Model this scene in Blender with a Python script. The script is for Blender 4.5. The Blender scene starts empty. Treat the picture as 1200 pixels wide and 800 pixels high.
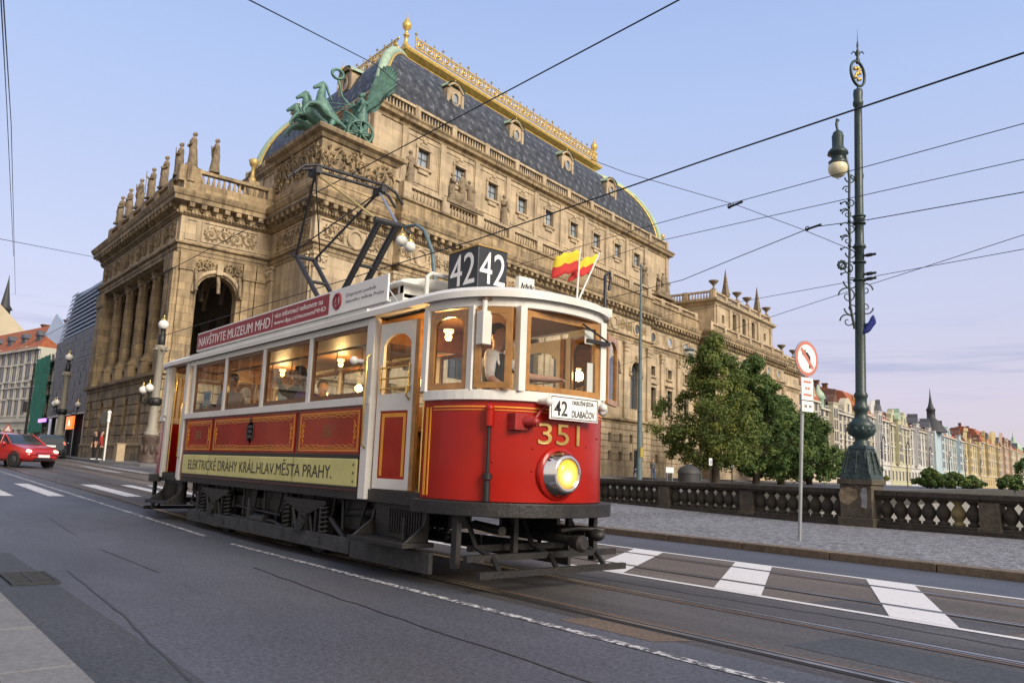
import bpy, bmesh, math, random
from math import sin, cos, pi, radians, sqrt, atan2, hypot
from mathutils import Vector, Matrix, noise as mnoise
scene = bpy.context.scene
col = scene.collection
random.seed(7)
# ------------------------------------------------------------------ camera, sky, sun, exposure
F_PX, PITCH, ROLL, YAW = 910.0, 9.4, 2.1, 50.0
cam_d = bpy.data.cameras.new('camera'); cam = bpy.data.objects.new('camera', cam_d); col.objects.link(cam)
cam_d.sensor_fit = 'HORIZONTAL'; cam_d.sensor_width = 36.0; cam_d.lens = 36.0*F_PX/1200.0
cam_d.clip_start = 0.1; cam_d.clip_end = 6000
_y, _p, _r = radians(YAW), radians(PITCH), radians(ROLL)
fw = Vector((-sin(_y)*cos(_p), cos(_y)*cos(_p), sin(_p))); rt = Vector((cos(_y), sin(_y), 0)); up = rt.cross(fw)
R_ = rt*cos(_r)+up*sin(_r); U_ = up*cos(_r)-rt*sin(_r)
m = Matrix((R_, U_, -fw)).transposed().to_4x4(); m.translation = Vector((0, 0, 1.22)); cam.matrix_world = m
scene.camera = cam
SUN_EL, SUN_AZ = 30.0, 2.0      # azimuth of the direction towards the sun, degrees from +X towards +Y
world = bpy.data.worlds.new('World'); scene.world = world; world.use_nodes = True
wn, wl = world.node_tree.nodes, world.node_tree.links; wn.clear()
out = wn.new('ShaderNodeOutputWorld'); bg = wn.new('ShaderNodeBackground'); wl.new(bg.outputs[0], out.inputs[0])
sky = wn.new('ShaderNodeTexSky'); sky.sky_type = 'NISHITA'; sky.sun_disc = False
sky.sun_elevation = radians(SUN_EL); sky.sun_rotation = radians(90-SUN_AZ); sky.air_density = 1.0; sky.dust_density = 0.6; sky.ozone_density = 2.0
tc = wn.new('ShaderNodeTexCoord'); sep = wn.new('ShaderNodeSeparateXYZ'); wl.new(tc.outputs['Generated'], sep.inputs[0])
ramp = wn.new('ShaderNodeValToRGB'); wl.new(sep.outputs['Z'], ramp.inputs[0])
cr = ramp.color_ramp; cr.elements[0].position = 0.0; cr.elements[0].color = (5.4, 4.3, 5.2, 1)
cr.elements[1].position = 0.75; cr.elements[1].color = (2.6, 3.9, 7.6, 1)
e = cr.elements.new(0.10); e.color = (5.9, 4.95, 6.1, 1)
e = cr.elements.new(0.22); e.color = (5.5, 5.55, 7.2, 1)
e = cr.elements.new(0.45); e.color = (4.3, 5.35, 8.1, 1)
mixs = wn.new('ShaderNodeMix'); mixs.data_type = 'RGBA'; mixs.inputs[0].default_value = 0.72
wl.new(sky.outputs[0], mixs.inputs[6]); wl.new(ramp.outputs[0], mixs.inputs[7])
# the western half of the sky, behind the camera, glows warm and bright after sunset
dt = wn.new('ShaderNodeVectorMath'); dt.operation = 'DOT_PRODUCT'; wl.new(tc.outputs['Generated'], dt.inputs[0]); dt.inputs[1].default_value = (0.94, -0.26, 0.2)
mr = wn.new('ShaderNodeMapRange'); mr.interpolation_type = 'SMOOTHSTEP'; wl.new(dt.outputs['Value'], mr.inputs[0]); mr.inputs[1].default_value = -0.30; mr.inputs[2].default_value = 0.7
mixw = wn.new('ShaderNodeMix'); mixw.data_type = 'RGBA'; wl.new(mr.outputs[0], mixw.inputs[0]); wl.new(mixs.outputs[2], mixw.inputs[6]); mixw.inputs[7].default_value = (7.2, 6.2, 5.3, 1)
# thin flat clouds low over the horizon
mp = wn.new('ShaderNodeMapping'); mp.inputs['Scale'].default_value = (3.2, 3.2, 46.0); wl.new(tc.outputs['Generated'], mp.inputs[0])
nz = wn.new('ShaderNodeTexNoise'); nz.inputs['Scale'].default_value = 1.6; nz.inputs['Detail'].default_value = 5; wl.new(mp.outputs[0], nz.inputs[0])
cr2 = wn.new('ShaderNodeValToRGB'); wl.new(nz.outputs['Fac'], cr2.inputs[0])
cr2.color_ramp.elements[0].position = 0.53; cr2.color_ramp.elements[0].color = (0, 0, 0, 1)
cr2.color_ramp.elements[1].position = 0.68; cr2.color_ramp.elements[1].color = (1, 1, 1, 1)
bandr = wn.new('ShaderNodeValToRGB'); wl.new(sep.outputs['Z'], bandr.inputs[0]); bandr.color_ramp.elements[0].position = 0.07; bandr.color_ramp.elements[0].color = (0, 0, 0, 1)
bandr.color_ramp.elements[1].position = 0.20; bandr.color_ramp.elements[1].color = (0, 0, 0, 1)
e = bandr.color_ramp.elements.new(0.125); e.color = (0.55, 0.55, 0.55, 1)
mm = wn.new('ShaderNodeMath'); mm.operation = 'MULTIPLY'; wl.new(cr2.outputs[0], mm.inputs[0]); wl.new(bandr.outputs[0], mm.inputs[1])
mixc = wn.new('ShaderNodeMix'); mixc.data_type = 'RGBA'; wl.new(mm.outputs[0], mixc.inputs[0]); wl.new(mixw.outputs[2], mixc.inputs[6]); mixc.inputs[7].default_value = (2.9, 3.3, 5.0, 1)
wl.new(mixc.outputs[2], bg.inputs[0]); bg.inputs[1].default_value = 0.10
sd = bpy.data.lights.new('sun', 'SUN'); sd.energy = 3.1; sd.angle = radians(26); sd.color = (1.0, 0.90, 0.77)
sun = bpy.data.objects.new('sun', sd); col.objects.link(sun)
tosun = Vector((cos(radians(SUN_AZ))*cos(radians(SUN_EL)), sin(radians(SUN_AZ))*cos(radians(SUN_EL)), sin(radians(SUN_EL))))
sun.rotation_euler = tosun.to_track_quat('Z', 'Y').to_euler(); sun.location = (60, -40, 60)
scene.view_settings.view_transform = 'Standard'; scene.view_settings.look = 'None'; scene.view_settings.gamma = 1
scene.view_settings.exposure = 0.42
scene.cycles.max_bounces = 6; scene.cycles.transparent_max_bounces = 12; scene.cycles.use_denoising = True
scene.cycles.caustics_reflective = False; scene.cycles.caustics_refractive = False

# ------------------------------------------------------------------ materials
MATS = {}
def mat(name, c, rough=0.7, metal=0.0, var=0.25, scale=3.0, bump=0.15, bscale=None, stain=0.0, stain_c=None, sscale=0.35, spec=None, coat=0.0, emit=None, estr=0.0, streak=False, ashlar=None):
    if name in MATS: return MATS[name]
    M = bpy.data.materials.new(name); M.use_nodes = True; MATS[name] = M
    nt = M.node_tree; n, l = nt.nodes, nt.links; b = n['Principled BSDF']
    b.inputs['Roughness'].default_value = rough; b.inputs['Metallic'].default_value = metal
    if spec is not None: b.inputs['Specular IOR Level'].default_value = spec
    if coat: b.inputs['Coat Weight'].default_value = coat; b.inputs['Coat Roughness'].default_value = 0.06
    if emit: b.inputs['Emission Color'].default_value = (*emit, 1); b.inputs['Emission Strength'].default_value = estr
    if var <= 0 and stain <= 0 and bump <= 0:
        b.inputs['Base Color'].default_value = (*c, 1); return M
    t = n.new('ShaderNodeTexCoord')
    nz = n.new('ShaderNodeTexNoise'); nz.inputs['Scale'].default_value = scale; nz.inputs['Detail'].default_value = 6; nz.inputs['Roughness'].default_value = 0.65
    l.new(t.outputs['Object'], nz.inputs['Vector'])
    rp = n.new('ShaderNodeValToRGB'); l.new(nz.outputs['Fac'], rp.inputs[0])
    rp.color_ramp.elements[0].position = 0.3; rp.color_ramp.elements[1].position = 0.72
    rp.color_ramp.elements[0].color = (*[max(0, x*(1-var)) for x in c], 1); rp.color_ramp.elements[1].color = (*[min(1, x*(1+var)) for x in c], 1)
    src = rp.outputs[0]
    if stain > 0:
        n2 = n.new('ShaderNodeTexNoise'); n2.inputs['Scale'].default_value = sscale; n2.inputs['Detail'].default_value = 8; n2.inputs['Roughness'].default_value = 0.7
        if streak:
            mpn = n.new('ShaderNodeMapping'); mpn.inputs['Scale'].default_value = (2.6, 2.6, 0.35); l.new(t.outputs['Object'], mpn.inputs[0]); l.new(mpn.outputs[0], n2.inputs['Vector'])
        else: l.new(t.outputs['Object'], n2.inputs['Vector'])
        r2 = n.new('ShaderNodeValToRGB'); l.new(n2.outputs['Fac'], r2.inputs[0]); r2.color_ramp.elements[0].position = 0.46; r2.color_ramp.elements[1].position = 0.68
        r2.color_ramp.elements[0].color = (0, 0, 0, 1); r2.color_ramp.elements[1].color = (stain, stain, stain, 1)
        mx = n.new('ShaderNodeMix'); mx.data_type = 'RGBA'; l.new(r2.outputs[0], mx.inputs[0]); l.new(src, mx.inputs[6])
        mx.inputs[7].default_value = (*(stain_c or [x*0.35 for x in c]), 1); src = mx.outputs[2]
    if ashlar:
        sp_ = n.new('ShaderNodeSeparateXYZ'); l.new(t.outputs['Object'], sp_.inputs[0]); ad_ = n.new('ShaderNodeMath'); ad_.operation = 'ADD'; l.new(sp_.outputs[0], ad_.inputs[0]); l.new(sp_.outputs[1], ad_.inputs[1])
        cb = n.new('ShaderNodeCombineXYZ'); l.new(ad_.outputs[0], cb.inputs[0]); l.new(sp_.outputs[2], cb.inputs[1])
        bk_ = n.new('ShaderNodeTexBrick'); bk_.inputs['Scale'].default_value = 1.0; bk_.inputs['Brick Width'].default_value = ashlar[0]; bk_.inputs['Row Height'].default_value = ashlar[1]; bk_.inputs['Mortar Size'].default_value = .016; bk_.inputs['Mortar Smooth'].default_value = .3
        bk_.inputs['Color1'].default_value = (1.26, 1.22, 1.15, 1); bk_.inputs['Color2'].default_value = (.62, .63, .66, 1); bk_.inputs['Mortar'].default_value = (.42, .40, .38, 1); l.new(cb.outputs[0], bk_.inputs[0])
        ml_ = n.new('ShaderNodeMix'); ml_.data_type = 'RGBA'; ml_.blend_type = 'MULTIPLY'; ml_.inputs[0].default_value = ashlar[2]; l.new(src, ml_.inputs[6]); l.new(bk_.outputs[0], ml_.inputs[7]); src = ml_.outputs[2]
    l.new(src, b.inputs['Base Color'])
    if bump > 0:
        n3 = n.new('ShaderNodeTexNoise'); n3.inputs['Scale'].default_value = bscale or scale*4; n3.inputs['Detail'].default_value = 4; l.new(t.outputs['Object'], n3.inputs['Vector'])
        bp = n.new('ShaderNodeBump'); bp.inputs['Strength'].default_value = bump; bp.inputs['Distance'].default_value = 0.05
        l.new(n3.outputs['Fac'], bp.inputs['Height']); l.new(bp.outputs[0], b.inputs['Normal'])
    return M
def glass(name, tint=(0.9, 0.93, 0.92), refl=1.0, ior=1.45, dark=0.0):
    if name in MATS: return MATS[name]
    M = bpy.data.materials.new(name); M.use_nodes = True; MATS[name] = M
    nt = M.node_tree; n, l = nt.nodes, nt.links; n.remove(n['Principled BSDF']); o = n['Material Output']
    tr = n.new('ShaderNodeBsdfTransparent'); tr.inputs[0].default_value = (*[x*(1-dark) for x in tint], 1)
    gl = n.new('ShaderNodeBsdfGlossy'); gl.inputs['Roughness'].default_value = 0.02
    fr = n.new('ShaderNodeFresnel'); fr.inputs[0].default_value = ior
    ml = n.new('ShaderNodeMath'); ml.operation = 'MULTIPLY'; ml.inputs[1].default_value = refl; ml.use_clamp = True; l.new(fr.outputs[0], ml.inputs[0])
    mx = n.new('ShaderNodeMixShader'); l.new(ml.outputs[0], mx.inputs[0]); l.new(tr.outputs[0], mx.inputs[1]); l.new(gl.outputs[0], mx.inputs[2]); l.new(mx.outputs[0], o.inputs[0])
    return M
STONE = mat('sandstone', (0.38, 0.29, 0.175), 0.85, var=0.22, scale=1.1, bump=0.25, bscale=9, stain=0.9, stain_c=(0.095, 0.07, 0.045), sscale=0.8, streak=True, ashlar=(1.25, .52, .75))
STONE2 = mat('sandstone_pale', (0.485, 0.39, 0.265), 0.85, var=0.16, scale=0.8, bump=0.15, bscale=8, stain=0.7, stain_c=(0.19, 0.135, 0.08), sscale=0.7, streak=True, ashlar=(1.7, .7, .45))
STATUE = mat('weathered_statue_stone', (0.25, 0.195, 0.13), 0.9, var=0.4, scale=4, bump=0.4, bscale=14, stain=0.7, stain_c=(0.075, 0.06, 0.045), sscale=1.3)
BRONZE = mat('green_bronze', (0.10, 0.215, 0.18), 0.55, metal=0.15, var=0.45, scale=3.2, bump=0.3, bscale=12, stain=0.75, stain_c=(0.035, 0.065, 0.06), sscale=1.4)
COPPER = mat('green_copper_sheet', (0.33, 0.45, 0.34), 0.6, var=0.25, scale=1.5, bump=0.1)
GOLD = mat('gilding', (0.72, 0.50, 0.14), 0.38, metal=0.55, var=0.3, scale=2.5, bump=0.2, bscale=8)
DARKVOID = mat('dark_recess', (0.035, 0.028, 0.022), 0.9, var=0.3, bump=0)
WINGLASS = mat('window_glass_dark', (0.05, 0.06, 0.07), 0.06, var=0.3, scale=0.8, bump=0.0, spec=0.9)
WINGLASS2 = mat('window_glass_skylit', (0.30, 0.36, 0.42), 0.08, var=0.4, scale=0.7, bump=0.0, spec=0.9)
WINFRAME = mat('window_frame_brown', (0.07, 0.05, 0.035), 0.6, var=0.2, bump=0)
BLACKIRON = mat('black_painted_iron', (0.012, 0.012, 0.013), 0.5, var=0.4, scale=6, bump=0.15, stain=0.5, stain_c=(0.045, 0.036, 0.03), sscale=2.0)
GREENIRON = mat('green_painted_iron', (0.014, 0.034, 0.034), 0.42, var=0.35, scale=5, bump=0.12, stain=0.5, stain_c=(0.045, 0.07, 0.07), sscale=1.8)
GREENREL = mat('green_cast_iron_relief', (0.014, 0.034, 0.034), 0.45, var=0.5, scale=9, bump=0.9, bscale=11, stain=0.6, stain_c=(0.06, 0.085, 0.085), sscale=5)
GREYPOLE = mat('grey_blue_pole', (0.10, 0.155, 0.175), 0.5, var=0.2, scale=4, bump=0.05)
STEEL = mat('galvanised_steel', (0.42, 0.45, 0.47), 0.38, metal=0.7, var=0.15, scale=9, bump=0.03)
CHROME = mat('polished_chrome', (0.75, 0.75, 0.74), 0.12, metal=1.0, var=0.05, bump=0)
WHITE = mat('white_paint', (0.72, 0.71, 0.67), 0.4, var=0.07, scale=2.2, bump=0.03, stain=0.3, stain_c=(0.50, 0.47, 0.40), sscale=1.6)
RED = mat('red_lacquer', (0.34, 0.010, 0.0045), 0.25, var=0.12, scale=1.2, bump=0.035, bscale=2.2, spec=0.22, coat=0.2, stain=0.35, stain_c=(0.20, 0.008, 0.006), sscale=0.9)
REDP = mat('dark_red_panel_lacquer', (0.34, 0.016, 0.008), 0.22, var=0.25, scale=1.6, bump=0.03, bscale=2.5, spec=0.25, coat=0.15)
MAROON = mat('maroon_lacquer', (0.15, 0.012, 0.010), 0.35, var=0.2, scale=1.6, bump=0.0, coat=0.25)
ORANGE = mat('ochre_lining', (0.78, 0.33, 0.03), 0.35, var=0.15, bump=0)
YELLOWP = mat('pale_yellow_paint', (0.65, 0.60, 0.235), 0.4, var=0.1, scale=2.0, bump=0.02, stain=0.3, stain_c=(0.40, 0.36, 0.12), sscale=1.2)
WOOD = mat('varnished_oak', (0.36, 0.175, 0.048), 0.35, var=0.3, scale=7, bump=0.05, coat=0.3)
WOODD = mat('dark_mahogany', (0.14, 0.055, 0.02), 0.4, var=0.35, scale=5, bump=0.05, coat=0.2)
BRASS = mat('polished_brass', (0.70, 0.48, 0.16), 0.25, metal=0.9, var=0.2, bump=0)
BLACK = mat('black_enamel', (0.012, 0.013, 0.016), 0.4, var=0.2, bump=0)
NAVY = mat('dark_slate_board', (0.020, 0.026, 0.036), 0.4, var=0.2, bump=0)
SIGNWHITE = mat('white_enamel', (0.80, 0.80, 0.79), 0.35, var=0.04, scale=3, bump=0)
SIGNRED = mat('red_sign_film', (0.50, 0.075, 0.05), 0.4, var=0.05, bump=0)
BANNERRED = mat('wine_red_print', (0.27, 0.022, 0.036), 0.45, var=0.08, bump=0)
GLOBE = mat('opal_glass_globe', (0.78, 0.77, 0.72), 0.2, var=0.06, bump=0)
RUBBER = mat('rubber', (0.018, 0.018, 0.018), 0.8, var=0.2, bump=0)
TGLASS = glass('clear_tram_glass', (0.90, 0.92, 0.90), refl=1.25)
CARGLASS = mat('car_glass', (0.03, 0.04, 0.045), 0.05, var=0.1, bump=0, spec=0.8)
GRANITE = mat('granite_slab', (0.165, 0.168, 0.175), 0.8, var=0.25, scale=30, bump=0.2, bscale=60, stain=0.4, stain_c=(0.09, 0.09, 0.092), sscale=1.0)
OLDSTONE = mat('sooty_balustrade_stone', (0.050, 0.042, 0.033), 0.9, var=0.45, scale=5, bump=0.4, bscale=22, stain=0.8, stain_c=(0.022, 0.020, 0.018), sscale=1.6)
OLDSTONE2 = mat('sooty_stone_pale_patches', (0.10, 0.083, 0.06), 0.9, var=0.45, scale=4, bump=0.4, bscale=20, stain=0.85, stain_c=(0.035, 0.032, 0.03), sscale=1.8)

# ------------------------------------------------------------------ mesh builder
def V(*a): return Vector(a)
class MB:
    def __init__(s): s.v = []; s.f = []; s.m = []; s.mi = 0; s.sm = False; s.smooth = []; s.uv = None
    def add(s, vs, fs):
        o = len(s.v); s.v += [tuple(p) for p in vs]
        for f in fs: s.f.append([i+o for i in f]); s.m.append(s.mi); s.smooth.append(s.sm)
        return s
    def box(s, x0, x1, y0, y1, z0, z1, T=None):
        vs = [(x, y, z) for z in (z0, z1) for y in (y0, y1) for x in (x0, x1)]
        if T: vs = [T(*p) for p in vs]
        return s.add(vs, [(0, 2, 3, 1), (4, 5, 7, 6), (0, 1, 5, 4), (2, 6, 7, 3), (0, 4, 6, 2), (1, 3, 7, 5)])
    def quad(s, a, b, c, d): return s.add([a, b, c, d], [(0, 1, 2, 3)])
    def poly(s, pts): return s.add(pts, [list(range(len(pts)))])
    def prism(s, pts, z0, z1, T=None):
        n = len(pts); vs = [(x, y, z0) for x, y in pts]+[(x, y, z1) for x, y in pts]
        if T: vs = [T(*p) for p in vs]
        return s.add(vs, [list(range(n))[::-1], list(range(n, 2*n))]+[(i, (i+1) % n, n+(i+1) % n, n+i) for i in range(n)])
    def slab(s, pts, thick):      # planar polygon of 3-D points thickened along its normal
        P = [Vector(p) for p in pts]; nr = (P[1]-P[0]).cross(P[2]-P[0]).normalized()*thick; n = len(P)
        return s.add(P+[p+nr for p in P], [list(range(n))[::-1], list(range(n, 2*n))]+[(i, (i+1) % n, n+(i+1) % n, n+i) for i in range(n)])
    def frustum(s, c, w0, d0, w1, d1, z0, z1):
        x, y = c; vs = [(x+a*w0/2, y+b*d0/2, z0) for a, b in ((-1, -1), (1, -1), (1, 1), (-1, 1))]+[(x+a*w1/2, y+b*d1/2, z1) for a, b in ((-1, -1), (1, -1), (1, 1), (-1, 1))]
        return s.add(vs, [(3, 2, 1, 0), (4, 5, 6, 7), (0, 1, 5, 4), (1, 2, 6, 5), (2, 3, 7, 6), (3, 0, 4, 7)])
    def ring(s, c, ax, r, n):
        ax = Vector(ax).normalized(); a = ax.orthogonal().normalized(); b = ax.cross(a)
        return [Vector(c)+(a*cos(2*pi*i/n)+b*sin(2*pi*i/n))*r for i in range(n)]
    def cyl(s, p0, p1, r0, r1=None, n=10, caps=True):
        r1 = r0 if r1 is None else r1; p0 = Vector(p0); p1 = Vector(p1); ax = p1-p0
        vs = s.ring(p0, ax, r0, n)+s.ring(p1, ax, r1, n); o = s.sm; s.sm = True
        s.add(vs, [(i, (i+1) % n, n+(i+1) % n, n+i) for i in range(n)]); s.sm = o
        if caps: s.add(vs, [list(range(n))[::-1], list(range(n, 2*n))])
        return s
    def lathe(s, c, prof, n=14, ax=(0, 0, 1), T=None, fold=None):
        c = Vector(c); ax = Vector(ax).normalized(); a = ax.orthogonal().normalized() if abs(ax.z) < .999 else Vector((1, 0, 0)); b = ax.cross(a); vs = []
        for r, z in prof:
            for i in range(n):
                t = 2*pi*i/n; vs.append(c+ax*z+(a*cos(t)+b*sin(t))*r)
        fs = [(j*n+i, j*n+(i+1) % n, (j+1)*n+(i+1) % n, (j+1)*n+i) for j in range(len(prof)-1) for i in range(n)]
        if T: vs = [T(*p) for p in vs]
        o = s.sm; s.sm = True; s.add(vs, fs); s.sm = o
        if prof[0][0] > 1e-4: s.add(vs[:n], [list(range(n))[::-1]])
        if prof[-1][0] > 1e-4: s.add(vs[-n:], [list(range(n))])
        return s
    def sphere(s, c, r, sc=(1, 1, 1), n=12, rot=None):
        vs = []; k = max(4, n//2+1); c = Vector(c)
        for j in range(k+1):
            t = pi*j/k
            for i in range(n):
                p = Vector((sin(t)*cos(2*pi*i/n)*sc[0], sin(t)*sin(2*pi*i/n)*sc[1], cos(t)*sc[2]))*r
                vs.append(c+(rot @ p if rot else p))
        o = s.sm; s.sm = True; s.add(vs, [(j*n+i, (j+1)*n+i, (j+1)*n+(i+1) % n, j*n+(i+1) % n) for j in range(k) for i in range(n)]); s.sm = o
        return s
    def tube(s, pts, r, n=8, r1=None):
        P = [Vector(p) for p in pts]; L = len(P); vs = []; pa = None
        for i, p in enumerate(P):
            d = (P[min(i+1, L-1)]-P[max(i-1, 0)]).normalized()
            if pa is None: a = d.orthogonal().normalized()
            else: a = (pa-d*pa.dot(d)); a = a.normalized() if a.length > 1e-6 else d.orthogonal().normalized()
            pa = a; b = d.cross(a); rr = r if r1 is None else r+(r1-r)*i/(L-1)
            vs += [p+(a*cos(2*pi*k/n)+b*sin(2*pi*k/n))*rr for k in range(n)]
        o = s.sm; s.sm = True; s.add(vs, [(j*n+i, j*n+(i+1) % n, (j+1)*n+(i+1) % n, (j+1)*n+i) for j in range(L-1) for i in range(n)]); s.sm = o
        s.add(vs[:n], [list(range(n))[::-1]]); s.add(vs[-n:], [list(range(n))]); return s
    def torus(s, c, ax, R, r, n=24, k=8, a0=0, a1=2*pi):
        ax = Vector(ax).normalized(); a = ax.orthogonal().normalized(); b = ax.cross(a); full = abs(a1-a0-2*pi) < 1e-6
        vs = []; N = n if full else n+1
        for i in range(N):
            t = a0+(a1-a0)*i/n; d = a*cos(t)+b*sin(t)
            for j in range(k): q = 2*pi*j/k; vs.append(Vector(c)+d*(R+r*cos(q))+ax*r*sin(q))
        o = s.sm; s.sm = True; s.add(vs, [(i % N*k+j, (i+1) % N*k+j, (i+1) % N*k+(j+1) % k, i % N*k+(j+1) % k) for i in range(n) for j in range(k)]); s.sm = o; return s
    def sweep(s, path, prof, closed=False):     # profile (out, z) swept along a plan path, outwards to the right
        P = [Vector((p[0], p[1])) for p in path]; L = len(P); rows = []
        for i, p in enumerate(P):
            def nrm(a, b): d = (b-a).normalized(); return Vector((d.y, -d.x))
            n1 = nrm(P[i-1], p) if (i > 0 or closed) else None; n2 = nrm(p, P[(i+1) % L]) if (i < L-1 or closed) else None
            if n1 is None: o = n2
            elif n2 is None: o = n1
            else: o = (n1+n2)/max(.25, 1+n1.dot(n2))
            rows.append([(p.x+o.x*w, p.y+o.y*w, z) for w, z in prof])
        k = len(prof); vs = [q for r in rows for q in r]; fs = []
        for i in range(L if closed else L-1):
            j = (i+1) % L
            for a in range(k): b = (a+1) % k; fs.append((i*k+a, j*k+a, j*k+b, i*k+b))
        s.add(vs, fs)
        if not closed: s.add(rows[0], [list(range(k))]); s.add(rows[-1], [list(range(k))[::-1]])
        return s
    def wall(s, T, s0, s1, z0, z1, holes=(), reveal=0.3, d=0.0):   # wall skin with openings: hole = (centre, width, zb, zt, arched)
        cur = s0
        def q(a, b, za, zb):
            if b-a > 1e-4 and zb-za > 1e-4: s.quad(T(a, d, za), T(b, d, za), T(b, d, zb), T(a, d, zb))
        for (c, w, zb, zt, arc) in sorted(holes):
            a, b = c-w/2, c+w/2; zb = max(zb, z0); q(cur, a, z0, z1); q(a, b, z0, zb)
            if arc:
                zs = zt-w/2; N = 10; pts = [(c-cos(pi*i/N)*w/2, zs+sin(pi*i/N)*w/2) for i in range(N+1)]
                for i in range(N): s.quad(T(pts[i][0], d, pts[i][1]), T(pts[i+1][0], d, pts[i+1][1]), T(pts[i+1][0], d, z1), T(pts[i][0], d, z1))
                loop = [(a, zb)]+pts+[(b, zb)]
            else:
                q(a, b, zt, z1); loop = [(a, zb), (a, zt), (b, zt), (b, zb)]
            for i in range(len(loop)):
                p, r = loop[i], loop[(i+1) % len(loop)]
                s.quad(T(p[0], d, p[1]), T(r[0], d, r[1]), T(r[0], d-reveal, r[1]), T(p[0], d-reveal, p[1]))
            cur = b
        q(cur, s1, z0, z1); return s
    def mesh(s, name, mats):
        me = bpy.data.meshes.new(name); me.from_pydata(s.v, [], s.f); mats = mats if isinstance(mats, (list, tuple)) else [mats]
        for M in mats: me.materials.append(M)
        me.polygons.foreach_set('material_index', s.m); me.polygons.foreach_set('use_smooth', s.smooth)
        if s.uv:
            ul = me.uv_layers.new(name='UVMap'); k = 0
            for f in s.f:
                for i in f: ul.data[k].uv = s.uv.get(i, (0, 0)); k += 1
        me.update(); return me
    def build(s, name, mats, parent=None, bevel=0.0):
        o = bpy.data.objects.new(name, s.mesh(name, mats)); col.objects.link(o)
        if parent: o.parent = parent
        if bevel:
            b = o.modifiers.new('bevel', 'BEVEL'); b.width = bevel; b.segments = 2; b.limit_method = 'ANGLE'; b.angle_limit = radians(40)
        return o
def empty(name, loc=(0, 0, 0), rz=0.0):
    o = bpy.data.objects.new(name, None); o.empty_display_size = 0.3; col.objects.link(o); o.location = loc; o.rotation_euler = (0, 0, rz); return o
def tag(o, label=None, cat=None, group=None, kind=None):
    if label: o['label'] = label
    if cat: o['category'] = cat
    if group: o['group'] = group
    if kind: o['kind'] = kind
    return o
def thing(name, label, cat, loc=(0, 0, 0), rz=0.0, group=None): return tag(empty(name, loc, rz), label, cat, group)
def kids(o): return [c for c in KID.get(o.name, [])] if False else list(o.children)
def copy_tree(o, parent=None):
    c = o.copy(); col.objects.link(c)
    if parent: c.parent = parent
    for ch in list(o.children): copy_tree(ch, c)
    return c
def inst(me, name, parent=None, M=None):
    o = bpy.data.objects.new(name, me); col.objects.link(o)
    if parent: o.parent = parent
    if M is not None: o.matrix_local = M
    return o
def skin_mesh(verts, edges, radii, sub=1, smooth=True):
    me = bpy.data.meshes.new('skin_tmp'); me.from_pydata(verts, edges, []); o = bpy.data.objects.new('skin_tmp', me); col.objects.link(o)
    mod = o.modifiers.new('skin', 'SKIN'); mod.use_smooth_shade = smooth
    if not me.skin_vertices: 
        bm = bmesh.new(); bm.from_mesh(me); bm.verts.layers.skin.verify(); bm.to_mesh(me); bm.free()
    for i, r in enumerate(radii):
        rr = r if isinstance(r, (tuple, list)) else (r, r); me.skin_vertices[0].data[i].radius = rr; me.skin_vertices[0].data[i].use_root = (i == 0)
    if sub: sm = o.modifiers.new('sub', 'SUBSURF'); sm.levels = sub; sm.render_levels = sub
    dg = bpy.context.evaluated_depsgraph_get(); dg.update(); r = bpy.data.meshes.new_from_object(o.evaluated_get(dg))
    bpy.data.objects.remove(o); bpy.data.meshes.remove(me)
    for p in r.polygons: p.use_smooth = True
    return r
def text_mesh(txt, T, width=None, height=None, extrude=0.004, spacing=1.0, shear=0.0, bold=0.0):
    """text laid in the local plane; T maps (u, v, w) with u along the writing, v up, w out; scaled to width x height"""
    cu = bpy.data.curves.new('lettering', 'FONT'); cu.body = txt; cu.size = 1.0; cu.extrude = 0.0; cu.space_character = spacing; cu.shear = shear; cu.offset = bold; cu.resolution_u = 4
    o = bpy.data.objects.new('lettering', cu); col.objects.link(o); dg = bpy.context.evaluated_depsgraph_get(); dg.update()
    me = bpy.data.meshes.new_from_object(o.evaluated_get(dg)); bpy.data.objects.remove(o); bpy.data.curves.remove(cu)
    xs = [v.co.x for v in me.vertices]; ys = [v.co.y for v in me.vertices]
    if not xs: return me
    x0, x1, y0, y1 = min(xs), max(xs), min(ys), max(ys); sx = width/(x1-x0) if width else None; sy = height/(y1-y0) if height else None
    sx = sx or sy; sy = sy or sx
    bm = bmesh.new(); bm.from_mesh(me)
    g = bmesh.ops.extrude_face_region(bm, geom=bm.faces[:]); 
    for e in g['geom']:
        if isinstance(e, bmesh.types.BMVert): e.co.z += 1.0
    for v in bm.verts: v.co = Vector(T((v.co.x-x0)*sx, (v.co.y-y0)*sy, v.co.z*extrude))
    bm.to_mesh(me); bm.free(); return me
def text(name, txt, T, M, parent, **k):
    me = text_mesh(txt, T, **k); me.name = name; me.materials.append(M); return inst(me, name, parent)
def scroll(mb, T, cx, cz, size, hand=1, r=0.05, turns=1.4, n=6, d=0.04, a0=0.0):
    pts = []
    for i in range(19):
        t = i/18; a = a0+hand*t*turns*2*pi; q = size*(1-0.85*t); pts.append(T(cx+cos(a)*q, d, cz+sin(a)*q))
    mb.tube(pts, r, n, r*0.6)
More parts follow.
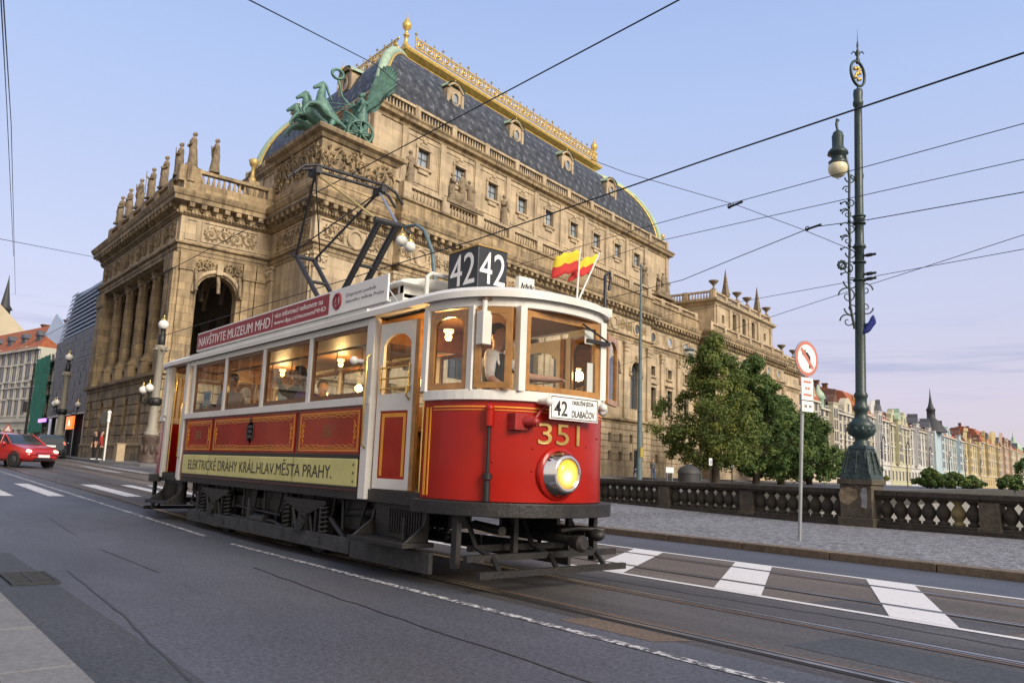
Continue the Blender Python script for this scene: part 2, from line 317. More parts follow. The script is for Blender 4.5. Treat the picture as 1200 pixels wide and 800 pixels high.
def relief(mb, T, s0, s1, z0, z1, rng, r=0.06, d=0.05):
    """acanthus scrollwork: thin stems that curl into spirals, with leaves growing off both sides"""
    h = (z1-z0); w = s1-s0; k = max(2, int(round(w/(h*0.85)))); st = w/k; q = r*.55
    def leaf(x, z, a, L):
        p0, p1 = (x, z), (x+cos(a)*L, z+sin(a)*L); px, pz = -sin(a)*L*.26, cos(a)*L*.26; m_ = ((p0[0]*.55+p1[0]*.45), (p0[1]*.55+p1[1]*.45))
        P = [T(p0[0], 0, p0[1]), T(m_[0]+px, d*.3, m_[1]+pz), T(p1[0], d*.9, p1[1]), T(m_[0]-px, d*.3, m_[1]-pz), T(m_[0], d*1.9, m_[1])]
        mb.add(P, [(0, 1, 4), (1, 2, 4), (2, 3, 4), (3, 0, 4)])
    for i in range(k):
        c = s0+st*(i+.5); z = (z0+z1)/2; hd = 1 if i % 2 else -1; zc = z+hd*h*.04
        scroll(mb, T, c, zc, h*.36, hd, q, 1.35, 5, d*.7, a0=pi*(i % 2))
        for j in range(11):
            a = 2*pi*j/11+rng.uniform(-.2, .2); leaf(c+cos(a)*h*.30, zc+sin(a)*h*.30, a+hd*.7, h*rng.uniform(.17, .27))
        for j in range(5): a = 2*pi*j/5; leaf(c+cos(a)*h*.02, zc+sin(a)*h*.02, a, h*.13)
        mb.sphere(T(c, d*.6, zc), q*1.5, n=6)
        for t in [j/6 for j in range(6)]: x = s0+st*(i+t); zz = z+h*.32*sin(2*pi*t)*hd; leaf(x, zz, pi*.5*(1 if j_even(t) else -1)+rng.uniform(-.6, .6), h*.18)
        mb.tube([T(s0+st*(i+t), d*.6, z+h*0.32*sin(2*pi*t)*hd) for t in [j/8 for j in range(9)]], q*.9, 5)
def j_even(t): return int(round(t*6)) % 2 == 0
# ------------------------------------------------------------------ terrain
def gz(x):
    if x > -12: return 0.0
    if x > -55: return 0.021*(-12-x)
    return 0.903+0.12*(1-math.exp((x+55)/15))
K = Vector((-46.33, 21.4, 0)); TH = radians(11.8); UV_ = Vector((-sin(TH), cos(TH), 0)); NV = Vector((cos(TH), sin(TH), 0))
def LF(s, d, z): return K+UV_*s+NV*d+Vector((0, 0, z))
def quay(y): return -24.0-0.209*(y-21) if y > 21 else (-24.0 if y > -12 else -24.0+0.1*(y+12))
def asphalt(name, c, worn=0.3, rough=0.72, speck=260, tracks=False):
    M = bpy.data.materials.new(name); M.use_nodes = True; nt = M.node_tree; n, l = nt.nodes, nt.links; b = n['Principled BSDF']
    t = n.new('ShaderNodeTexCoord'); n1 = n.new('ShaderNodeTexNoise'); n1.inputs['Scale'].default_value = 30; n1.inputs['Detail'].default_value = 6; n1.inputs['Roughness'].default_value = .8; l.new(t.outputs['Object'], n1.inputs[0])
    n2 = n.new('ShaderNodeTexNoise'); n2.inputs['Scale'].default_value = .5; n2.inputs['Detail'].default_value = 8; n2.inputs['Roughness'].default_value = .65
    mp = n.new('ShaderNodeMapping'); mp.inputs['Scale'].default_value = (.25, 1.3, 1) if tracks else (.5, 1, 1); l.new(t.outputs['Object'], mp.inputs[0]); l.new(mp.outputs[0], n2.inputs[0])
    v = n.new('ShaderNodeTexVoronoi'); v.inputs['Scale'].default_value = 95; l.new(t.outputs['Object'], v.inputs[0])
    r = n.new('ShaderNodeValToRGB'); r.color_ramp.elements[0].position = .28; r.color_ramp.elements[1].position = .78; r.color_ramp.elements[0].color = (*[x*.22 for x in c], 1); r.color_ramp.elements[1].color = (*[x*2.1 for x in c], 1); l.new(n1.outputs[0], r.inputs[0])
    r2 = n.new('ShaderNodeValToRGB'); r2.color_ramp.elements[0].position = .35; r2.color_ramp.elements[1].position = .7; r2.color_ramp.elements[0].color = (1-worn, 1-worn, 1-worn, 1); r2.color_ramp.elements[1].color = (1+worn*.5,)*3+(1,); l.new(n2.outputs[0], r2.inputs[0])
    mx = n.new('ShaderNodeMix'); mx.data_type = 'RGBA'; mx.blend_type = 'MULTIPLY'; mx.inputs[0].default_value = 1; l.new(r.outputs[0], mx.inputs[6]); l.new(r2.outputs[0], mx.inputs[7])
    r3 = n.new('ShaderNodeValToRGB'); r3.color_ramp.elements[0].position = .0; r3.color_ramp.elements[1].position = .16; r3.color_ramp.elements[0].color = (.9, .9, .9, 1); r3.color_ramp.elements[1].color = (0, 0, 0, 1); l.new(v.outputs['Distance'], r3.inputs[0])
    m2 = n.new('ShaderNodeMix'); m2.data_type = 'RGBA'; l.new(r3.outputs[0], m2.inputs[0]); l.new(mx.outputs[2], m2.inputs[6]); m2.inputs[7].default_value = (*[min(1, x*2.1) for x in c], 1)
    src = m2.outputs[2]
    # repaired cracks
    cv = n.new('ShaderNodeTexVoronoi'); cv.feature = 'DISTANCE_TO_EDGE'; cv.inputs['Scale'].default_value = .22
    nw = n.new('ShaderNodeTexNoise'); nw.inputs['Scale'].default_value = 1.5; nw.inputs['Detail'].default_value = 5; l.new(t.outputs['Object'], nw.inputs[0])
    ad = n.new('ShaderNodeVectorMath'); ad.operation = 'MULTIPLY_ADD'; l.new(nw.outputs['Color'], ad.inputs[0]); ad.inputs[1].default_value = (.6, .6, 0); l.new(t.outputs['Object'], ad.inputs[2]); l.new(ad.outputs[0], cv.inputs[0])
    r4 = n.new('ShaderNodeValToRGB'); r4.color_ramp.elements[0].position = 0; r4.color_ramp.elements[1].position = .0045; r4.color_ramp.elements[0].color = (.22, .22, .22, 1); r4.color_ramp.elements[1].color = (0, 0, 0, 1); l.new(cv.outputs['Distance'], r4.inputs[0])
    m3 = n.new('ShaderNodeMix'); m3.data_type = 'RGBA'; l.new(r4.outputs[0], m3.inputs[0]); l.new(src, m3.inputs[6]); m3.inputs[7].default_value = (.012, .012, .014, 1)
    l.new(m3.outputs[2], b.inputs['Base Color']); b.inputs['Roughness'].default_value = rough; b.inputs['Specular IOR Level'].default_value = .45
    bp = n.new('ShaderNodeBump'); bp.inputs['Strength'].default_value = .55; bp.inputs['Distance'].default_value = .01; l.new(n1.outputs[0], bp.inputs['Height']); l.new(bp.outputs[0], b.inputs['Normal'])
    return M
ASPH = asphalt('blue_grey_asphalt', (.072, .079, .099), .30, .6)
ASPH2 = asphalt('brown_worn_asphalt', (.125, .105, .088), .45, .7, tracks=True)
ASPH3 = asphalt('track_bed_asphalt', (.074, .070, .070), .5, .62, tracks=True)
PAVE = asphalt('far_pavement', (.13, .13, .14), .3, .8)
def worn_paint(name, c, keep=.5):
    M = bpy.data.materials.new(name); M.use_nodes = True; nt = M.node_tree; n, l = nt.nodes, nt.links; b = n['Principled BSDF']; t = n.new('ShaderNodeTexCoord')
    a = n.new('ShaderNodeTexNoise'); a.inputs['Scale'].default_value = 15; a.inputs['Detail'].default_value = 9; a.inputs['Roughness'].default_value = .75; l.new(t.outputs['Object'], a.inputs[0])
    r = n.new('ShaderNodeValToRGB'); r.color_ramp.elements[0].position = keep; r.color_ramp.elements[1].position = keep+.07; r.color_ramp.elements[0].color = (*c, 1); r.color_ramp.elements[1].color = (.07, .07, .082, 1); l.new(a.outputs[0], r.inputs[0])
    l.new(r.outputs[0], b.inputs['Base Color']); b.inputs['Roughness'].default_value = .7; return M
PAINTZ = worn_paint('road_paint_worn', (.50, .50, .52), .54); PAINT = worn_paint('road_paint_white', (.62, .62, .63), .60); PAINTW = worn_paint('road_paint_eroded', (.50, .50, .51), .455)
def setts(name, c, sc):
    M = bpy.data.materials.new(name); M.use_nodes = True; nt = M.node_tree; n, l = nt.nodes, nt.links; b = n['Principled BSDF']; t = n.new('ShaderNodeTexCoord')
    v = n.new('ShaderNodeTexVoronoi'); v.inputs['Scale'].default_value = sc; v.inputs['Randomness'].default_value = .55; l.new(t.outputs['Object'], v.inputs[0])
    e = n.new('ShaderNodeTexVoronoi'); e.feature = 'DISTANCE_TO_EDGE'; e.inputs['Scale'].default_value = sc; e.inputs['Randomness'].default_value = .55; l.new(t.outputs['Object'], e.inputs[0])
    r = n.new('ShaderNodeValToRGB'); r.color_ramp.elements[0].color = (*[x*.55 for x in c], 1); r.color_ramp.elements[1].color = (*[x*1.5 for x in c], 1); sp = n.new('ShaderNodeSeparateColor'); l.new(v.outputs['Color'], sp.inputs[0]); l.new(sp.outputs[0], r.inputs[0])
    r2 = n.new('ShaderNodeValToRGB'); r2.color_ramp.elements[0].position = .02; r2.color_ramp.elements[1].position = .12; l.new(e.outputs['Distance'], r2.inputs[0])
    m = n.new('ShaderNodeMix'); m.data_type = 'RGBA'; l.new(r2.outputs[0], m.inputs[0]); m.inputs[6].default_value = (*[x*.25 for x in c], 1); l.new(r.outputs[0], m.inputs[7]); l.new(m.outputs[2], b.inputs['Base Color'])
    bp = n.new('ShaderNodeBump'); bp.inputs['Strength'].default_value = .8; bp.inputs['Distance'].default_value = .02; l.new(r2.outputs[0], bp.inputs['Height']); l.new(bp.outputs[0], b.inputs['Normal']); b.inputs['Roughness'].default_value = .75
    return M
SETTS = setts('granite_setts', (.21, .215, .235), 11)
def strip(name, M, y0, y1, x0, x1, dz=0.0, kind='structure', step=2.5, skew=0.0, parent=None):
    mb = MB(); n = max(1, int((x1-x0)/step)); xs = [x0+(x1-x0)*i/n for i in range(n+1)]
    for i in range(n):
        a, b = xs[i], xs[i+1]
        mb.quad((a, y0, gz(a)+dz), (b, y0, gz(b)+dz), (b+skew, y1, gz(b+skew)+dz), (a+skew, y1, gz(a+skew)+dz))
    o = mb.build(name, M, parent)
    if kind: o['kind'] = kind
    return o
# land: one sheet from the quay far inland, plus the bridge deck
mb = MB(); ys = [-900, -300, -100, -40, -12, 0, 20.9, 40, 80, 160, 320, 640, 1500]; offs = [0, 3, 6, 10, 15, 20, 25, 30, 36, 45, 60, 90, 150, 300, 700, 1800]
grid = [[(quay(y)-o, y) for o in offs] for y in ys]
for j in range(len(ys)-1):
    for i in range(len(offs)-1):
        P = [grid[j][i], grid[j][i+1], grid[j+1][i+1], grid[j+1][i]]; mb.add([(x, y, gz(x)-.004) for x, y in P], [(0, 3, 2, 1)])
tag(mb.build('ground', PAVE), kind='structure')
mb = MB()
for j in range(len(ys)-1):
    a, b = ys[j], ys[j+1]
    if -12 <= a and b <= 20.9: continue
    mb.quad((quay(a), a, -7), (quay(b), b, -7), (quay(b), b, gz(quay(b))), (quay(a), a, gz(quay(a))))
tag(mb.build('embankment_wall', mat('pale_quay_granite', (.235, .23, .22), .85, var=.25, scale=1.2, bump=.2)), kind='structure')
mb = MB(); mb.box(-24, 60, -12, 21.0, -1.6, -.006); tag(mb.build('bridge_deck', OLDSTONE2), kind='structure')
WATER = mat('river_water', (.05, .07, .075), .08, var=.2, scale=.2, bump=.35, bscale=1.6, spec=.6)
mb = MB(); mb.quad((-420, -900, -6.2), (1500, -900, -6.2), (1500, 1600, -6.2), (-420, 1600, -6.2)); tag(mb.build('river_water', WATER), kind='structure')
mb = MB(); mb.box(240, 1500, -900, 1600, -8, .4); tag(mb.build('far_river_bank', mat('far_bank_green', (.07, .085, .05), .9, var=.4, scale=.05, bump=0)), kind='structure')
# carriageway strips (each 4 mm above the one below)
strip('near_roadway', ASPH, 1.22, 4.9, -130, 14, .004)
strip('tram_track_bed', ASPH3, 4.9, 7.55, -130, 14, .004)
strip('outer_track_bed', ASPH2, 7.55, 10.3, -130, 14, .004)
strip('far_roadway', ASPH, 10.3, 12.1, -26, 14, .004)
strip('far_roadway_by_theatre', ASPH, 10.3, 10.9, -130, -44, .004)
mb = MB()                                           # embankment street crossing behind the tram
for j in range(0, 40):
    a = 10.3+j*6 if j else 10.3; b = 10.3+(j+1)*6
    def xr(y, o): return quay(max(y, 21))-o
    if j == 0: P = [(-44, 10.3), (-26, 10.3), (xr(b, 4), b), (xr(b, 14), b)]
    else: P = [(xr(a, 14), a), (xr(a, 4), a), (xr(b, 4), b), (xr(b, 14), b)]
    mb.add([(x, y, gz(x)+.006) for x, y in P], [(0, 1, 2, 3)])
tag(mb.build('embankment_roadway', ASPH), kind='structure')
# near pavement
mb = MB(); x = -60.0
while x < 12:
    L = 1.15; z = gz(x)
    mb.add([(x+.006, .72, z+.02), (x+L-.006, .72, gz(x+L)+.02), (x+L-.006, 1.09, gz(x+L)+.02), (x+.006, 1.09, z+.02), (x+.006, .72, z+.118), (x+L-.006, .72, gz(x+L)+.118), (x+L-.006, 1.09, gz(x+L)+.118), (x+.006, 1.09, z+.118)], [(4, 5, 6, 7), (2, 3, 7, 6), (0, 1, 5, 4), (1, 2, 6, 5), (3, 0, 4, 7)]); x += L
tag(mb.build('near_kerb', GRANITE, bevel=.012), kind='structure')
strip('near_pavement', mat('grey_pavement_slab', (.125, .13, .14), .85, var=.25, scale=25, bump=.2, bscale=60, stain=.4, sscale=1.2), -8, .715, -60, 14, .112)
# far kerb and pavement of setts
mb = MB(); x = -24.0; BROWNGR = mat('brown_granite_kerb', (.15, .115, .08), .8, var=.3, scale=14, bump=.2, stain=.6, stain_c=(.05, .045, .04), sscale=1.1)
while x < 14:
    L = 1.6; mb.box(x+.008, x+L-.008, 12.1, 12.4, 0, .125); x += L
tag(mb.build('far_kerb', BROWNGR, bevel=.012), kind='structure')
strip('far_pavement', SETTS, 12.4, 20.1, -24, 14, .118)
mb = MB(); x = -58.0                                   # theatre pavement with its kerb
mb.prism([(-130, 10.9), (-48.6, 10.9), (-45.4, 12.2), (-43.6, 15.5), (-44.4, 21)] + [tuple(LF(s, 3.6, 0)[:2]) for s in (4, 60, 110)] + [tuple(LF(110, -30, 0)[:2]), (-130, 30)], 0, 1)
for i, v in enumerate(mb.v): mb.v[i] = (v[0], v[1], gz(v[0])+(.13 if v[2] > .5 else -.02))
tag(mb.build('theatre_pavement', PAVE), kind='structure')
mb = MB(); mb.sweep([(-130, 10.9), (-110, 10.9), (-95, 10.9), (-80, 10.9), (-70, 10.9), (-60, 10.9), (-48.6, 10.9), (-45.4, 12.2), (-43.6, 15.5), (-44.4, 21)], [(-.3, 0), (.02, 0), (.02, .14), (-.3, .14)])
for i, v in enumerate(mb.v): mb.v[i] = (v[0], v[1], v[2]+gz(v[0]))
tag(mb.build('theatre_kerb', GRANITE), kind='structure')
# rails: head, groove and lip
RAIL = mat('worn_rail_steel', (.30, .29, .28), .28, metal=.9, var=.3, scale=12, bump=.05); RAILD = mat('rail_groove_grime', (.018, .016, .015), .8, var=.3, bump=0); RAILR = mat('rusty_rail_flank', (.10, .065, .045), .7, var=.4, scale=20, bump=.1)
for k, (y, sg) in enumerate(((5.13, 1), (6.57, -1), (8.24, 1), (9.68, -1))):
    for nm, a, b, M, dz in (('rail', 0, .055, RAIL, .012), ('rail_groove', .055, .095, RAILD, .0115), ('rail_lip', .095, .118, RAIL, .012), ('rail_seam', -.05, 0, RAILD, .009), ('rail_flank', .118, .19, RAILR, .009)):
        a_, b_ = (y+sg*a, y+sg*b); strip(nm, M, min(a_, b_), max(a_, b_), -130, 14, dz)
# repairs in the asphalt
ASPHP = asphalt('darker_repair_asphalt', (.050, .056, .066), .3, .68); BROWNP = asphalt('brown_repair_asphalt', (.115, .085, .062), .35, .75)
strip('gutter_repair', ASPHP, 1.1, 1.68, -22, 12, .0062)
def patch(pts, M):
    mb = MB(); mb.poly([(x, y, gz(x)+.0065) for x, y in pts]); tag(mb.build('asphalt_repair', M), kind='structure')
patch([(-4.9, 4.72), (-3.9, 4.74), (-3.75, 5.04), (-4.8, 5.03)], BROWNP); patch([(-4.3, 7.62), (-2.5, 7.64), (-2.4, 8.1), (-4.2, 8.12)], ASPH3); patch([(-3.3, 5.55), (-1.6, 5.5), (-1.5, 6.2), (-3.2, 6.25)], ASPHP)
# painted markings
strip('lane_line', PAINTW, 4.44, 4.53, -46, 12, .009, step=3.4)
strip('lane_line', PAINT, 7.50, 7.60, -24, 14, .009); strip('lane_line', PAINT, 10.18, 10.28, -24, 14, .009)
strip('lane_line', PAINTW, 10.35, 10.45, -60, -30, .009)
for i in range(-3, 5): 
    mb = MB(); x = -6.84+1.94*i*1.0
    mb.quad((x, 10.18, .0105), (x+.60, 10.18, .0105), (x+2.05, 7.6, .0105), (x+1.45, 7.6, .0105))
    if x < -2 and x > -14: tag(mb.build('hatching_stripe', PAINT), kind='structure')
for y, w in ((1.9, .36), (2.95, .34), (4.0, .36), (5.75, .4), (6.85, .34), (7.6, .3)): strip('zebra_stripe', PAINTZ, y-w/2, y+w/2, -26.8, -21.6, .0105)
for y in (8.9, 10.0): strip('zebra_stripe', PAINTW, y-.2, y+.2, -43, -36, .0125)
SEAMM = mat('bitumen_seam', (.034, .035, .040), .5, var=.2, bump=0)
def seam(pts, w):
    mb = MB()
    for (a, b) in zip(pts, pts[1:]):
        d = (Vector(b)-Vector(a)).normalized(); q = Vector((-d.y, d.x))*w/2
        mb.quad((a[0]-q.x, a[1]-q.y, gz(a[0])+.0085), (b[0]-q.x, b[1]-q.y, gz(b[0])+.0085), (b[0]+q.x, b[1]+q.y, gz(b[0])+.0085), (a[0]+q.x, a[1]+q.y, gz(a[0])+.0085))
    tag(mb.build('road_seam', SEAMM), kind='structure')
rs = random.Random(3)
def wob(pts, a=.008): 
    o = []
    for p, q in zip(pts, pts[1:]):
        for i in range(8): t = i/8; o.append((p[0]+(q[0]-p[0])*t+rs.uniform(-a, a), p[1]+(q[1]-p[1])*t+rs.uniform(-a, a)))
    return o+[pts[-1]]
seam(wob([(-9.5, 1.95), (-6.7, 1.80), (-4.7, 1.62), (-3, 1.5)]), .018); seam(wob([(-9, 3.75), (-6.6, 3.62), (-4.4, 3.55), (-1, 3.5)], .015), .02); seam(wob([(-8, 6.9), (-5.2, 7.0), (-3.4, 7.15), (-2, 7.1)], .03), .03)
seam(wob([(-16, 2.9), (-12, 2.7), (-9, 2.72)]), .014)
# drain grate in the gutter
g = thing('drain_grate', 'rusty iron drain grate set in the road beside the near kerb', 'drain grate', (-9.0, 1.52, .004))
mb = MB(); mb.box(-.42, .42, -.2, -.165, .004, .022); mb.box(-.42, .42, .165, .2, .004, .022); mb.box(-.42, -.385, -.165, .165, .004, .022); mb.box(.385, .42, -.165, .165, .004, .022)
GRT = mat('dark_cast_iron', (.026, .028, .032), .75, var=.3, scale=20, bump=.2)
mb.build('frame', GRT, g); mb = MB()
for i in range(6): x = -.35+.14*i; mb.box(x-.022, x+.022, -.165, .165, .006, .02)
mb.box(-.385, .385, -.02, .02, .0065, .021); mb.build('bars', GRT, g); mb = MB(); mb.box(-.385, .385, -.165, .165, .001, .004); mb.build('pit', RAILD, g)
# bridge balustrade
bal = thing('bridge_balustrade', 'long soot-blackened stone balustrade along the far edge of the bridge', 'balustrade', (-10, 20.5, .12))
mb = MB(); mb.box(-16, 22, -.27, .27, -.12, .10); mb.box(-16, 22, -.22, .22, .10, .17); mb.build('plinth', OLDSTONE, bal, bevel=.015)
mb = MB(); x = -16.0
while x < 21.9:
    L = 1.9; mb.box(x+.004, x+L-.004, -.24, .24, .80, .94); mb.box(x+.004, x+L-.004, -.2, .2, .75, .80); x += L
mb.build('coping', OLDSTONE, bal, bevel=.02)
bp = [(r_*1.28, z_) for r_, z_ in [(.10, 0), (.11, .02), (.11, .06), (.075, .08), (.07, .11), (.105, .17), (.135, .25), (.13, .33), (.09, .42), (.06, .48), (.06, .50), (.085, .52), (.085, .54), (.11, .55), (.11, .58)]]
mb = MB(); mb.lathe((0, 0, 0), bp, 12); bme = mb.mesh('baluster', OLDSTONE); mb = MB(); mb.lathe((0, 0, 0), bp, 12); bme2 = mb.mesh('baluster', mat('mossy_ochre_stone', (.20, .16, .07), .9, var=.3, scale=6, bump=.2))
piers = [-12.4, -9.35, -6.3, -3.25, .12, 3.17, 6.22, 9.3]
for px in piers:
    if abs(px-.12) > .1: mb = MB(); mb.box(px-.22, px+.22, -.21, .21, .17, .75); mb.box(px-.26, px+.26, -.26, .26, -.05, .172); mb.build('pier', OLDSTONE2, bal, bevel=.01)
for a, b in zip([-15.6]+piers, piers+[12.5]):
    gap = b-a-(.44 if b < 12 else 0); ed = .46 if abs(a-.12) < .1 else .22; ee = .46 if abs(b-.12) < .1 else .22
    n = int(round((b-a-ed-ee)/.345)); st = (b-a-ed-ee)/n
    for i in range(n):
        x = a+ed+st*(i+.5); inst(bme2 if (abs(x-2.4) < .17) else bme, 'baluster', bal, Matrix.Translation((x, 0, .17)))
mb = MB(); mb.box(-.47+.12, .47+.12, -.44, .36, -.05, .22); mb.box(-.42+.12, .42+.12, -.38, .32, .22, 1.06); mb.box(-.47+.12, .47+.12, -.43, .37, 1.06, 1.2); mb.build('lamp_pier', OLDSTONE2, bal, bevel=.015)
mb = MB(); mb.prism([(.26, .50), (.40, .46), (.43, .70), (.41, .99), (.30, .97), (.25, .82), (.28, .66)], -.3855, -.38, lambda x, z, y: (x, y, z)); mb.build('pale_patch', mat('bare_plaster_patch', (.24, .245, .26), .9, var=.5, scale=9, bump=.1), bal)
mb = MB(); mb.prism([(-.30, .62), (-.12, .52), (.05, .60), (.17, .74), (.16, .93), (-.05, .99), (-.27, .95), (-.33, .80)], -.3845, -.38, lambda x, z, y: (x, y, z)); mb.build('ochre_patch', mat('bare_stone_patch', (.24, .19, .12), .9, var=.6, scale=6, bump=.2), bal)
# ------------------------------------------------------------------ theatre
th = thing('theatre', 'large sandstone theatre with a columned loggia and a blue gold-crested mansard roof', 'theatre', (-60, 22, .9))
INV = Matrix.Translation((60, -22, -.9))
def tb(mb, name, M, parent=th, bevel=0.0):       # geometry given in world coordinates, parented to the theatre
    o = mb.build(name, M, parent, bevel)
    o.matrix_parent_inverse = Matrix.Identity(4)
    base = Vector((-60, 22, .9)); o.data.transform(Matrix.Translation(-base)) if parent is th else o.data.transform(Matrix.Translation(-base)); return o
def PF(s, d, z): return Vector((-74.6+s, 15.2-d, z))
def PS(s, d, z): return Vector((-53.4+d, 15.2+s, z))
def BF(s, d, z): return Vector((-53.4+s, 21.6-d, z))
rg = random.Random(11)
L_ = lambda s, d: tuple(LF(s, d, 0)[:2])
PW = 21.2
ZB, ZBAND, ZA, ZFR, ZC = .7, 6.6, 14.9, 17.5, 19.1
colx = [3.7+3.62*i for i in range(5)]
# rusticated ground floor of the loggia block
def courses(T, s0, s1, z0, z1, holes, h=.72, d=.10, reveal=.5):
    mb.wall(T, s0, s1, z0, z1, holes, reveal, 0)
    z = z0
    while z < z1-.2:
        b = min(z1, z+h)-.05; xs = sorted([(c-w/2-.02, c+w/2+.02) for c, w, zb, zt, a in holes if zt-(.35*w if a else 0) > z+.1 and zb < b-.05]); cur = s0
        for a, e in xs+[(s1, s1)]:
            if a-cur > .1:
                n = max(1, int((a-cur)/1.35)); w = (a-cur)/n; off = 0
                for i in range(n): mb.box(cur+w*i+.025, cur+w*(i+1)-.025, -.02, d+rg.uniform(-.015, .02), z+.03, b, T)
            cur = max(cur, e)
        z += h
mb = MB()
niches = [(c+1.81-3.62*0, 1.15, 3.3, 5.5, True) for c in [1.9]+[x+1.81 for x in colx[:-1]]]
niches = [(1.9+3.62*i, 1.15, 3.3, 5.4, True) for i in range(6) if 1.9+3.62*i < PW-1.2]
courses(PF, 0, PW, 2.0, ZBAND-.25, niches); courses(PS, 0, 6.4, 2.0, ZBAND-.25, [(3.2, 1.5, 2.6, 5.5, True)])
mb.wall(PF, -.15, PW+.15, ZB-.3, 2.0, (), 0, .18); mb.wall(PS, -.15, 6.4, ZB-.3, 2.0, (), 0, .18)
courses(BF, 0, 6.95, 2.0, ZBAND-.25, [(3.4, 1.2, 3.2, 5.2, True)]); mb.wall(BF, 0, 7.1, ZB-.3, 2.0, (), 0, .18)
mb.sweep([PF(0, 0, 0)[:2], PF(PW, 0, 0)[:2], PS(6.4, 0, 0)[:2], BF(6.95, 0, 0)[:2]], [(0, 1.9), (.24, 1.9), (.24, 2.05), (.12, 2.1), (0, 2.1)])
mb.box(-74.6, -53.4, 15.25, 15.9, ZB, 3.2); tb(mb, 'rusticated_base', STONE)
for (c, w, zb, zt, a) in niches:
    mb = MB(); mb.wall(PF, c-w/2-.05, c+w/2+.05, zb-.05, zt+.05, (), 0, -.48); o = tb(mb, 'basement_window', WINGLASS)
mb = MB(); mb.wall(PS, 2.4, 4.0, 2.5, 5.6, (), 0, -.48); mb.wall(BF, 2.7, 4.1, 3.1, 5.3, (), 0, -.48); tb(mb, 'basement_window', WINGLASS)
# main band courses, entablature and cornice all round
A, B, Cc, D = PF(0, 0, 0)[:2], PF(PW, 0, 0)[:2], (-53.4, 21.6), (-46.42, 21.6)
long_path = [D, L_(7.2, 0), L_(7.2, .75), L_(45.5, .75), L_(45.5, 0), L_(59.4, 0), L_(59.4, 1.6), L_(86, 1.6), L_(86, .6), L_(96, .6), L_(96, -14)]
path = [PF(0, -6.4, 0)[:2], A, B, Cc]+long_path
def tri(*p): return list(p)
mb = MB(); mb.sweep(path, [(-.3, ZBAND-.28), (.12, ZBAND-.28), (.16, ZBAND-.05), (.38, ZBAND+.02), (.40, ZBAND+.2), (.14, ZBAND+.28), (-.3, ZBAND+.28)]); tb(mb, 'band_course', STONE)
mb = MB(); mb.sweep(path, [(-.35, ZA), (.05, ZA), (.05, ZA+.26), (.11, ZA+.28), (.11, ZA+.55), (.28, ZA+.62), (.30, ZA+.74), (0, ZA+.8), (-.35, ZA+.8)]); tb(mb, 'architrave', STONE)
mb = MB(); mb.sweep(path, [(-.5, ZA+.8), (0, ZA+.8), (0, ZFR+.3), (-.5, ZFR+.3)]); tb(mb, 'frieze', STONE2)
mb = MB(); mb.sweep(path, [(-.6, ZFR), (.06, ZFR), (.2, ZFR+.12), (.24, ZFR+.3), (.24, ZFR+.62), (.3, ZFR+.66), (.78, ZFR+.82), (.78, ZFR+1.12), (.86, ZFR+1.18), (.98, ZFR+1.45), (1.0, ZFR+1.55), (.1, ZFR+1.62), (-.6, ZFR+1.62)]); tb(mb, 'main_cornice', STONE)
def run(T, s0, s1, step, fn):
    n = max(1, int(round((s1-s0)/step))); st = (s1-s0)/n
    for i in range(n): fn(s0+st*(i+.5))
SEG = [(PF, 0, PW, 0), (PS, 0, 6.4, 0), (BF, .3, 6.95, 0), (LF, 0, 7.2, 0), (LF, 7.2, 45.5, .75), (LF, 45.5, 59.4, 0), (LF, 59.4, 86, 1.6), (LF, 86, 96, .6)]
mb = MB()                                                  # modillion brackets under the cornice and dentils
for T, a, b, d in SEG:
    run(T, a, b, .82, lambda s: (mb.box(s-.17, s+.17, d+.2, d+.74, ZFR+.5, ZFR+.78, T), mb.box(s-.13, s+.13, d+.2, d+.48, ZFR+.36, ZFR+.5, T)))
    run(T, a, b, .24, lambda s: mb.box(s-.075, s+.075, d+.1, d+.32, ZFR+.16, ZFR+.34, T))
tb(mb, 'cornice_brackets', STONE)
# loggia: end piers, columns, inner wall, side arch
for a, b in ((0, 1.7), (PW-1.9, PW)):
    mb = MB(); mb.box(a, b, -1.38, 0, ZBAND+.2, ZA, PF)
    for s in (a+.42, b-.42):
        mb.box(s-.38, s+.38, -.05, .16, ZBAND+1.6, ZA-1.15, PF); mb.box(s-.45, s+.45, -.05, .22, ZBAND+.28, ZBAND+1.6, PF); mb.box(s-.46, s+.46, -.05, .26, ZA-1.15, ZA-.02, PF)
    tb(mb, 'corner_pier', STONE)
for s in (.62, 4.95, 5.85):
    mb = MB(); mb.box(s-.4, s+.4, -.05, .18, ZBAND+1.6, ZA-1.15, PS); mb.box(s-.47, s+.47, -.05, .24, ZBAND+.28, ZBAND+1.6, PS); mb.box(s-.48, s+.48, -.05, .28, ZA-1.15, ZA-.02, PS); tb(mb, 'pilaster', STONE)
mb = MB(); mb.box(0, 2.3, -.9, -.02, ZBAND+.2, ZBAND+1.3, lambda s, d, z: PS(s+1.5, d, z)); tb(mb, 'arch_parapet', STONE)
mb = MB(); mb.wall(PS, 1.38, 6.4, ZBAND+.25, ZA+.05, [(2.84, 2.75, ZBAND+1.0, 13.72, True)], .75, -.003); tb(mb, 'side_arch_wall', STONE)
mb = MB(); pts = [PS(2.82-cos(pi*i/14)*1.62, .05, 12.34+sin(pi*i/14)*1.62) for i in range(15)]; mb.tube(pts, .16, 6)
mb.box(2.62, 3.02, -.05, .32, 13.75, 14.5, PS); tb(mb, 'arch_moulding', STONE2)
for sg in (-1, 1):
    mb = MB(); relief(mb, PS, 2.82+(.45 if sg > 0 else -1.75), 2.82+(1.75 if sg > 0 else -.45), 13.75, 14.75, rg, .12, .10); tb(mb, 'spandrel_carving', STONE)
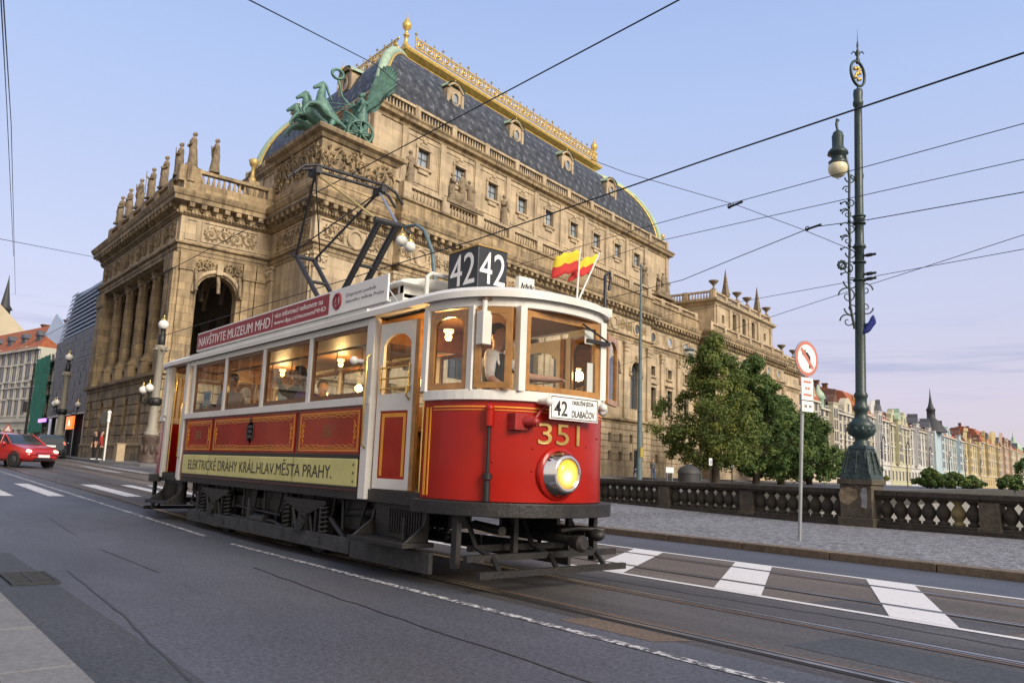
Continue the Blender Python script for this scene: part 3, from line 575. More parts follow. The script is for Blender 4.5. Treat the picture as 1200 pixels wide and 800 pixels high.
def capital(mb, c, r, z, k=10):
    mb.lathe((c[0], c[1], 0), [(r*.86, z), (r*.95, z+.05), (r*.9, z+.1), (r*1.0, z+.35), (r*1.12, z+.6), (r*1.3, z+.85), (r*1.2, z+.92)], 14)
    for j in range(8):
        a = 2*pi*j/8; mb.sphere((c[0]+cos(a)*r*1.08, c[1]+sin(a)*r*1.08, z+.45), r*.27, (1, 1, 1.5), 6); mb.sphere((c[0]+cos(a+.39)*r*1.22, c[1]+sin(a+.39)*r*1.22, z+.78), r*.24, n=6)
    mb.box(c[0]-r*1.32, c[0]+r*1.32, c[1]-r*1.32, c[1]+r*1.32, z+.92, z+1.08)
mb = MB(); r = .40; zb = ZBAND+1.55
mb.box(-.5, .5, -.6, .6, ZBAND+.2, zb-.12); mb.box(-.55, .55, -.66, .66, zb-.12, zb); mb.box(-.56, .56, -.66, .66, ZBAND+.2, ZBAND+.5)
mb.lathe((0, 0, 0), [(r*1.32, zb), (r*1.36, zb+.1), (r*1.28, zb+.2), (r*1.1, zb+.24), (r*1.18, zb+.34), (r*1.04, zb+.42), (r, zb+.5), (r*1.0, zb+2), (r*.97, zb+4), (r*.88, ZA-1.12)], 20)
capital(mb, (0, 0), r*.95, ZA-1.12)
cm = mb.mesh('column', STONE); cm.transform(Matrix.Translation((60, -22, -.9)))
for s in colx: inst(cm, 'column', th, Matrix.Translation(PF(s, -.75, 0)))
mb = MB()                                                 # balustrade between the columns
ss = [1.7]+colx+[PW-1.9]
for a, b in zip(ss, ss[1:]):
    mb.box(a+.5, b-.5, -.95, -.6, ZBAND+1.2, ZBAND+1.4, PF); run(PF, a+.9, b-.9, .34, lambda s: mb.lathe(PF(s, -.78, 0), [(.09, ZBAND+.3), (.13, ZBAND+.6), (.06, ZBAND+1.0), (.1, ZBAND+1.2)], 6))
tb(mb, 'loggia_balustrade', STONE)
mb = MB(); mb.box(-74.6, -53.5, 15.3, 21.6, ZBAND-.2, ZBAND+.22); mb.box(-74.5, -53.6, 15.4, 21.6, ZA-.1, ZA+.3); tb(mb, 'loggia_floor_and_ceiling', STONE)
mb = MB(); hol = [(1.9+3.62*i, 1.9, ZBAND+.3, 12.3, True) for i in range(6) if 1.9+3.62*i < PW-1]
mb.wall(PF, 0, PW, ZBAND+.2, ZA+.1, hol, .6, -5.6); tb(mb, 'loggia_inner_wall', mat('shade_toned_stone', (.085, .065, .045), .9, var=.3, bump=.1))  # dark wall colour has the loggia's interior shade painted in
mb = MB()
for i in range(6):
    for t in (0, .5, 1): mb.tube([PF(.1+3.62*i+cos(pi*k/10)*1.7+1.7, -1.3-3*t, 12.4+sin(pi*k/10)*2.2) for k in range(11)], .13, 5)
tb(mb, 'loggia_vault_ribs', STATUE)
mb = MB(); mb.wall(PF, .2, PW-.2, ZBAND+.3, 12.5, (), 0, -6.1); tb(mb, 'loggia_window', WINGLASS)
for s in (1.0, 1.0): pass
# long facade -------------------------------------------------------------
mb = MB()
hol1 = [(s, .62, 2.55, 3.5, False) for s in [9+2.15*i for i in range(17)]]+[(s, .62, 2.55, 3.5, False) for s in (48.3, 55.5)]
hol2 = [(s, .62, 4.35, 5.3, False) for s in [9+2.15*i for i in range(17)]]
def crs(s0, s1, d0, holes):
    T = lambda s, d, z: LF(s, d+d0, z)
    h1 = [h for h in holes if s0 < h[0] < s1]; z = 2.0
    for (za, zb) in ((2.0, 3.86), (3.86, ZBAND-.25)): courses(T, s0, s1, za, zb, [h for h in h1 if za < h[2] < zb], h=.62, d=.08, reveal=.35)
    mb.wall(T, s0, s1, ZB-.4, 2.0, [h for h in holes if s0 < h[0] < s1 and h[2] < 1.2], .4, .15)
crs(0, 7.2, 0, hol1+hol2); crs(7.2, 45.5, .75, hol1+hol2); crs(45.5, 59.4, 0, hol1+[(51.2, 1.5, .9, 3.4, False)]); crs(59.4, 86, 1.6, hol1); crs(86, 96, .6, [])
tb(mb, 'rusticated_base', STONE2)
mb = MB()
for s in [9+2.15*i for i in range(17)]:
    for z in (3.0, 4.8): mb.box(s-.36, s+.36, .44, .5, z-.52, z+.52, LF)
for s in (48.3, 55.5): mb.box(s-.36, s+.36, -.32, -.25, 2.5, 3.6, LF)
mb.box(50.4, 52, -.4, -.3, .9, 3.5, LF); tb(mb, 'basement_window', WINGLASS)
# piano nobile: pylon bay, arcaded centre, end bays
mb = MB(); bays = [9.3+4.7*i for i in range(8)]
mb.wall(LF, 0, 7.2, ZBAND+.25, ZA+.05, [(3.6, 1.7, 8.2, 11.2, False)], .4, 0); mb.wall(BF, 0, 6.98, ZBAND+.25, ZA+.05, (), 0, 0)
mb.wall(LF, 7.2, 45.5, ZBAND+.25, ZA+.05, [(b, 2.3, 8.0, 13.0, True) for b in bays], .7, .75)
for a, b in ((47.3, 2.1), (51.4, 2.1), (55.7, 2.1)): pass
mb.wall(LF, 45.5, 59.4, ZBAND+.25, 11.6, [(s, 1.25, 7.9, 10.9, False) for s in (47.3, 51.4, 55.7)], .4, 0)
mb.wall(LF, 45.5, 59.4, 11.6, ZA+.05, [(s, .95, 12.3, 13.3, False) for s in (47.3, 51.4, 55.7)], .35, 0)
mb.wall(LF, 59.4, 86, ZBAND+.25, 11.6, [(s, 1.3, 7.9, 10.9, False) for s in (62, 66.3, 70.6, 74.9, 79.2, 83.5)], .4, 1.6); mb.wall(LF, 59.4, 86, 11.6, ZA+.05, [(s, .95, 12.3, 13.3, False) for s in (62, 66.3, 70.6, 74.9, 79.2, 83.5)], .35, 1.6)
mb.wall(LF, 86, 96, ZBAND+.25, ZA+.05, (), .4, .6)
for p, q in ((LF(7.2, 0, 0), LF(7.2, .75, 0)), (LF(45.5, .75, 0), LF(45.5, 0, 0)), (LF(59.4, 0, 0), LF(59.4, 1.6, 0)), (LF(86, 1.6, 0), LF(86, .6, 0)), (LF(96, .6, 0), LF(96, -14, 0))):
    mb.quad(p+Vector((0, 0, .5)), q+Vector((0, 0, .5)), q+Vector((0, 0, ZA)), p+Vector((0, 0, ZA)))
tb(mb, 'facade_wall', STONE2)
def pil(T, s, d, w=.45):                                   # a pilaster with base and capital
    mb = MB(); mb.box(s-w, s+w, d-.05, d+.2, ZBAND+1.5, ZA-1.0, T); mb.box(s-w-.1, s+w+.1, d-.05, d+.3, ZBAND+.27, ZBAND+1.5, T); mb.box(s-w-.06, s+w+.06, d-.05, d+.3, ZA-1.0, ZA-.02, T); mb.box(s-w-.16, s+w+.16, d-.05, d+.36, ZA-.2, ZA-.015, T)
    for k in range(6): mb.sphere(T(s+(k-2.5)*w*.38, d+.28, ZA-.55+.15*(k % 2)), .15, n=6)
    tb(mb, 'pilaster', STONE2)
for s in (.6, 6.5): pil(LF, s, 0)
for s in (.55, 6.3): pil(BF, s, 0)
for b in bays: pil(LF, b-2.35, .75, .42)
pil(LF, 44.8, .75, .42)
for s in (46.0, 49.4, 53.6, 58.4): pil(LF, s, 0, .36)
for s in (60.1, 64.2, 68.5, 72.8, 77.1, 81.4, 85.3): pil(LF, s, 1.6, .36)
def window(T, c, w, zb, zt, d, bars=(1, 2), arched=False, M=WINGLASS):
    mb = MB(); f = .07
    if arched:
        N = 10; zs = zt-w/2; pts = [T(c-w/2, d, zb)]+[T(c-cos(pi*i/N)*w/2, d, zs+sin(pi*i/N)*w/2) for i in range(N+1)]+[T(c+w/2, d, zb)]
        mb.tube(pts, .06, 4); mb.box(c-w/2, c+w/2, d-.04, d+.05, zs-.05, zs+.05, T)
    else:
        for a, b, e, g_ in ((c-w/2, c-w/2+f, zb, zt), (c+w/2-f, c+w/2, zb, zt), (c-w/2+f, c+w/2-f, zb, zb+f), (c-w/2+f, c+w/2-f, zt-f, zt)): mb.box(a, b, d-.03, d+.06, e, g_, T)
    for i in range(bars[0]): x = c-w/2+w*(i+1)/(bars[0]+1); mb.box(x-.03, x+.03, d-.02, d+.05, zb+f, zt-f, T)
    for i in range(bars[1]): z = zb+(zt-zb)*(i+1)/(bars[1]+1); mb.box(c-w/2+f, c+w/2-f, d-.015, d+.045, z-.03, z+.03, T)
    o = tb(mb, 'window', WINFRAME); mb = MB()
    if arched: mb.poly([T(c-w/2, d, zb)]+[T(c-cos(pi*i/10)*w/2, d, zt-w/2+sin(pi*i/10)*w/2) for i in range(11)]+[T(c+w/2, d, zb)])
    else: mb.quad(T(c-w/2, d, zb), T(c+w/2, d, zb), T(c+w/2, d, zt), T(c-w/2, d, zt))
    p = mb.build('pane', M, o); p.data.transform(Matrix.Translation((60, -22, -.9))); return o
def surround(mb_, T, c, w, zb, zt, d, hood=True, M=STONE2):
    mb = MB()
    for a, b in ((c-w/2-.22, c-w/2), (c+w/2, c+w/2+.22)): mb.box(a, b, d-.03, d+.12, zb-.1, zt, T)
    mb.box(c-w/2-.26, c+w/2+.26, d-.03, d+.16, zt, zt+.25, T); mb.box(c-w/2-.3, c+w/2+.3, d-.03, d+.22, zb-.28, zb-.08, T)
    if hood: mb.box(c-w/2-.4, c+w/2+.4, d-.03, d+.34, zt+.4, zt+.56, T)
    tb(mb, 'window_surround', M)
window(LF, 3.6, 1.7, 8.2, 11.2, -.32)
for b in bays: window(LF, b, 2.3, 8.0, 13.0, .2, (2, 2), True)
for s in (47.3, 51.4, 55.7): window(LF, s, 1.25, 7.9, 10.9, -.3, (1, 2)); window(LF, s, .95, 12.3, 13.3, -.28, (1, 0))
for s in (62, 66.3, 70.6, 74.9, 79.2, 83.5): window(LF, s, 1.3, 7.9, 10.9, 1.3, (1, 2)); window(LF, s, .95, 12.3, 13.3, 1.3, (1, 0))
for s in (47.3, 51.4, 55.7): surround(mb, LF, s, 1.25, 7.9, 10.9, 0); surround(mb, LF, s, .95, 12.3, 13.3, 0, False)
for s in (62, 66.3, 70.6, 74.9, 79.2, 83.5): surround(mb, LF, s, 1.3, 7.9, 10.9, 1.6); surround(mb, LF, s, .95, 12.3, 13.3, 1.6, False)
surround(mb, LF, 3.6, 1.7, 8.2, 11.2, 0)
for b in bays:
    mb = MB(); mb.tube([LF(b-cos(pi*i/12)*1.32, .8, 11.85+sin(pi*i/12)*1.32) for i in range(13)], .14, 5); mb.box(b-.22, b+.22, .7, 1.05, 12.95, 13.7, LF)
    for sg in (-1, 1): mb.box(b+sg*1.32-.18, b+sg*1.32+.18, .7, .95, 11.5, 11.75, LF)
    tb(mb, 'window_surround', STONE2)
# frieze: scroll panels and oculi
def carved(T, *a, **k):
    mb = MB(); relief(mb, T, *a, **k); tb(mb, 'carved_panel', STONE)
def frame(mb, T, a, b, za, zb, d, w=.1):
    mb.box(a, b, d-.03, d+.07, zb-w, zb, T); mb.box(a, b, d-.03, d+.07, za, za+w, T); mb.box(a, a+w, d-.03, d+.07, za+w, zb-w, T); mb.box(b-w, b, d-.03, d+.07, za+w, zb-w, T)
def pframe(*a):
    mb = MB(); frame(mb, *a); tb(mb, 'panel_frame', STONE2)
for i in range(6): a = .5+(PW-1)/6*i; carved(PF, a+.25, a+(PW-1)/6-.25, ZA+1.05, ZFR-.2, rg, .09, .06); pframe(PF, a+.12, a+(PW-1)/6-.12, ZA+.95, ZFR-.08, 0)
for T, a, b, z0_, z1_ in ((PS, 1.6, 5.2, 1.1, .3), (BF, 1.0, 6.2, 1.05, .25), (LF, 1.0, 2.7, 1.1, .25), (LF, 4.6, 6.3, 1.1, .25)): carved(T, a, b, ZA+z0_, ZFR-z1_, rg, .08, .05)
for b in bays: 
    for sg in (-1, 1): carved(lambda s, d, z: LF(s, d+.75, z), b+sg*1.55-.55, b+sg*1.55+.55, ZA+1.2, ZFR-.35, rg, .07, .05)
for T, a, b, z1_ in ((PS, 1.4, 5.4, .15), (PS, .3, 1.15, .15), (PS, 5.6, 6.2, .15), (BF, .7, 6.5, .12), (LF, .5, 6.8, .12)): pframe(T, a, b, ZA+.98, ZFR-z1_, 0)
ocs = [(3.65, 0)]+[(b, .75) for b in bays]+[(s, 0) for s in (47.3, 51.4, 55.7)]+[(s, 1.6) for s in (62, 66.3, 70.6, 74.9, 79.2, 83.5)]
for s, d in ocs: 
    ax = NV; mb = MB(); mb.torus(LF(s, d+.03, 16.55), ax, .62, .13, 20, 6); frame(mb, LF, s-1.05, s+1.05, ZA+1.0, ZFR-.15, d, .08)
    if s > 46:
        for k in (-1.35, 1.35): 
            for j in range(4): mb.box(s+k-.22+.13*j, s+k-.14+.13*j, d-.02, d+.05, ZA+1.15, ZFR-.3, LF)
    tb(mb, 'oculus_surround', STONE2)
for s, d in ocs:
    mb = MB(); c = LF(s, d+.012, 16.55); mb.poly(mb.ring(c, NV, .55, 18)); tb(mb, 'oculus', WINGLASS2 if s > 49 else (STONE2 if s < 40 else WINGLASS))
# parapets over the main cornice
ZP = ZC+.02
mb = MB()
mb.sweep([PF(0, -6.4, 0)[:2], A, B, Cc, D, L_(7.2, 0)], [(-.75, ZP), (.1, ZP), (.1, ZP+.8), (-.75, ZP+.8)])
mb.sweep([L_(7.2, -3), L_(7.2, .75), L_(45.5, .75), L_(45.5, 0), L_(59.4, 0)], [(-.8, ZP), (.12, ZP), (.12, ZP+1.3), (.28, ZP+1.38), (.28, ZP+1.55), (-.8, ZP+1.55)])
mb.sweep([L_(59.4, 0), L_(59.4, 1.6), L_(96, 1.6)], [(-.6, ZP), (.1, ZP), (.1, ZP+.35), (-.6, ZP+.35)])
tb(mb, 'parapet', STONE)
def balrow(mb, T, s0, s1, z0, h, d, post=4.0, step=.36, w=.5):
    n = max(1, int(round((s1-s0)/post))); st = (s1-s0)/n
    mb.box(s0, s1, d-.22, d+.22, z0+h-.22, z0+h, T); mb.box(s0, s1, d-.2, d+.2, z0, z0+.14, T)
    for i in range(n+1): mb.box(s0+st*i-w/2, s0+st*i+w/2, d-.26, d+.26, z0+.001, z0+h+.06, T)
    for i in range(n): run(T, s0+st*i+w/2, s0+st*(i+1)-w/2, step, lambda s: mb.lathe(T(s, d, 0), [(.08, z0+.14), (.125, z0+.14+.3*(h-.36)), (.055, z0+.14+.75*(h-.36)), (.09, z0+h-.22)], 6))
mb = MB(); balrow(mb, PF, .3, PW-.3, ZP+.8, 1.05, -.3, 3.45, .36, 1.0); balrow(mb, PS, .3, 6.6, ZP+.8, 1.05, -.3, 6.3, .36, 1.5); tb(mb, 'loggia_roof_balustrade', STONE)
mb = MB(); balrow(mb, LF, 7.6, 45.2, ZP+1.55, 1.2, .5, 4.0, .36, .8); tb(mb, 'gallery_balustrade', STONE2)
mb = MB(); balrow(mb, LF, 45.6, 59.2, ZP+1.55, .85, -.4, 4.4, .36, .8); tb(mb, 'gallery_balustrade', STONE2)
mb = MB(); balrow(mb, LF, 60, 86, ZP+.35, 1.0, 1.3, 4.2, .4, .7); tb(mb, 'wing_balustrade', STONE2)
mb = MB(); balrow(mb, LF, 86, 96, ZP+.35, 1.0, .3, 4.2, .4, .7); tb(mb, 'wing_balustrade', STONE2)
# roofs of the lower parts
mb = MB(); mb.prism([A, B, Cc, (-74.6, 21.6)], ZC-.3, ZC+.06); mb.prism([L_(3, -.4), L_(59, -.4), L_(59, -8), L_(7, -8)], ZC+.2, ZC+.3); mb.prism([L_(59.4, 1.2), L_(95.8, 1.2), L_(95.8, -14), L_(59.4, -14)], ZC-.2, ZC+.1); tb(mb, 'lower_roof', STONE)
# pylon that carries the bronze team
ZPT = 23.75
mb = MB(); pb_ = [(-74, 27), (-74, 21.7), (-46.55, 21.7), L_(7.1, -.05), L_(7.1, -6)]; mb.prism(pb_, ZP+.05, ZP+1.3); mb.sweep(pb_, [(0, ZP+.82), (.22, ZP+.82), (.22, ZP+1.3), (.08, ZP+1.42), (0, ZP+1.42)]); tb(mb, 'pylon_plinth', STONE)
mb = MB(); pyl = [(-54.3, 27), (-54.3, 21.7), (-46.55, 21.7), L_(7.1, -.05), L_(7.1, -6)]
mb.prism([(-54.3, 26.9), (-54.3, 21.72), (-46.57, 21.72), L_(7.08, -.07), L_(7.08, -5.9)], ZP+1.2, ZPT-.5); mb.sweep(pyl, [(-.3, ZPT-.75), (.1, ZPT-.75), (.28, ZPT-.5), (.55, ZPT-.35), (.62, ZPT-.12), (.5, ZPT), (-.3, ZPT)]); mb.prism(pyl, ZPT-.5, ZPT-.05); tb(mb, 'statue_pylon', STONE)
mb = MB(); relief(mb, lambda s, d, z: Vector((-54.3+s, 21.7-d, z)), .3, 7.6, ZP+1.55, ZPT-.8, rg, .13, .12); relief(mb, lambda s, d, z: LF(s, d-.04, z), .25, 6.9, ZP+1.55, ZPT-.8, rg, .13, .12)
tb(mb, 'pylon_carving', STONE)
# attic storey
A0 = Vector(L_(8.7, -5)); AB = Vector(L_(61.0, -5)); AC = Vector(L_(61.0, -33)); AD = Vector((-80.2, A0.y))
att = [tuple(AD), tuple(A0), tuple(AB), tuple(AC)]
ZT = 30.5
mb = MB(); hol = [(14.64+4.71*i, 1.45, 26.75, 28.3, False) for i in range(9)]
mb.wall(LF, 8.7, 61.0, 18.5, ZT-.8, hol, .35, -5)
T2 = lambda s, d, z: Vector((AD.x+s, A0.y-d, z)); WF = A0.x-AD.x
mb.wall(T2, 0, WF, 18.5, ZT-.8, [(WF/2+k*4.6, 1.4, 26.7, 28.2, False) for k in (-2, -1, 0, 1, 2)], .35, 0)
mb.quad((*AB, 18.5), (*AC, 18.5), (*AC, ZT), (*AB, ZT)); mb.quad((*AC, 18.5), (*AD, 18.5), (*AD, ZT), (*AC, ZT)); tb(mb, 'attic_wall', STONE2)
mb = MB()
for i in range(10):
    s = 12.3+4.71*i; mb.box(s-.32, s+.32, -5.05, -4.88, 21, ZT-.9, LF)
for s in (9.1, 60.5): mb.box(s-.38, s+.38, -5.05, -4.86, 21, ZT-.9, LF)
mb.box(8.6, 61.1, -5.05, -4.82, 24.55, 24.8, LF); mb.box(8.6, 61.1, -5.05, -4.85, 22.3, 22.9, LF)
for i in range(9):
    s = 14.64+4.71*i; surround(mb, LF, s, 1.45, 26.75, 28.3, -5, False); mb.box(s-.5, s+.5, -5.03, -4.8, 28.55, 28.75, LF); mb.sphere(LF(s, -4.85, 28.9), .2, n=8)
    mb.box(s-.6, s+.6, -5.03, -4.86, 26.1, 26.45, LF)
    a, b = s-1.95, s+1.95; frame(mb, LF, a, b, 25.1, 29.2, -5, .06)
for i in range(7): s = .8+i*(WF-1.6)/6; mb.box(s-.4, s+.4, -.05, .12, 19, ZT-.9, T2)
tb(mb, 'attic_mouldings', STONE2)
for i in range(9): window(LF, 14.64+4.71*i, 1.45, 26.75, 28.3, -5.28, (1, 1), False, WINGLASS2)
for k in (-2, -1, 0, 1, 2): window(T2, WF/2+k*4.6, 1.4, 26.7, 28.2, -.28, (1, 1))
attp = [tuple(AD), tuple(A0), tuple(AB), tuple(AC)]
mb = MB(); mb.sweep(attp, [(-.5, ZT-.9), (.1, ZT-.9), (.16, ZT-.65), (.5, ZT-.5), (.56, ZT-.25), (.7, ZT-.1), (.72, ZT), (-.5, ZT+.05)], True)
mb.sweep(attp, [(-.8, ZT), (.05, ZT), (.05, ZT+.28), (-.8, ZT+.28)], True); tb(mb, 'attic_cornice', STONE)
mb = MB(); balrow(mb, LF, 9.0, 60.7, ZT+.28, 1.15, -5.2, 4.7, .36, .6); balrow(mb, T2, .3, WF-.3, ZT+.28, .95, -.25, 4.4, .36, .55); tb(mb, 'attic_balustrade', STONE2)
# mansard roof with hip ribs, gilded cornice and cresting
b0 = [Vector(AD)+Vector((.9, .7)), Vector(A0)+Vector((-.75, .7)), Vector(AB)-UV_.to_2d()*.8-NV.to_2d()*.8, Vector(AC)-UV_.to_2d()*.8+NV.to_2d()*.8]
tA = Vector(L_(17.6, -11)); tB = Vector(L_(50.8, -11)); tC = Vector(L_(50.8, -24)); tD = Vector((-73.1, tA.y))
b1 = [tD, tA, tB, tC]; Z0, Z1 = ZT+.2, 39.5
SL = bpy.data.materials.new('patterned_slate'); SL.use_nodes = True; MATS['patterned_slate'] = SL
n, l = SL.node_tree.nodes, SL.node_tree.links; bs = n['Principled BSDF']; uvn = n.new('ShaderNodeUVMap'); uvn.uv_map = 'UVMap'; sx = n.new('ShaderNodeSeparateXYZ'); l.new(uvn.outputs[0], sx.inputs[0])
def mth(op, a, b=None, c=None):
    q = n.new('ShaderNodeMath'); q.operation = op
    for i, x in enumerate((a, b, c)):
        if x is None: continue
        if isinstance(x, (int, float)): q.inputs[i].default_value = x
        else: l.new(x, q.inputs[i])
    return q.outputs[0]
row = mth('FLOOR', mth('DIVIDE', sx.outputs[1], 1.0)); u = mth('ADD', mth('DIVIDE', sx.outputs[0], 1.25), mth('MULTIPLY', mth('MODULO', row, 2.0), .5))
fa = mth('ABSOLUTE', mth('SUBTRACT', mth('FRACT', u), .5)); fb = mth('ABSOLUTE', mth('SUBTRACT', mth('FRACT', mth('DIVIDE', sx.outputs[1], 1.0)), .5))
star = mth('MULTIPLY', mth('LESS_THAN', mth('MINIMUM', fa, fb), .06), mth('LESS_THAN', mth('MAXIMUM', mth('MULTIPLY', fa, 1.2), fb), .34))
nn = n.new('ShaderNodeTexNoise'); nn.inputs['Scale'].default_value = 1.3; nn.inputs['Detail'].default_value = 6; l.new(uvn.outputs[0], nn.inputs[0])
rr = n.new('ShaderNodeValToRGB'); l.new(nn.outputs[0], rr.inputs[0]); rr.color_ramp.elements[0].position = .35; rr.color_ramp.elements[1].position = .7; rr.color_ramp.elements[0].color = (.018, .022, .030, 1); rr.color_ramp.elements[1].color = (.070, .082, .108, 1)
bk = n.new('ShaderNodeTexBrick'); bk.inputs['Scale'].default_value = 3.2; bk.inputs['Color1'].default_value = (1.15, 1.15, 1.15, 1); bk.inputs['Color2'].default_value = (.75, .75, .75, 1); bk.inputs['Mortar'].default_value = (.45, .45, .45, 1); bk.inputs['Mortar Size'].default_value = .02; l.new(uvn.outputs[0], bk.inputs[0])
mz = n.new('ShaderNodeMix'); mz.data_type = 'RGBA'; mz.blend_type = 'MULTIPLY'; mz.inputs[0].default_value = 1; l.new(rr.outputs[0], mz.inputs[6]); l.new(bk.outputs[0], mz.inputs[7])
mw = n.new('ShaderNodeMix'); mw.data_type = 'RGBA'; l.new(mth('MULTIPLY', star, mth('MULTIPLY', mth('SUBTRACT', nn.outputs[0], .34), 1.5)), mw.inputs[0]); l.new(mz.outputs[2], mw.inputs[6]); mw.inputs[7].default_value = (.30, .32, .34, 1); l.new(mw.outputs[2], bs.inputs['Base Color']); bs.inputs['Roughness'].default_value = .58
def rp(e, t):
    a = pi/2*t*.96; f = (1-cos(a))/(1-cos(pi/2*.96)); g = sin(a)/sin(pi/2*.96); p = b0[e].lerp(b1[e], f); return Vector((p.x, p.y, Z0+(Z1-Z0)*g))
mb = MB(); mb.uv = {}; NT = 14; NU = 24; mb.sm = True
for e in range(4):
    f_ = (e+1) % 4; base = len(mb.v); vlen = 0; ln = (b0[f_]-b0[e]).length; g = []; prev = None
    for j in range(NT+1):
        P, Q = rp(e, j/NT), rp(f_, j/NT); mid = (P+Q)/2
        if prev is not None: vlen += (mid-prev).length
        prev = mid; L2 = (Q-P).length
        for i in range(NU+1): mb.uv[len(mb.v)+len(g)] = ((ln-L2)/2+L2*i/NU, vlen); g.append(P.lerp(Q, i/NU))
    mb.add(g, [(j*(NU+1)+i, j*(NU+1)+i+1, (j+1)*(NU+1)+i+1, (j+1)*(NU+1)+i) for j in range(NT) for i in range(NU)])
tb(mb, 'mansard_roof', SL)
for e in range(4):
    mb = MB(); pts = [rp(e, j/16) for j in range(17)]; mb.tube(pts, .42, 8); tb(mb, 'hip_rib', COPPER)
    mb = MB(); c2 = Vector((sum(b0, Vector((0, 0))).x/4, sum(b0, Vector((0, 0))).y/4)); 
    for sg in (-1, 1):
        dirv = (b0[(e+1) % 4]-b0[e]).normalized() if sg > 0 else (b0[e-1]-b0[e]).normalized()
        mb.tube([p+Vector((dirv.x, dirv.y, 0))*.62+Vector((0, 0, .08)) for p in pts], .13, 6)
    tb(mb, 'rib_edging', GOLD)
top = [tuple(p) for p in b1]
mb = MB(); mb.sweep(top, [(-.6, Z1-.5), (.25, Z1-.5), (.45, Z1-.2), (.5, Z1+.45), (.72, Z1+.6), (1.05, Z1+.85), (1.12, Z1+1.05), (1.12, Z1+1.2), (-.6, Z1+1.4)], True); mb.prism(top, Z1+.3, Z1+1.3); tb(mb, 'gilded_cornice', GOLD)
mb = MB(); FIN = []
for e in range(4):
    p, q = b1[e], b1[(e+1) % 4]; ln = (q-p).length; d = (q-p)/ln; nn_ = Vector((d.y, -d.x)); T = lambda s, o, z, p=p, d=d, nn_=nn_: Vector((p.x+d.x*s+nn_.x*(o+1.05), p.y+d.y*s+nn_.y*(o+1.05), z))
    if e in (2, 3): k = max(2, int(ln/2.4))
    else: k = int(ln/1.25)
    mb.box(0, ln, -.06, .06, Z1+1.40, Z1+1.52, T); mb.box(0, ln, -.05, .05, Z1+2.42, Z1+2.52, T)
    for i in range(k):
        s = ln*(i+.5)/k; h = ln/k/2; mb.torus(T(s, 0, Z1+1.97), (nn_.x, nn_.y, 0), .33, .075, 12, 5)
        mb.box(s-h-.05, s-h+.05, -.05, .05, Z1+1.52, Z1+2.6, T); mb.sphere(T(s, 0, Z1+1.97), .16, n=6)
        for a in (-1, 1): mb.cyl(T(s+a*h, 0, Z1+1.52), T(s+a*.3, 0, Z1+1.80), .05, n=4); mb.cyl(T(s+a*h, 0, Z1+2.42), T(s+a*.3, 0, Z1+2.14), .05, n=4)
        big = i % 3 == 0; FIN.append((T(s-h, 0, Z1+2.5), 1.5 if big else 1.0))
tb(mb, 'roof_cresting', GOLD); q_ = MB(); q_.cyl((0, 0, 0), (0, 0, .42), .035, .02, 4); q_.sphere((0, 0, .26), .09, n=6); cfm = q_.mesh('cresting_finial', mat('dull_gilding', (.32, .27, .14), .5, metal=.4, var=.3, bump=0))
for p_, s_ in FIN: inst(cfm, 'cresting_finial', th, Matrix.Translation(p_+Vector((60, -22, -.9))) @ Matrix.Scale(s_, 4))
mb = MB(); mb.lathe((0, 0, 0), [(.42, 0), (.42, .5), (.25, .6), (.2, 1.5), (.36, 1.6), (.36, 1.75), (.18, 1.85), (.16, 2.2), (.5, 2.6), (.55, 2.95), (.4, 3.3), (.2, 3.45), (.22, 3.65), (.08, 3.8), (.05, 4.3), (0, 4.35)], 10); fm = mb.mesh('corner_finial', GOLD); fm.transform(Matrix.Translation((60, -22, -.9)))
for p in b1: q = p+(p-Vector((sum(x.x for x in b1)/4, sum(x.y for x in b1)/4))).normalized()*.5; inst(fm, 'corner_finial', th, Matrix.Translation((q.x, q.y, Z1+1.4)) @ Matrix.Translation((60, -22, -.9)) @ Matrix.Scale(.85, 4) @ Matrix.Translation((-60, 22, .9)))
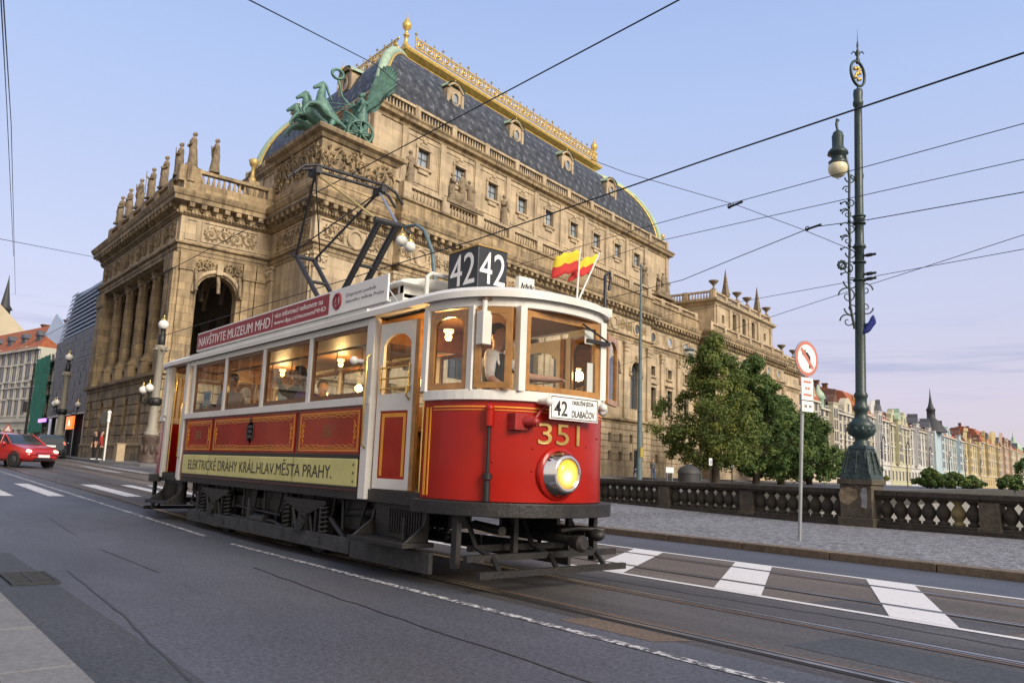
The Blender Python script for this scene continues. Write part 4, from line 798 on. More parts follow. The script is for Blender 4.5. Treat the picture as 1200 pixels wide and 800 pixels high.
# dormers
def dormer(T0, c0, z, d):
    T = lambda s, o, zz, d0=d, zc=z: T0(c0+s*1.18, d0+o*1.18, zc+zz*1.18)
    c, z0_, z, d = 0, z, 0, 0
    return dormer_at(T, c, z, d)
def dormer_at(T, c, z, d):
    mb = MB(); mb.box(c-.8, c+.8, d-2.6, d, z-1.0, z+.9, T); mb.box(c-1.0, c+1.0, d-.6, d+.12, z-1.3, z-1.0, T); mb.box(c-1.0, c-.72, d-.3, d+.1, z-1.0, z+.6, T); mb.box(c+.72, c+1.0, d-.3, d+.1, z-1.0, z+.6, T)
    mb.tube([T(c-.9+.15*i, d+.05, z+.75+.55*sin(pi*i/12)) for i in range(13)], .13, 6); o = tb(mb, 'dormer', STONE2)
    mb = MB(); N = 10
    for i in range(N):
        a0, a1 = pi*i/N, pi*(i+1)/N; mb.quad(T(c-cos(a0)*1.05, d+.2, z+.8+sin(a0)*.6), T(c-cos(a1)*1.05, d+.2, z+.8+sin(a1)*.6), T(c-cos(a1)*1.05, d-3.2, z+.8+sin(a1)*.6), T(c-cos(a0)*1.05, d-3.2, z+.8+sin(a0)*.6))
    k = mb.build('dormer_roof', COPPER, o); k.data.transform(Matrix.Translation((60, -22, -.9)))
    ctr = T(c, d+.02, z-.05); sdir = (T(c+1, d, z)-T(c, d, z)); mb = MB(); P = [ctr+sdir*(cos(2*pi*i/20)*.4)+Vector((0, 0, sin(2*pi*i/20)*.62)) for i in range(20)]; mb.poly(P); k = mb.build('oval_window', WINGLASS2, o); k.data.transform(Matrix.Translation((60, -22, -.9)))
    mb = MB(); nv = (T(c, d+1, z)-T(c, d, z))*.06; mb.tube([p+nv for p in P]+[P[0]+nv, P[1]+nv], .1, 6); k = mb.build('oval_frame', STONE2, o); k.data.transform(Matrix.Translation((60, -22, -.9)))
    mb = MB(); mb.lathe(T(c, d, 0), [(.1, z+1.35), (.16, z+1.5), (.05, z+1.7), (.03, z+1.95)], 8); k = mb.build('dormer_finial', GOLD, o); k.data.transform(Matrix.Translation((60, -22, -.9)))
for s in (19.8, 29.3, 38.8, 48.5): dormer(LF, s, 35.6, -6.5)
for s in (WF/2-5.2, WF/2+5.2): dormer(T2, s, 35.6, -1.6)
# flagpole urns at the attic corners, gilt
mb = MB(); mb.lathe((0, 0, 0), [(.3, 0), (.3, .3), (.16, .4), (.14, 1.3), (.3, 1.45), (.42, 1.9), (.3, 2.0), (.1, 2.1)], 10); um = mb.mesh('attic_urn', mat('dull_gold_urn', (.50, .36, .13), .5, metal=.3, var=.3, bump=.1)); um.transform(Matrix.Translation((60, -22, -.9)))
for p in (Vector((*L_(60.4, -5.6), 0)), Vector((-79.6, A0.y+.6, 0)), Vector((-62.2, 23.0, 24.3))): inst(um, 'attic_urn', th, Matrix.Translation((p.x, p.y, ZT+.5 if p.z == 0 else p.z)))
mb = MB(); mb.box(-62.7, -61.7, 22.6, 23.5, 19, 24.3); tb(mb, 'urn_pedestal', STONE)
# southern pavilion
mb = MB(); pv = [L_(63.5, -12), L_(63.5, .4), L_(84.5, .4), L_(84.5, -12)]
PVT = lambda s, d, z: LF(s, d+.4, z)
mb.wall(PVT, 63.5, 84.5, ZP, 24.0, [(s, 1.2, 20.6, 23.3, False) for s in (70.2, 73.6, 77.0)]+[(66.3, .8, 21.4, 22.5, False), (81.6, .8, 21.4, 22.5, False)], .5, 0)
P0, P1 = LF(63.5, -12, 0), LF(63.5, .4, 0); mb.quad(P0+Vector((0, 0, ZP)), P1+Vector((0, 0, ZP)), P1+Vector((0, 0, 24)), P0+Vector((0, 0, 24))); P0, P1 = LF(84.5, -12, 0), LF(84.5, .4, 0); mb.quad(P0+Vector((0, 0, ZP)), P1+Vector((0, 0, ZP)), P1+Vector((0, 0, 24)), P0+Vector((0, 0, 24)))
mb.prism(pv, 23.7, 24.1); mb.sweep(pv, [(-.3, 23.5), (.08, 23.5), (.2, 23.8), (.55, 24.0), (.6, 24.3), (-.3, 24.35)]); mb.sweep(pv, [(-.1, ZP+.9), (.15, ZP+.9), (.15, ZP+1.15), (-.1, ZP+1.15)])
for s in (64.2, 68.4, 71.9, 75.3, 78.8, 83.8): mb.box(s-.35, s+.35, .35, .62, ZP+1.1, 23.6, LF)
tb(mb, 'pavilion', STONE2)
mb = MB(); balrow(mb, PVT, 63.7, 84.3, 24.35, 1.1, -.35, 4.1, .4, .6); balrow(mb, lambda s, d, z: LF(63.5-d, -11.5+s, z), 0, 11.6, 24.35, 1.1, -.35, 3.8, .4, .6); tb(mb, 'pavilion_balustrade', STONE2)
for s in (70.2, 73.6, 77.0): window(PVT, s, 1.2, 20.6, 23.3, -.42, (0, 1))
for s in (66.3, 81.6): window(PVT, s, .8, 21.4, 22.5, -.42, (1, 0))
mb = MB(); mb.lathe((0, 0, 0), [(.32, 0), (.3, .25), (.12, .35), (.12, .6), (.42, .95), (.62, 1.15), (.66, 1.3), (.5, 1.3)], 12); urn = mb.mesh('stone_urn', STATUE); urn.transform(Matrix.Translation((60, -22, -.9)))
mb = MB(); mb.frustum((0, 0), .8, .8, .9, .9, 0, .5); mb.frustum((0, 0), .75, .75, .42, .42, .5, 1.9); mb.frustum((0, 0), .42, .42, .04, .04, 1.9, 3.8); obm = mb.mesh('obelisk', STATUE); obm.transform(Matrix.Translation((60, -22, -.9)))
for s in (64.1, 72.0, 75.7, 83.4): inst(urn, 'stone_urn', th, Matrix.Translation(LF(s, .05, 25.5)))
for s in (68.0, 79.6): inst(obm, 'obelisk', th, Matrix.Translation(LF(s, .05, 25.4)))
for s in (89, 94.5): inst(urn, 'stone_urn', th, Matrix.Translation(LF(s, .3, 20.6)))
# wall lamps by the door
# ------------------------------------------------------------------ statues
def draped(seed, h=2.5, pose=0):
    r = random.Random(seed); mb = MB(); n = 20; s = h/2.5; rows = []
    lean = r.uniform(-.06, .06); ph = r.uniform(0, 6)
    prof = [(0, .36, .32), (.25, .35, .31), (.6, .31, .28), (.95, .30, .26), (1.2, .31, .26), (1.42, .27, .22), (1.65, .30, .22), (1.85, .33, .21), (2.0, .27, .17), (2.08, .12, .11), (2.17, .10, .10)]
    for z, rx, ry in prof:
        row = []
        for i in range(n):
            a = 2*pi*i/n; fold = 1+(.09 if z < 1.3 else .035)*sin(a*7+ph+z*1.2)+.04*sin(a*3+z*2+ph)
            row.append((cos(a)*rx*fold*s+lean*sin(z*1.6)*s, sin(a)*ry*fold*s+.03*cos(z*2+ph)*s, z*s))
        rows.append(row)
    vs = [p for q in rows for p in q]; mb.sm = True
    mb.add(vs, [(j*n+i, j*n+(i+1) % n, (j+1)*n+(i+1) % n, (j+1)*n+i) for j in range(len(prof)-1) for i in range(n)]); mb.sm = False
    hx = lean*sin(2.3*1.6)*s; mb.sphere((hx, .01, 2.32*s), .145*s, (.88, 1, 1.15), 10); mb.sphere((hx, -.07*s, 2.36*s), .15*s, (.95, .8, 1.0), 9); mb.sphere((hx, .15*s, 2.31*s), .03*s, n=5)
    sh = [(-.31*s, 0, 1.88*s), (.31*s, 0, 1.88*s)]
    arms = [[((-.42, .08, 1.5), (-.2, .3, 1.38)), ((.45, .02, 1.5), (.42, .12, 1.15))], [((-.46, 0, 1.5), (-.44, .15, 1.15)), ((.44, .12, 1.55), (.12, .32, 1.62))], [((-.42, .1, 1.5), (-.12, .3, 1.5)), ((.5, .08, 1.6), (.62, .28, 1.85))]][pose % 3]
    for k, (e, w) in enumerate(arms):
        E_ = [x*s for x in e]; W = [x*s for x in w]; mb.tube([sh[k], [(a+b)/2 for a, b in zip(sh[k], E_)], E_], .095*s, 8, .075*s); mb.tube([E_, [(a+b)/2 for a, b in zip(E_, W)], W], .078*s, 8, .05*s); mb.sphere(W, .06*s, n=6)
    if pose % 3 == 1: mb.tube([(.1*s, .3*s, 1.5*s), (.05*s, .36*s, 1.9*s)], .05*s, 6)
    if pose % 3 == 2: mb.cyl((.6*s, .26*s, .3*s), (.63*s, .3*s, 2.3*s), .03*s, n=6)
    if pose % 3 == 0: mb.sphere((-.12*s, .34*s, 1.42*s), .13*s, (1, .7, .9), 8)
    mb.tube([(-.3*s, .16*s, 1.75*s), (0, .27*s, 1.4*s), (.3*s, .2*s, 1.0*s), (.33*s, 0, .5*s)], .075*s, 6)
    mb.box(-.42*s, .42*s, -.36*s, .36*s, -.16*s, .02)
    return mb.mesh('draped_figure', STATUE)
SM = [draped(i+3, 2.45, i) for i in range(5)]
def statue(i, p, rz, label, group, name='stone_statue', sc=1.0):
    o = inst(SM[i], name); o.location = p; o.rotation_euler = (0, 0, rz); o.scale = (sc,)*3; return tag(o, label, 'statue', group)
g1 = 'statues along the loggia parapet'
z0 = ZP+.8+1.05+.17+.06
lst = [((-53.75, 17.15), 'draped statue at the right end of the loggia parapet, nearest the bronze horses', 1, -.35), ((-53.75, 15.6), 'draped statue on the near front corner of the loggia parapet', 0, -.5), ((-56.3, 15.5), 'loggia parapet statue holding a scroll, just left of the corner statue', 2, -.2),
       ((-59.7, 15.5), 'fourth statue from the right on the loggia parapet', 3, .1), ((-63.0, 15.5), 'loggia parapet statue with a raised arm, in the middle of the front row', 2, .1), ((-66.3, 15.5), 'third statue from the left on the loggia parapet', 4, .2), ((-69.5, 15.5), 'second statue from the left on the loggia parapet', 0, .2), ((-72.2, 15.5), 'leftmost statue on the loggia parapet', 3, .3)]
for (x, y), lab, i, rz in lst: statue(i, (x, y, z0), pi+rz, lab, g1)
statue(1, (-54.6, 22.3, ZP+2.6), pi, 'lone weathered statue beside the left end of the pylon under the horses', 'statues on the main facade', sc=1.1)
mb = MB(); mb.box(-55.1, -54.1, 21.9, 22.8, ZP+.75, ZP+2.45); tb(mb, 'statue_pedestal', STONE)
zg = ZP+1.55+1.1+.06+.15; rzl = TH*0-pi/2+TH
for s, i, lab in ((8.15, 0, 'tall statue on the left end post of the gallery balustrade'), (19.5, 4, 'helmeted statue right of the first sculpture group on the gallery balustrade'), (44.7, 1, 'slim statue at the right end of the gallery balustrade')):
    statue(i, LF(s, .3, zg), rzl, lab, 'statues on the main facade', sc=1.12)
def group_of(name, s, lab, d, n):
    t = thing(name, lab, 'sculpture', LF(s, d, zg-.1), rzl, 'sculpture groups on the facade')
    mb = MB(); mb.box(-2.2, 2.2, -.55, .55, -.12, .12); mb.sphere((0, -.1, .3), .9, (1.6, .5, .6), 10); mb.sphere((.5, .1, .6), .6, (1, .6, .9), 9); mb.sphere((-.7, .1, .4), .5, (1.2, .7, .8), 9); mb.build('rocky_base', STATUE, t)
    for k in range(n):
        o = inst(SM[(k+2) % 5], 'figure', t, Matrix.Translation(((k-(n-1)/2)*1.25, 0, .55 if k == 1 else .25)) @ Matrix.Rotation((k-1)*.5, 4, 'Z') @ Matrix.Rotation((k-1)*-.12, 4, 'Y'))
group_of('sculpture_group', 14.0, 'stone sculpture group of three figures on the gallery balustrade nearest the bronze horses', .3, 3)
group_of('sculpture_group', 50.6, 'stone sculpture group of figures beyond the right end of the attic storey', -.4, 3)
# bronze three-horse chariot on the pylon
def horse(seed, rear=.6, headup=.5):
    r = random.Random(seed); j = {}
    V_ = []; E = []; Rr = []
    def add(p, rad, par=None):
        V_.append(p); Rr.append(rad); 
        if par is not None: E.append((par, len(V_)-1))
        return len(V_)-1
    c = cos(rear); s = sin(rear)
    def rt_(x, z): return (-.75+(x+.75)*c-(z-1.15)*s, 1.15+(x+.75)*s+(z-1.15)*c)     # pitch the trunk about the croup
    def P(x, y, z): a, b = rt_(x, z); return (a, y, b)
    hip = add(P(-.72, 0, 1.2), (.36, .38)); mid = add(P(-.1, 0, 1.13), (.34, .36), hip); ch = add(P(.5, 0, 1.15), (.36, .40), mid)
    n1 = add(P(.85, 0, 1.55), (.22, .28), ch); n2 = add(P(1.05, 0, 1.95), (.15, .2), n1); q = P(1.05, 0, 1.95)
    h0 = add((q[0]+.1, 0, q[2]+.2), (.15, .16), n2); h1 = add((q[0]+.38, 0, q[2]+.02*headup), (.11, .13), h0); h2 = add((q[0]+.58, 0, q[2]-.14), (.085, .09), h1)
    for sg in (-1, 1):
        add((q[0]+.04, sg*.09, q[2]+.42), .03, h0)
        sh = add(P(.55, sg*.2, 1.0), .17, ch); p = P(.55, sg*.2, 1.0); k = 1 if sg > 0 else .6
        e1 = add((p[0]+.5, sg*.22, p[2]-.1*k), .10, sh); e2 = add((p[0]+.62+.2*k, sg*.22, p[2]-.5*k-.1), .065, e1); add((p[0]+.45+.3*k, sg*.22, p[2]-.75*k-.1), .075, e2)
        hp = add(P(-.7, sg*.2, 1.0), .22, hip); p = P(-.7, sg*.2, 1.0)
        kn = add((p[0]+.22, sg*.24, p[2]-.42), .14, hp); hk = add((p[0]-.22, sg*.24, .48), .08, kn); fe = add((p[0]-.12, sg*.24, .14), .06, hk); add((p[0]-.02, sg*.24, .03), .085, fe)
    t0 = add(P(-1.05, 0, 1.35), .08, hip); a = P(-1.05, 0, 1.35); t1 = add((a[0]-.3, 0, a[2]-.15), .10, t0); add((a[0]-.42, 0, a[2]-.7), .05, t1)
    me = skin_mesh(V_, E, Rr, 1); me.materials.append(BRONZE)
    for p in me.polygons: p.material_index = 0
    return me, q
ch = thing('bronze_chariot', 'green bronze three-horse chariot with a winged goddess on the corner pylon of the theatre', 'sculpture', (-49.35, 24.25, ZPT-.05))
# local +Y of this empty will be forward: horses run forward along local +X after the rotation below
ch.rotation_euler = (0, 0, radians(-112)); ch.scale = (1.27, 1.27, 1.27)
for k, (yy, xx, rear, zz) in enumerate(((-1.3, 1.55, .18, .35), (-.1, 1.45, .45, .2), (1.05, 1.05, .72, .1))):
    me, q = horse(k, rear, .6); h = inst(me, 'horse', ch, Matrix.Translation((xx, yy, zz)) @ Matrix.Rotation((-.12, 0, .22)[k], 4, 'Z') @ Matrix.Scale(.98, 4))
    mb = MB(); mb.tube([(q[0]-.02, 0, q[2]+.36), (q[0]-.2, 0, q[2]+.15), (q[0]-.35, 0, q[2]-.25), (q[0]-.55, 0, q[2]-.55)], .09, 6, .05); mb.tube([(q[0]-.1, -.26, q[2]-.55), (q[0]-.15, 0, q[2]-.2), (q[0]-.1, .26, q[2]-.55), (q[0]+.1, 0, q[2]-.75), (q[0]-.1, -.26, q[2]-.55)], .035, 5); mb.build('mane_and_collar', BRONZE, h)
    mb = MB(); mb.tube([(xx+.6, yy, 2.1), (.3, yy*.5, 2.5), (-.9, 0, 2.8)], .03, 5); mb.build('rein', BRONZE, ch)
mb = MB(); body = [(-.75+1.5*0, 0)]
for j in range(15):
    a0, a1 = -pi*.62+pi*1.24*j/15, -pi*.62+pi*1.24*(j+1)/15
    def cp(a, z, r=.85): return (-1.0+cos(a)*r, sin(a)*r*.95, z)
    hh = lambda a: 1.5+.75*max(0, cos(a))
    mb.quad(cp(a0, .85), cp(a1, .85), cp(a1, hh(a1)), cp(a0, hh(a0))); mb.quad(cp(a0, .85, .77), cp(a1, .85, .77), cp(a1, hh(a1), .77), cp(a0, hh(a0), .77))
    mb.tube([cp(a0, hh(a0), .81), cp(a1, hh(a1), .81)], .07, 6)
mb.box(-1.9, -.2, -.78, .78, .74, .88); mb.tube([(-.2, 0, .8), (.9, 0, .95), (2.3, 0, 1.4)], .08, 6)
for k in range(14): mb.sphere((-1.0+cos(-1.9+k*.29)*.88, sin(-1.9+k*.29)*.84, 1.2+.3*(k % 2)), .13, n=6)
mb.build('chariot_body', BRONZE, ch); mb = MB(); mb.cyl((-1.1, -1.05, .78), (-1.1, 1.05, .78), .08, n=8); mb.build('axle', BRONZE, ch)
for sg in (-1, 1):
    mb = MB(); mb.torus((-1.1, sg*1.0, .78), (0, 1, 0), .70, .075, 24, 6); mb.sphere((-1.1, sg*1.05, .78), .15, n=8)
    for k in range(8): a = 2*pi*k/8; mb.cyl((-1.1, sg*1.0, .78), (-1.1+cos(a)*.68, sg*1.0, .78+sin(a)*.68), .045, n=5)
    mb.build('wheel', BRONZE, ch)
gd = inst(draped(31, 2.45, 1), 'goddess', ch, Matrix.Translation((-1.15, 0, .95)) @ Matrix.Rotation(-pi/2, 4, 'Z') @ Matrix.Diagonal((1.35, 1.35, 1.12, 1))); gd.data.materials[0] = BRONZE
for sg in (-1, 1):
    mb = MB()
    for k in range(9):
        t = k/8; a = radians(38+48*t); ln = 1.25+.75*sin(pi*(.25+.6*t)); p0 = Vector((-.10+.02*k, -.2-.05*k, 1.75+.03*k)); dv = Vector((sg*(.20+.16*t), -cos(a)*.85, sin(a)*.95+.1))
        mb.tube([p0, p0+dv*ln*.5+Vector((0, -.06, 0)), p0+dv*ln], .15, 6, .07)
    mb.slab([(sg*.05-.02, -.2, 1.8), (sg*.1, -.25, 1.35), (sg*.35, -.7, 1.75), (sg*.5, -.95, 2.5), (sg*.55, -.85, 3.3), (sg*.4, -.5, 3.2), (sg*.2, -.3, 2.5)], .06)
    mb.build('wing', BRONZE, gd)
mb = MB(); mb.tube([(.3, .3, 1.6), (.5, .8, 2.3), (.55, 1.0, 3.2)], .06, 6); mb.torus((.55, 1.05, 3.55), (1, .3, 0), .26, .075, 16, 6); mb.build('raised_wreath', BRONZE, gd)
# ------------------------------------------------------------------ tram
TR = Vector((-11.7, 5.85, 0)); PGLASS = glass('clear_platform_glass', (.93, .95, .94), refl=1.2)
tram = thing('tram', 'red and white vintage tram number 351 running on route 42', 'tram', tuple(TR))
def bow(t, o=0.0, p=2.3):          # plan of the rounded platform end, t from -1 (near side) to 1
    a = t*pi/2; q = 2/p; sg = 1 if a >= 0 else -1
    return (4.6+(1.12+o)*abs(cos(a))**q, sg*(1.1+o)*abs(sin(a))**q)
def bowpts(o=0.0, n=28, t0=-1, t1=1): return [bow(t0+(t1-t0)*i/n, o) for i in range(n+1)]
def band3(mb, pts, th_, z0, z1, sgn=1):     # vertical strip of given thickness following plan points
    n = len(pts); inn = []
    for i, p in enumerate(pts):
        a = Vector(pts[max(0, i-1)]); b = Vector(pts[min(n-1, i+1)]); d = (b-a).normalized(); nr = Vector((-d.y, d.x)); inn.append((p[0]+nr.x*th_, p[1]+nr.y*th_))
    vs = [(x*sgn, y, z) for z in (z0, z1) for x, y in pts]+[(x*sgn, y, z) for z in (z0, z1) for x, y in inn]
    f = []; o = 2*n
    for i in range(n-1):
        f += [(i, i+1, n+i+1, n+i), (o+i, o+n+i, o+n+i+1, o+i+1), (n+i, n+i+1, o+n+i+1, o+n+i), (i, o+i, o+i+1, i+1)]
    f += [(0, n, o+n, o), (n-1, o+n-1, o+2*n-1, 2*n-1)]
    s_ = mb.sm; mb.sm = False; mb.add(vs, f); mb.sm = s_
def tp(mb, name, M, bevel=0.0, parent=None): return mb.build(name, M, parent or tram, bevel)
FACE = [(4.6, -1.1), (5.22, -.95), (5.6, -.61), (5.6, .61), (5.22, .95), (4.6, 1.1)]
# frame and body shell ---------------------------------------------------
mb = MB()
plan = [(-x, y) for x, y in bowpts(-.02, 16)][::-1]; plan = bowpts(-.02, 16)+[(-x, y) for x, y in bowpts(-.02, 16)[::-1]]
mb.prism(plan, .80, .94); tp(mb, 'floor', BLACKIRON)
WINX = [(-3.06, -1.54), (-1.46, .06), (.14, 1.66), (1.74, 3.26)]
for sg in (-1, 1):
    T = lambda x, o, z, sg=sg: (x, sg*(1.1+o), z)
    mb = MB(); mb.box(-3.4, 3.42, -.05, 0, .9, 1.96, T); o = tp(mb, 'side_wall', MAROON)
    mb = MB(); mb.box(-3.42, 3.44, -.06, .035, 1.94, 2.04, T); mb.box(-3.4, 3.42, -.05, .01, 2.93, 3.02, T)
    for x in [-3.1, -1.5, .10, 1.70, 3.30]: mb.box(x-.05, x+.05, -.06, .012, 2.04, 2.93, T)
    mb.box(3.30, 3.46, -.06, .03, .82, 3.0, T); mb.box(-3.46, -3.36, -.06, .03, .82, 3.0, T); tp(mb, 'window_posts', WHITE, .006)
    for k, (a, b) in enumerate(WINX):
        mb = MB(); w = .055; M = WOODD
        a += .01; b -= .01
        for (p, q, r, s) in ((a, b, 2.04, 2.11), (a, b, 2.88, 2.93), (a, a+.04, 2.11, 2.88), (b-.04, b, 2.11, 2.88)): mb.box(p, q, -.05, -.012, r, s, T)
        fr = tp(mb, 'side_window', WOODD); mb = MB(); mb.quad(T(a+.04, -.03, 2.11), T(b-.04, -.03, 2.11), T(b-.04, -.03, 2.88), T(a+.04, -.03, 2.88)); mb.build('pane', TGLASS, fr)
    # lacquered panels with ochre lining
    for k, (a, b) in enumerate(((-3.18, -1.88), (-1.78, 1.42), (1.54, 3.24))):
        mb = MB(); mb.box(a, b, .0, .014, 1.35, 1.91, T); pn = tp(mb, 'side_panel', REDP, .004)
        mb = MB()
        def fr2(i, w, z0=1.35, z1=1.91):
            for (p, q, r, s) in ((a+i, b-i, z0+i, z0+i+w), (a+i, b-i, z1-i-w, z1-i), (a+i, a+i+w, z0+i+w, z1-i-w), (b-i-w, b-i, z0+i+w, z1-i-w)): mb.box(p, q, .012, .0165, r, s, T)
        fr2(.03, .016); fr2(.058, .007)
        n = 44                                              # wavy scrollwork inside the lining
        for z, s_ in ((1.82, 1), (1.44, -1)):
            for ph in (0, pi):
                pts = []
                for i in range(n+1):
                    t = i/n; x = a+.14+(b-a-.28)*t; env = 1 if (b-a) < 1.6 else (1 if (t < .32 or t > .68) else .45)
                    pts.append(T(x, .017, z+.020*sin(t*2*pi*max(3, round((b-a)*2.4))+ph)*env))
                mb.tube(pts, .0045, 4)
        for x, hd in ((a+.13, 1), (b-.13, -1)):
            for zz in (1.56, 1.63, 1.70): scroll(mb, T, x, zz, .038, hd, .0055, 1.2, 4, .017)
            mb.tube([T(x+hd*.02*sin(i), .017, 1.47+.02*i) for i in range(16)], .0045, 4)
        mb.build('ochre_lining', ORANGE, pn)
        TT = lambda u, v, w, T=T, sg=sg, a=a, b=b: T((a+b)/2+(u if sg < 0 else -u), .0145+w, 1.56+v)
        if k != 1:
            me = text_mesh('351', lambda u, v, w: TT(u-.13, v, w), width=.26, height=.15, extrude=.003); me.materials.append(mat('worn_gold_leaf', (.20, .15, .07), .5, metal=.4, var=.3, bump=0)); inst(me, 'fleet_number', pn)
        else:
            mb = MB(); cx = -.17; TTc = T
            mb.slab([T(cx-.10, .014, 1.80), T(cx-.10, .014, 1.60), T(cx, .014, 1.45), T(cx+.10, .014, 1.60), T(cx+.10, .014, 1.80)], .012*(1 if sg > 0 else -1)); mb.sphere(T(cx, .025, 1.84), .045, (1, .3, 1), 8)
            for i in range(9): mb.sphere(T(cx-.05+.05*(i % 3), .026, 1.58+.075*(i//3)), .03, (1, .4, 1.2), 6)
            mb.tube([T(cx-.11, .02, 1.78), T(cx-.13, .02, 1.65), T(cx-.09, .02, 1.52)], .012, 5); mb.tube([T(cx+.11, .02, 1.78), T(cx+.13, .02, 1.65), T(cx+.09, .02, 1.52)], .012, 5)
            mb.build('city_crest', mat('dark_painted_crest', (.035, .03, .03), .5, var=.5, scale=20, bump=.1), pn)
    mb = MB(); mb.box(-3.2, 3.24, .0, .03, .95, 1.29, T); yp = tp(mb, 'yellow_valance', YELLOWP, .02)
    mb = MB(); mb.box(-3.23, 3.27, -.002, .02, 1.292, 1.335, T); mb.box(-3.23, 3.27, -.002, .022, .925, .95, T); mb.build('valance_edging', BLACK, yp)
    mb = MB(); 
    for x in (-1.83, 1.48): mb.box(x-.004, x+.004, .028, .0325, .955, 1.285, T)
    for z in (1.02, 1.12, 1.22):
        mb.sphere(T(3.17, .03, z), .018, n=6)
    mb.build('valance_seams', mat('panel_gap', (.12, .11, .05), .6, var=.1, bump=0), yp)
    me = text_mesh('ELEKTRICKÉ DRÁHY KRÁL.HLAV.MĚSTA PRAHY.', lambda u, v, w: T(-2.86+u if sg < 0 else 2.62-u, .0315+w, 1.035+v), width=5.48, height=.225, extrude=.002); me.materials.append(BLACK); inst(me, 'company_lettering', yp)
    for x in ((3.55,) if True else ()):
        mb = MB(); mb.tube([T(3.4, .03, 2.55), T(3.4, .075, 2.52), T(3.4, .075, 1.45), T(3.4, .03, 1.42)], .014, 8); tp(mb, 'grab_rail', BRASS)
        mb = MB(); mb.tube([T(-3.41, .03, 2.25), T(-3.41, .075, 2.22), T(-3.41, .075, 1.25), T(-3.41, .03, 1.22)], .012, 8); tp(mb, 'grab_rail', BRASS)
mb = MB(); mb.cyl((3.2, -1.115, 2.48), (3.2, -1.2, 2.48), .03, n=8); mb.sphere((3.2, -1.24, 2.48), .055, n=10); tp(mb, 'white_bulb_lamp', GLOBE)
mb = MB(); mb.box(-2.62, -2.25, -1.062, -1.058, 2.15, 2.42); nt_ = tp(mb, 'paper_notice', SIGNWHITE); mb = MB()
mb.box(-2.57, -2.3, -1.0645, -1.0622, 2.27, 2.38); mb.build('printed_picture', mat('pale_blue_print', (.35, .50, .66), .6, var=.3, scale=20, bump=0), nt_)
# rounded platform ends ---------------------------------------------------
GOLDNUM = mat('gold_leaf_numerals', (.52, .36, .12), .35, metal=.6, var=.25, scale=6, bump=0)
for sx in (1, -1):
    mb = MB(); mb.sm = False; band3(mb, bowpts(0, 32), .05, .90, 1.93, sx); 
    d = tp(mb, 'front_dash' if sx > 0 else 'rear_dash', RED)
    for p in d.data.polygons: p.use_smooth = True
    d.data.set_sharp_from_angle(angle=radians(35))
    mb = MB(); 
    for z, w in ((1.855, .014), (1.825, .007)): band3(mb, bowpts(.006, 32, -.93, .93), .008, z, z+w, sx)
    for t0, w in ((-.985, .015), (-.955, .008)) if sx > 0 else ():
        for s_ in (1, -1): band3(mb, [bow(s_*(t0+w*i*.5), .006) for i in (0, 1, 2)][::s_], .008, .93, 1.86, sx)
    mb.build('ochre_lining', ORANGE, d)
    mb = MB(); band3(mb, bowpts(.035, 32), .09, 1.93, 2.035, sx); band3(mb, bowpts(.012, 32), .06, 2.92, 3.03, sx)
    for x, y in FACE:
        mb.cyl((x*sx, y, 2.03), (x*sx, y, 2.93), .06, n=4); mb.box(x*sx-.045, x*sx+.045, y-.045, y+.045, 2.03, 2.93)
    tp(mb, 'platform_posts', WHITE, .006)
    for k in range(5):
        A_, B_ = Vector(FACE[k]), Vector(FACE[k+1]); d_ = (B_-A_).normalized(); a0 = A_+d_*.05; ln = (B_-A_).length-.10; nr = Vector((d_.y, -d_.x))
        if sx > 0 and k == 1: ang = radians(9); d_ = Vector((d_.x*cos(-ang)-d_.y*sin(-ang), d_.x*sin(-ang)+d_.y*cos(-ang))); a0 = A_+d_*.04+nr*.03; nr = Vector((d_.y, -d_.x)); ln *= .97
        if sx > 0 and k == 3: a0 = Vector((5.32, 1.0)); d_ = (Vector((5.02, 1.52))-a0).normalized(); nr = Vector((d_.y, -d_.x)); ln = .56
        T = lambda u, o, z, a0=a0, d_=d_, nr=nr: ((a0.x+d_.x*u+nr.x*o)*sx, a0.y+d_.y*u+nr.y*o, z)
        z0, z1 = (2.05, 2.90); w = .065; mb = MB()
        for (p, q, r, s) in ((0, ln, z0, z0+w), (0, ln, z1-w, z1), (0, w, z0+w, z1-w), (ln-w, ln, z0+w, z1-w)): mb.box(p, q, -.02, .025, r, s, T)
        if k in (0, 1, 3, 4):      # arched heads
            N = 8
            for sgn in (0, 1):
                q0 = [(w, z1-w-.12)]+[(w+(ln/2-w)*(1-cos(pi/2*i/N)), z1-w-.12+.12*sin(pi/2*i/N)) for i in range(N+1)]+[(w, z1-w)]
                pl = [(x if sgn == 0 else ln-x, z) for x, z in q0]; mb.prism(pl, -.018, .022, lambda x, z, o: T(x, o, z))
        fr = tp(mb, 'platform_window', WOOD); mb = MB(); mb.quad(T(w, 0, z0+w), T(ln-w, 0, z0+w), T(ln-w, 0, z1-w), T(w, 0, z1-w)); mb.build('pane', PGLASS, fr)
    bm_ = MB(); band3(bm_, bowpts(.12, 32), .16, .75, .89, sx); tp(bm_, 'bumper', BLACKIRON, .008)
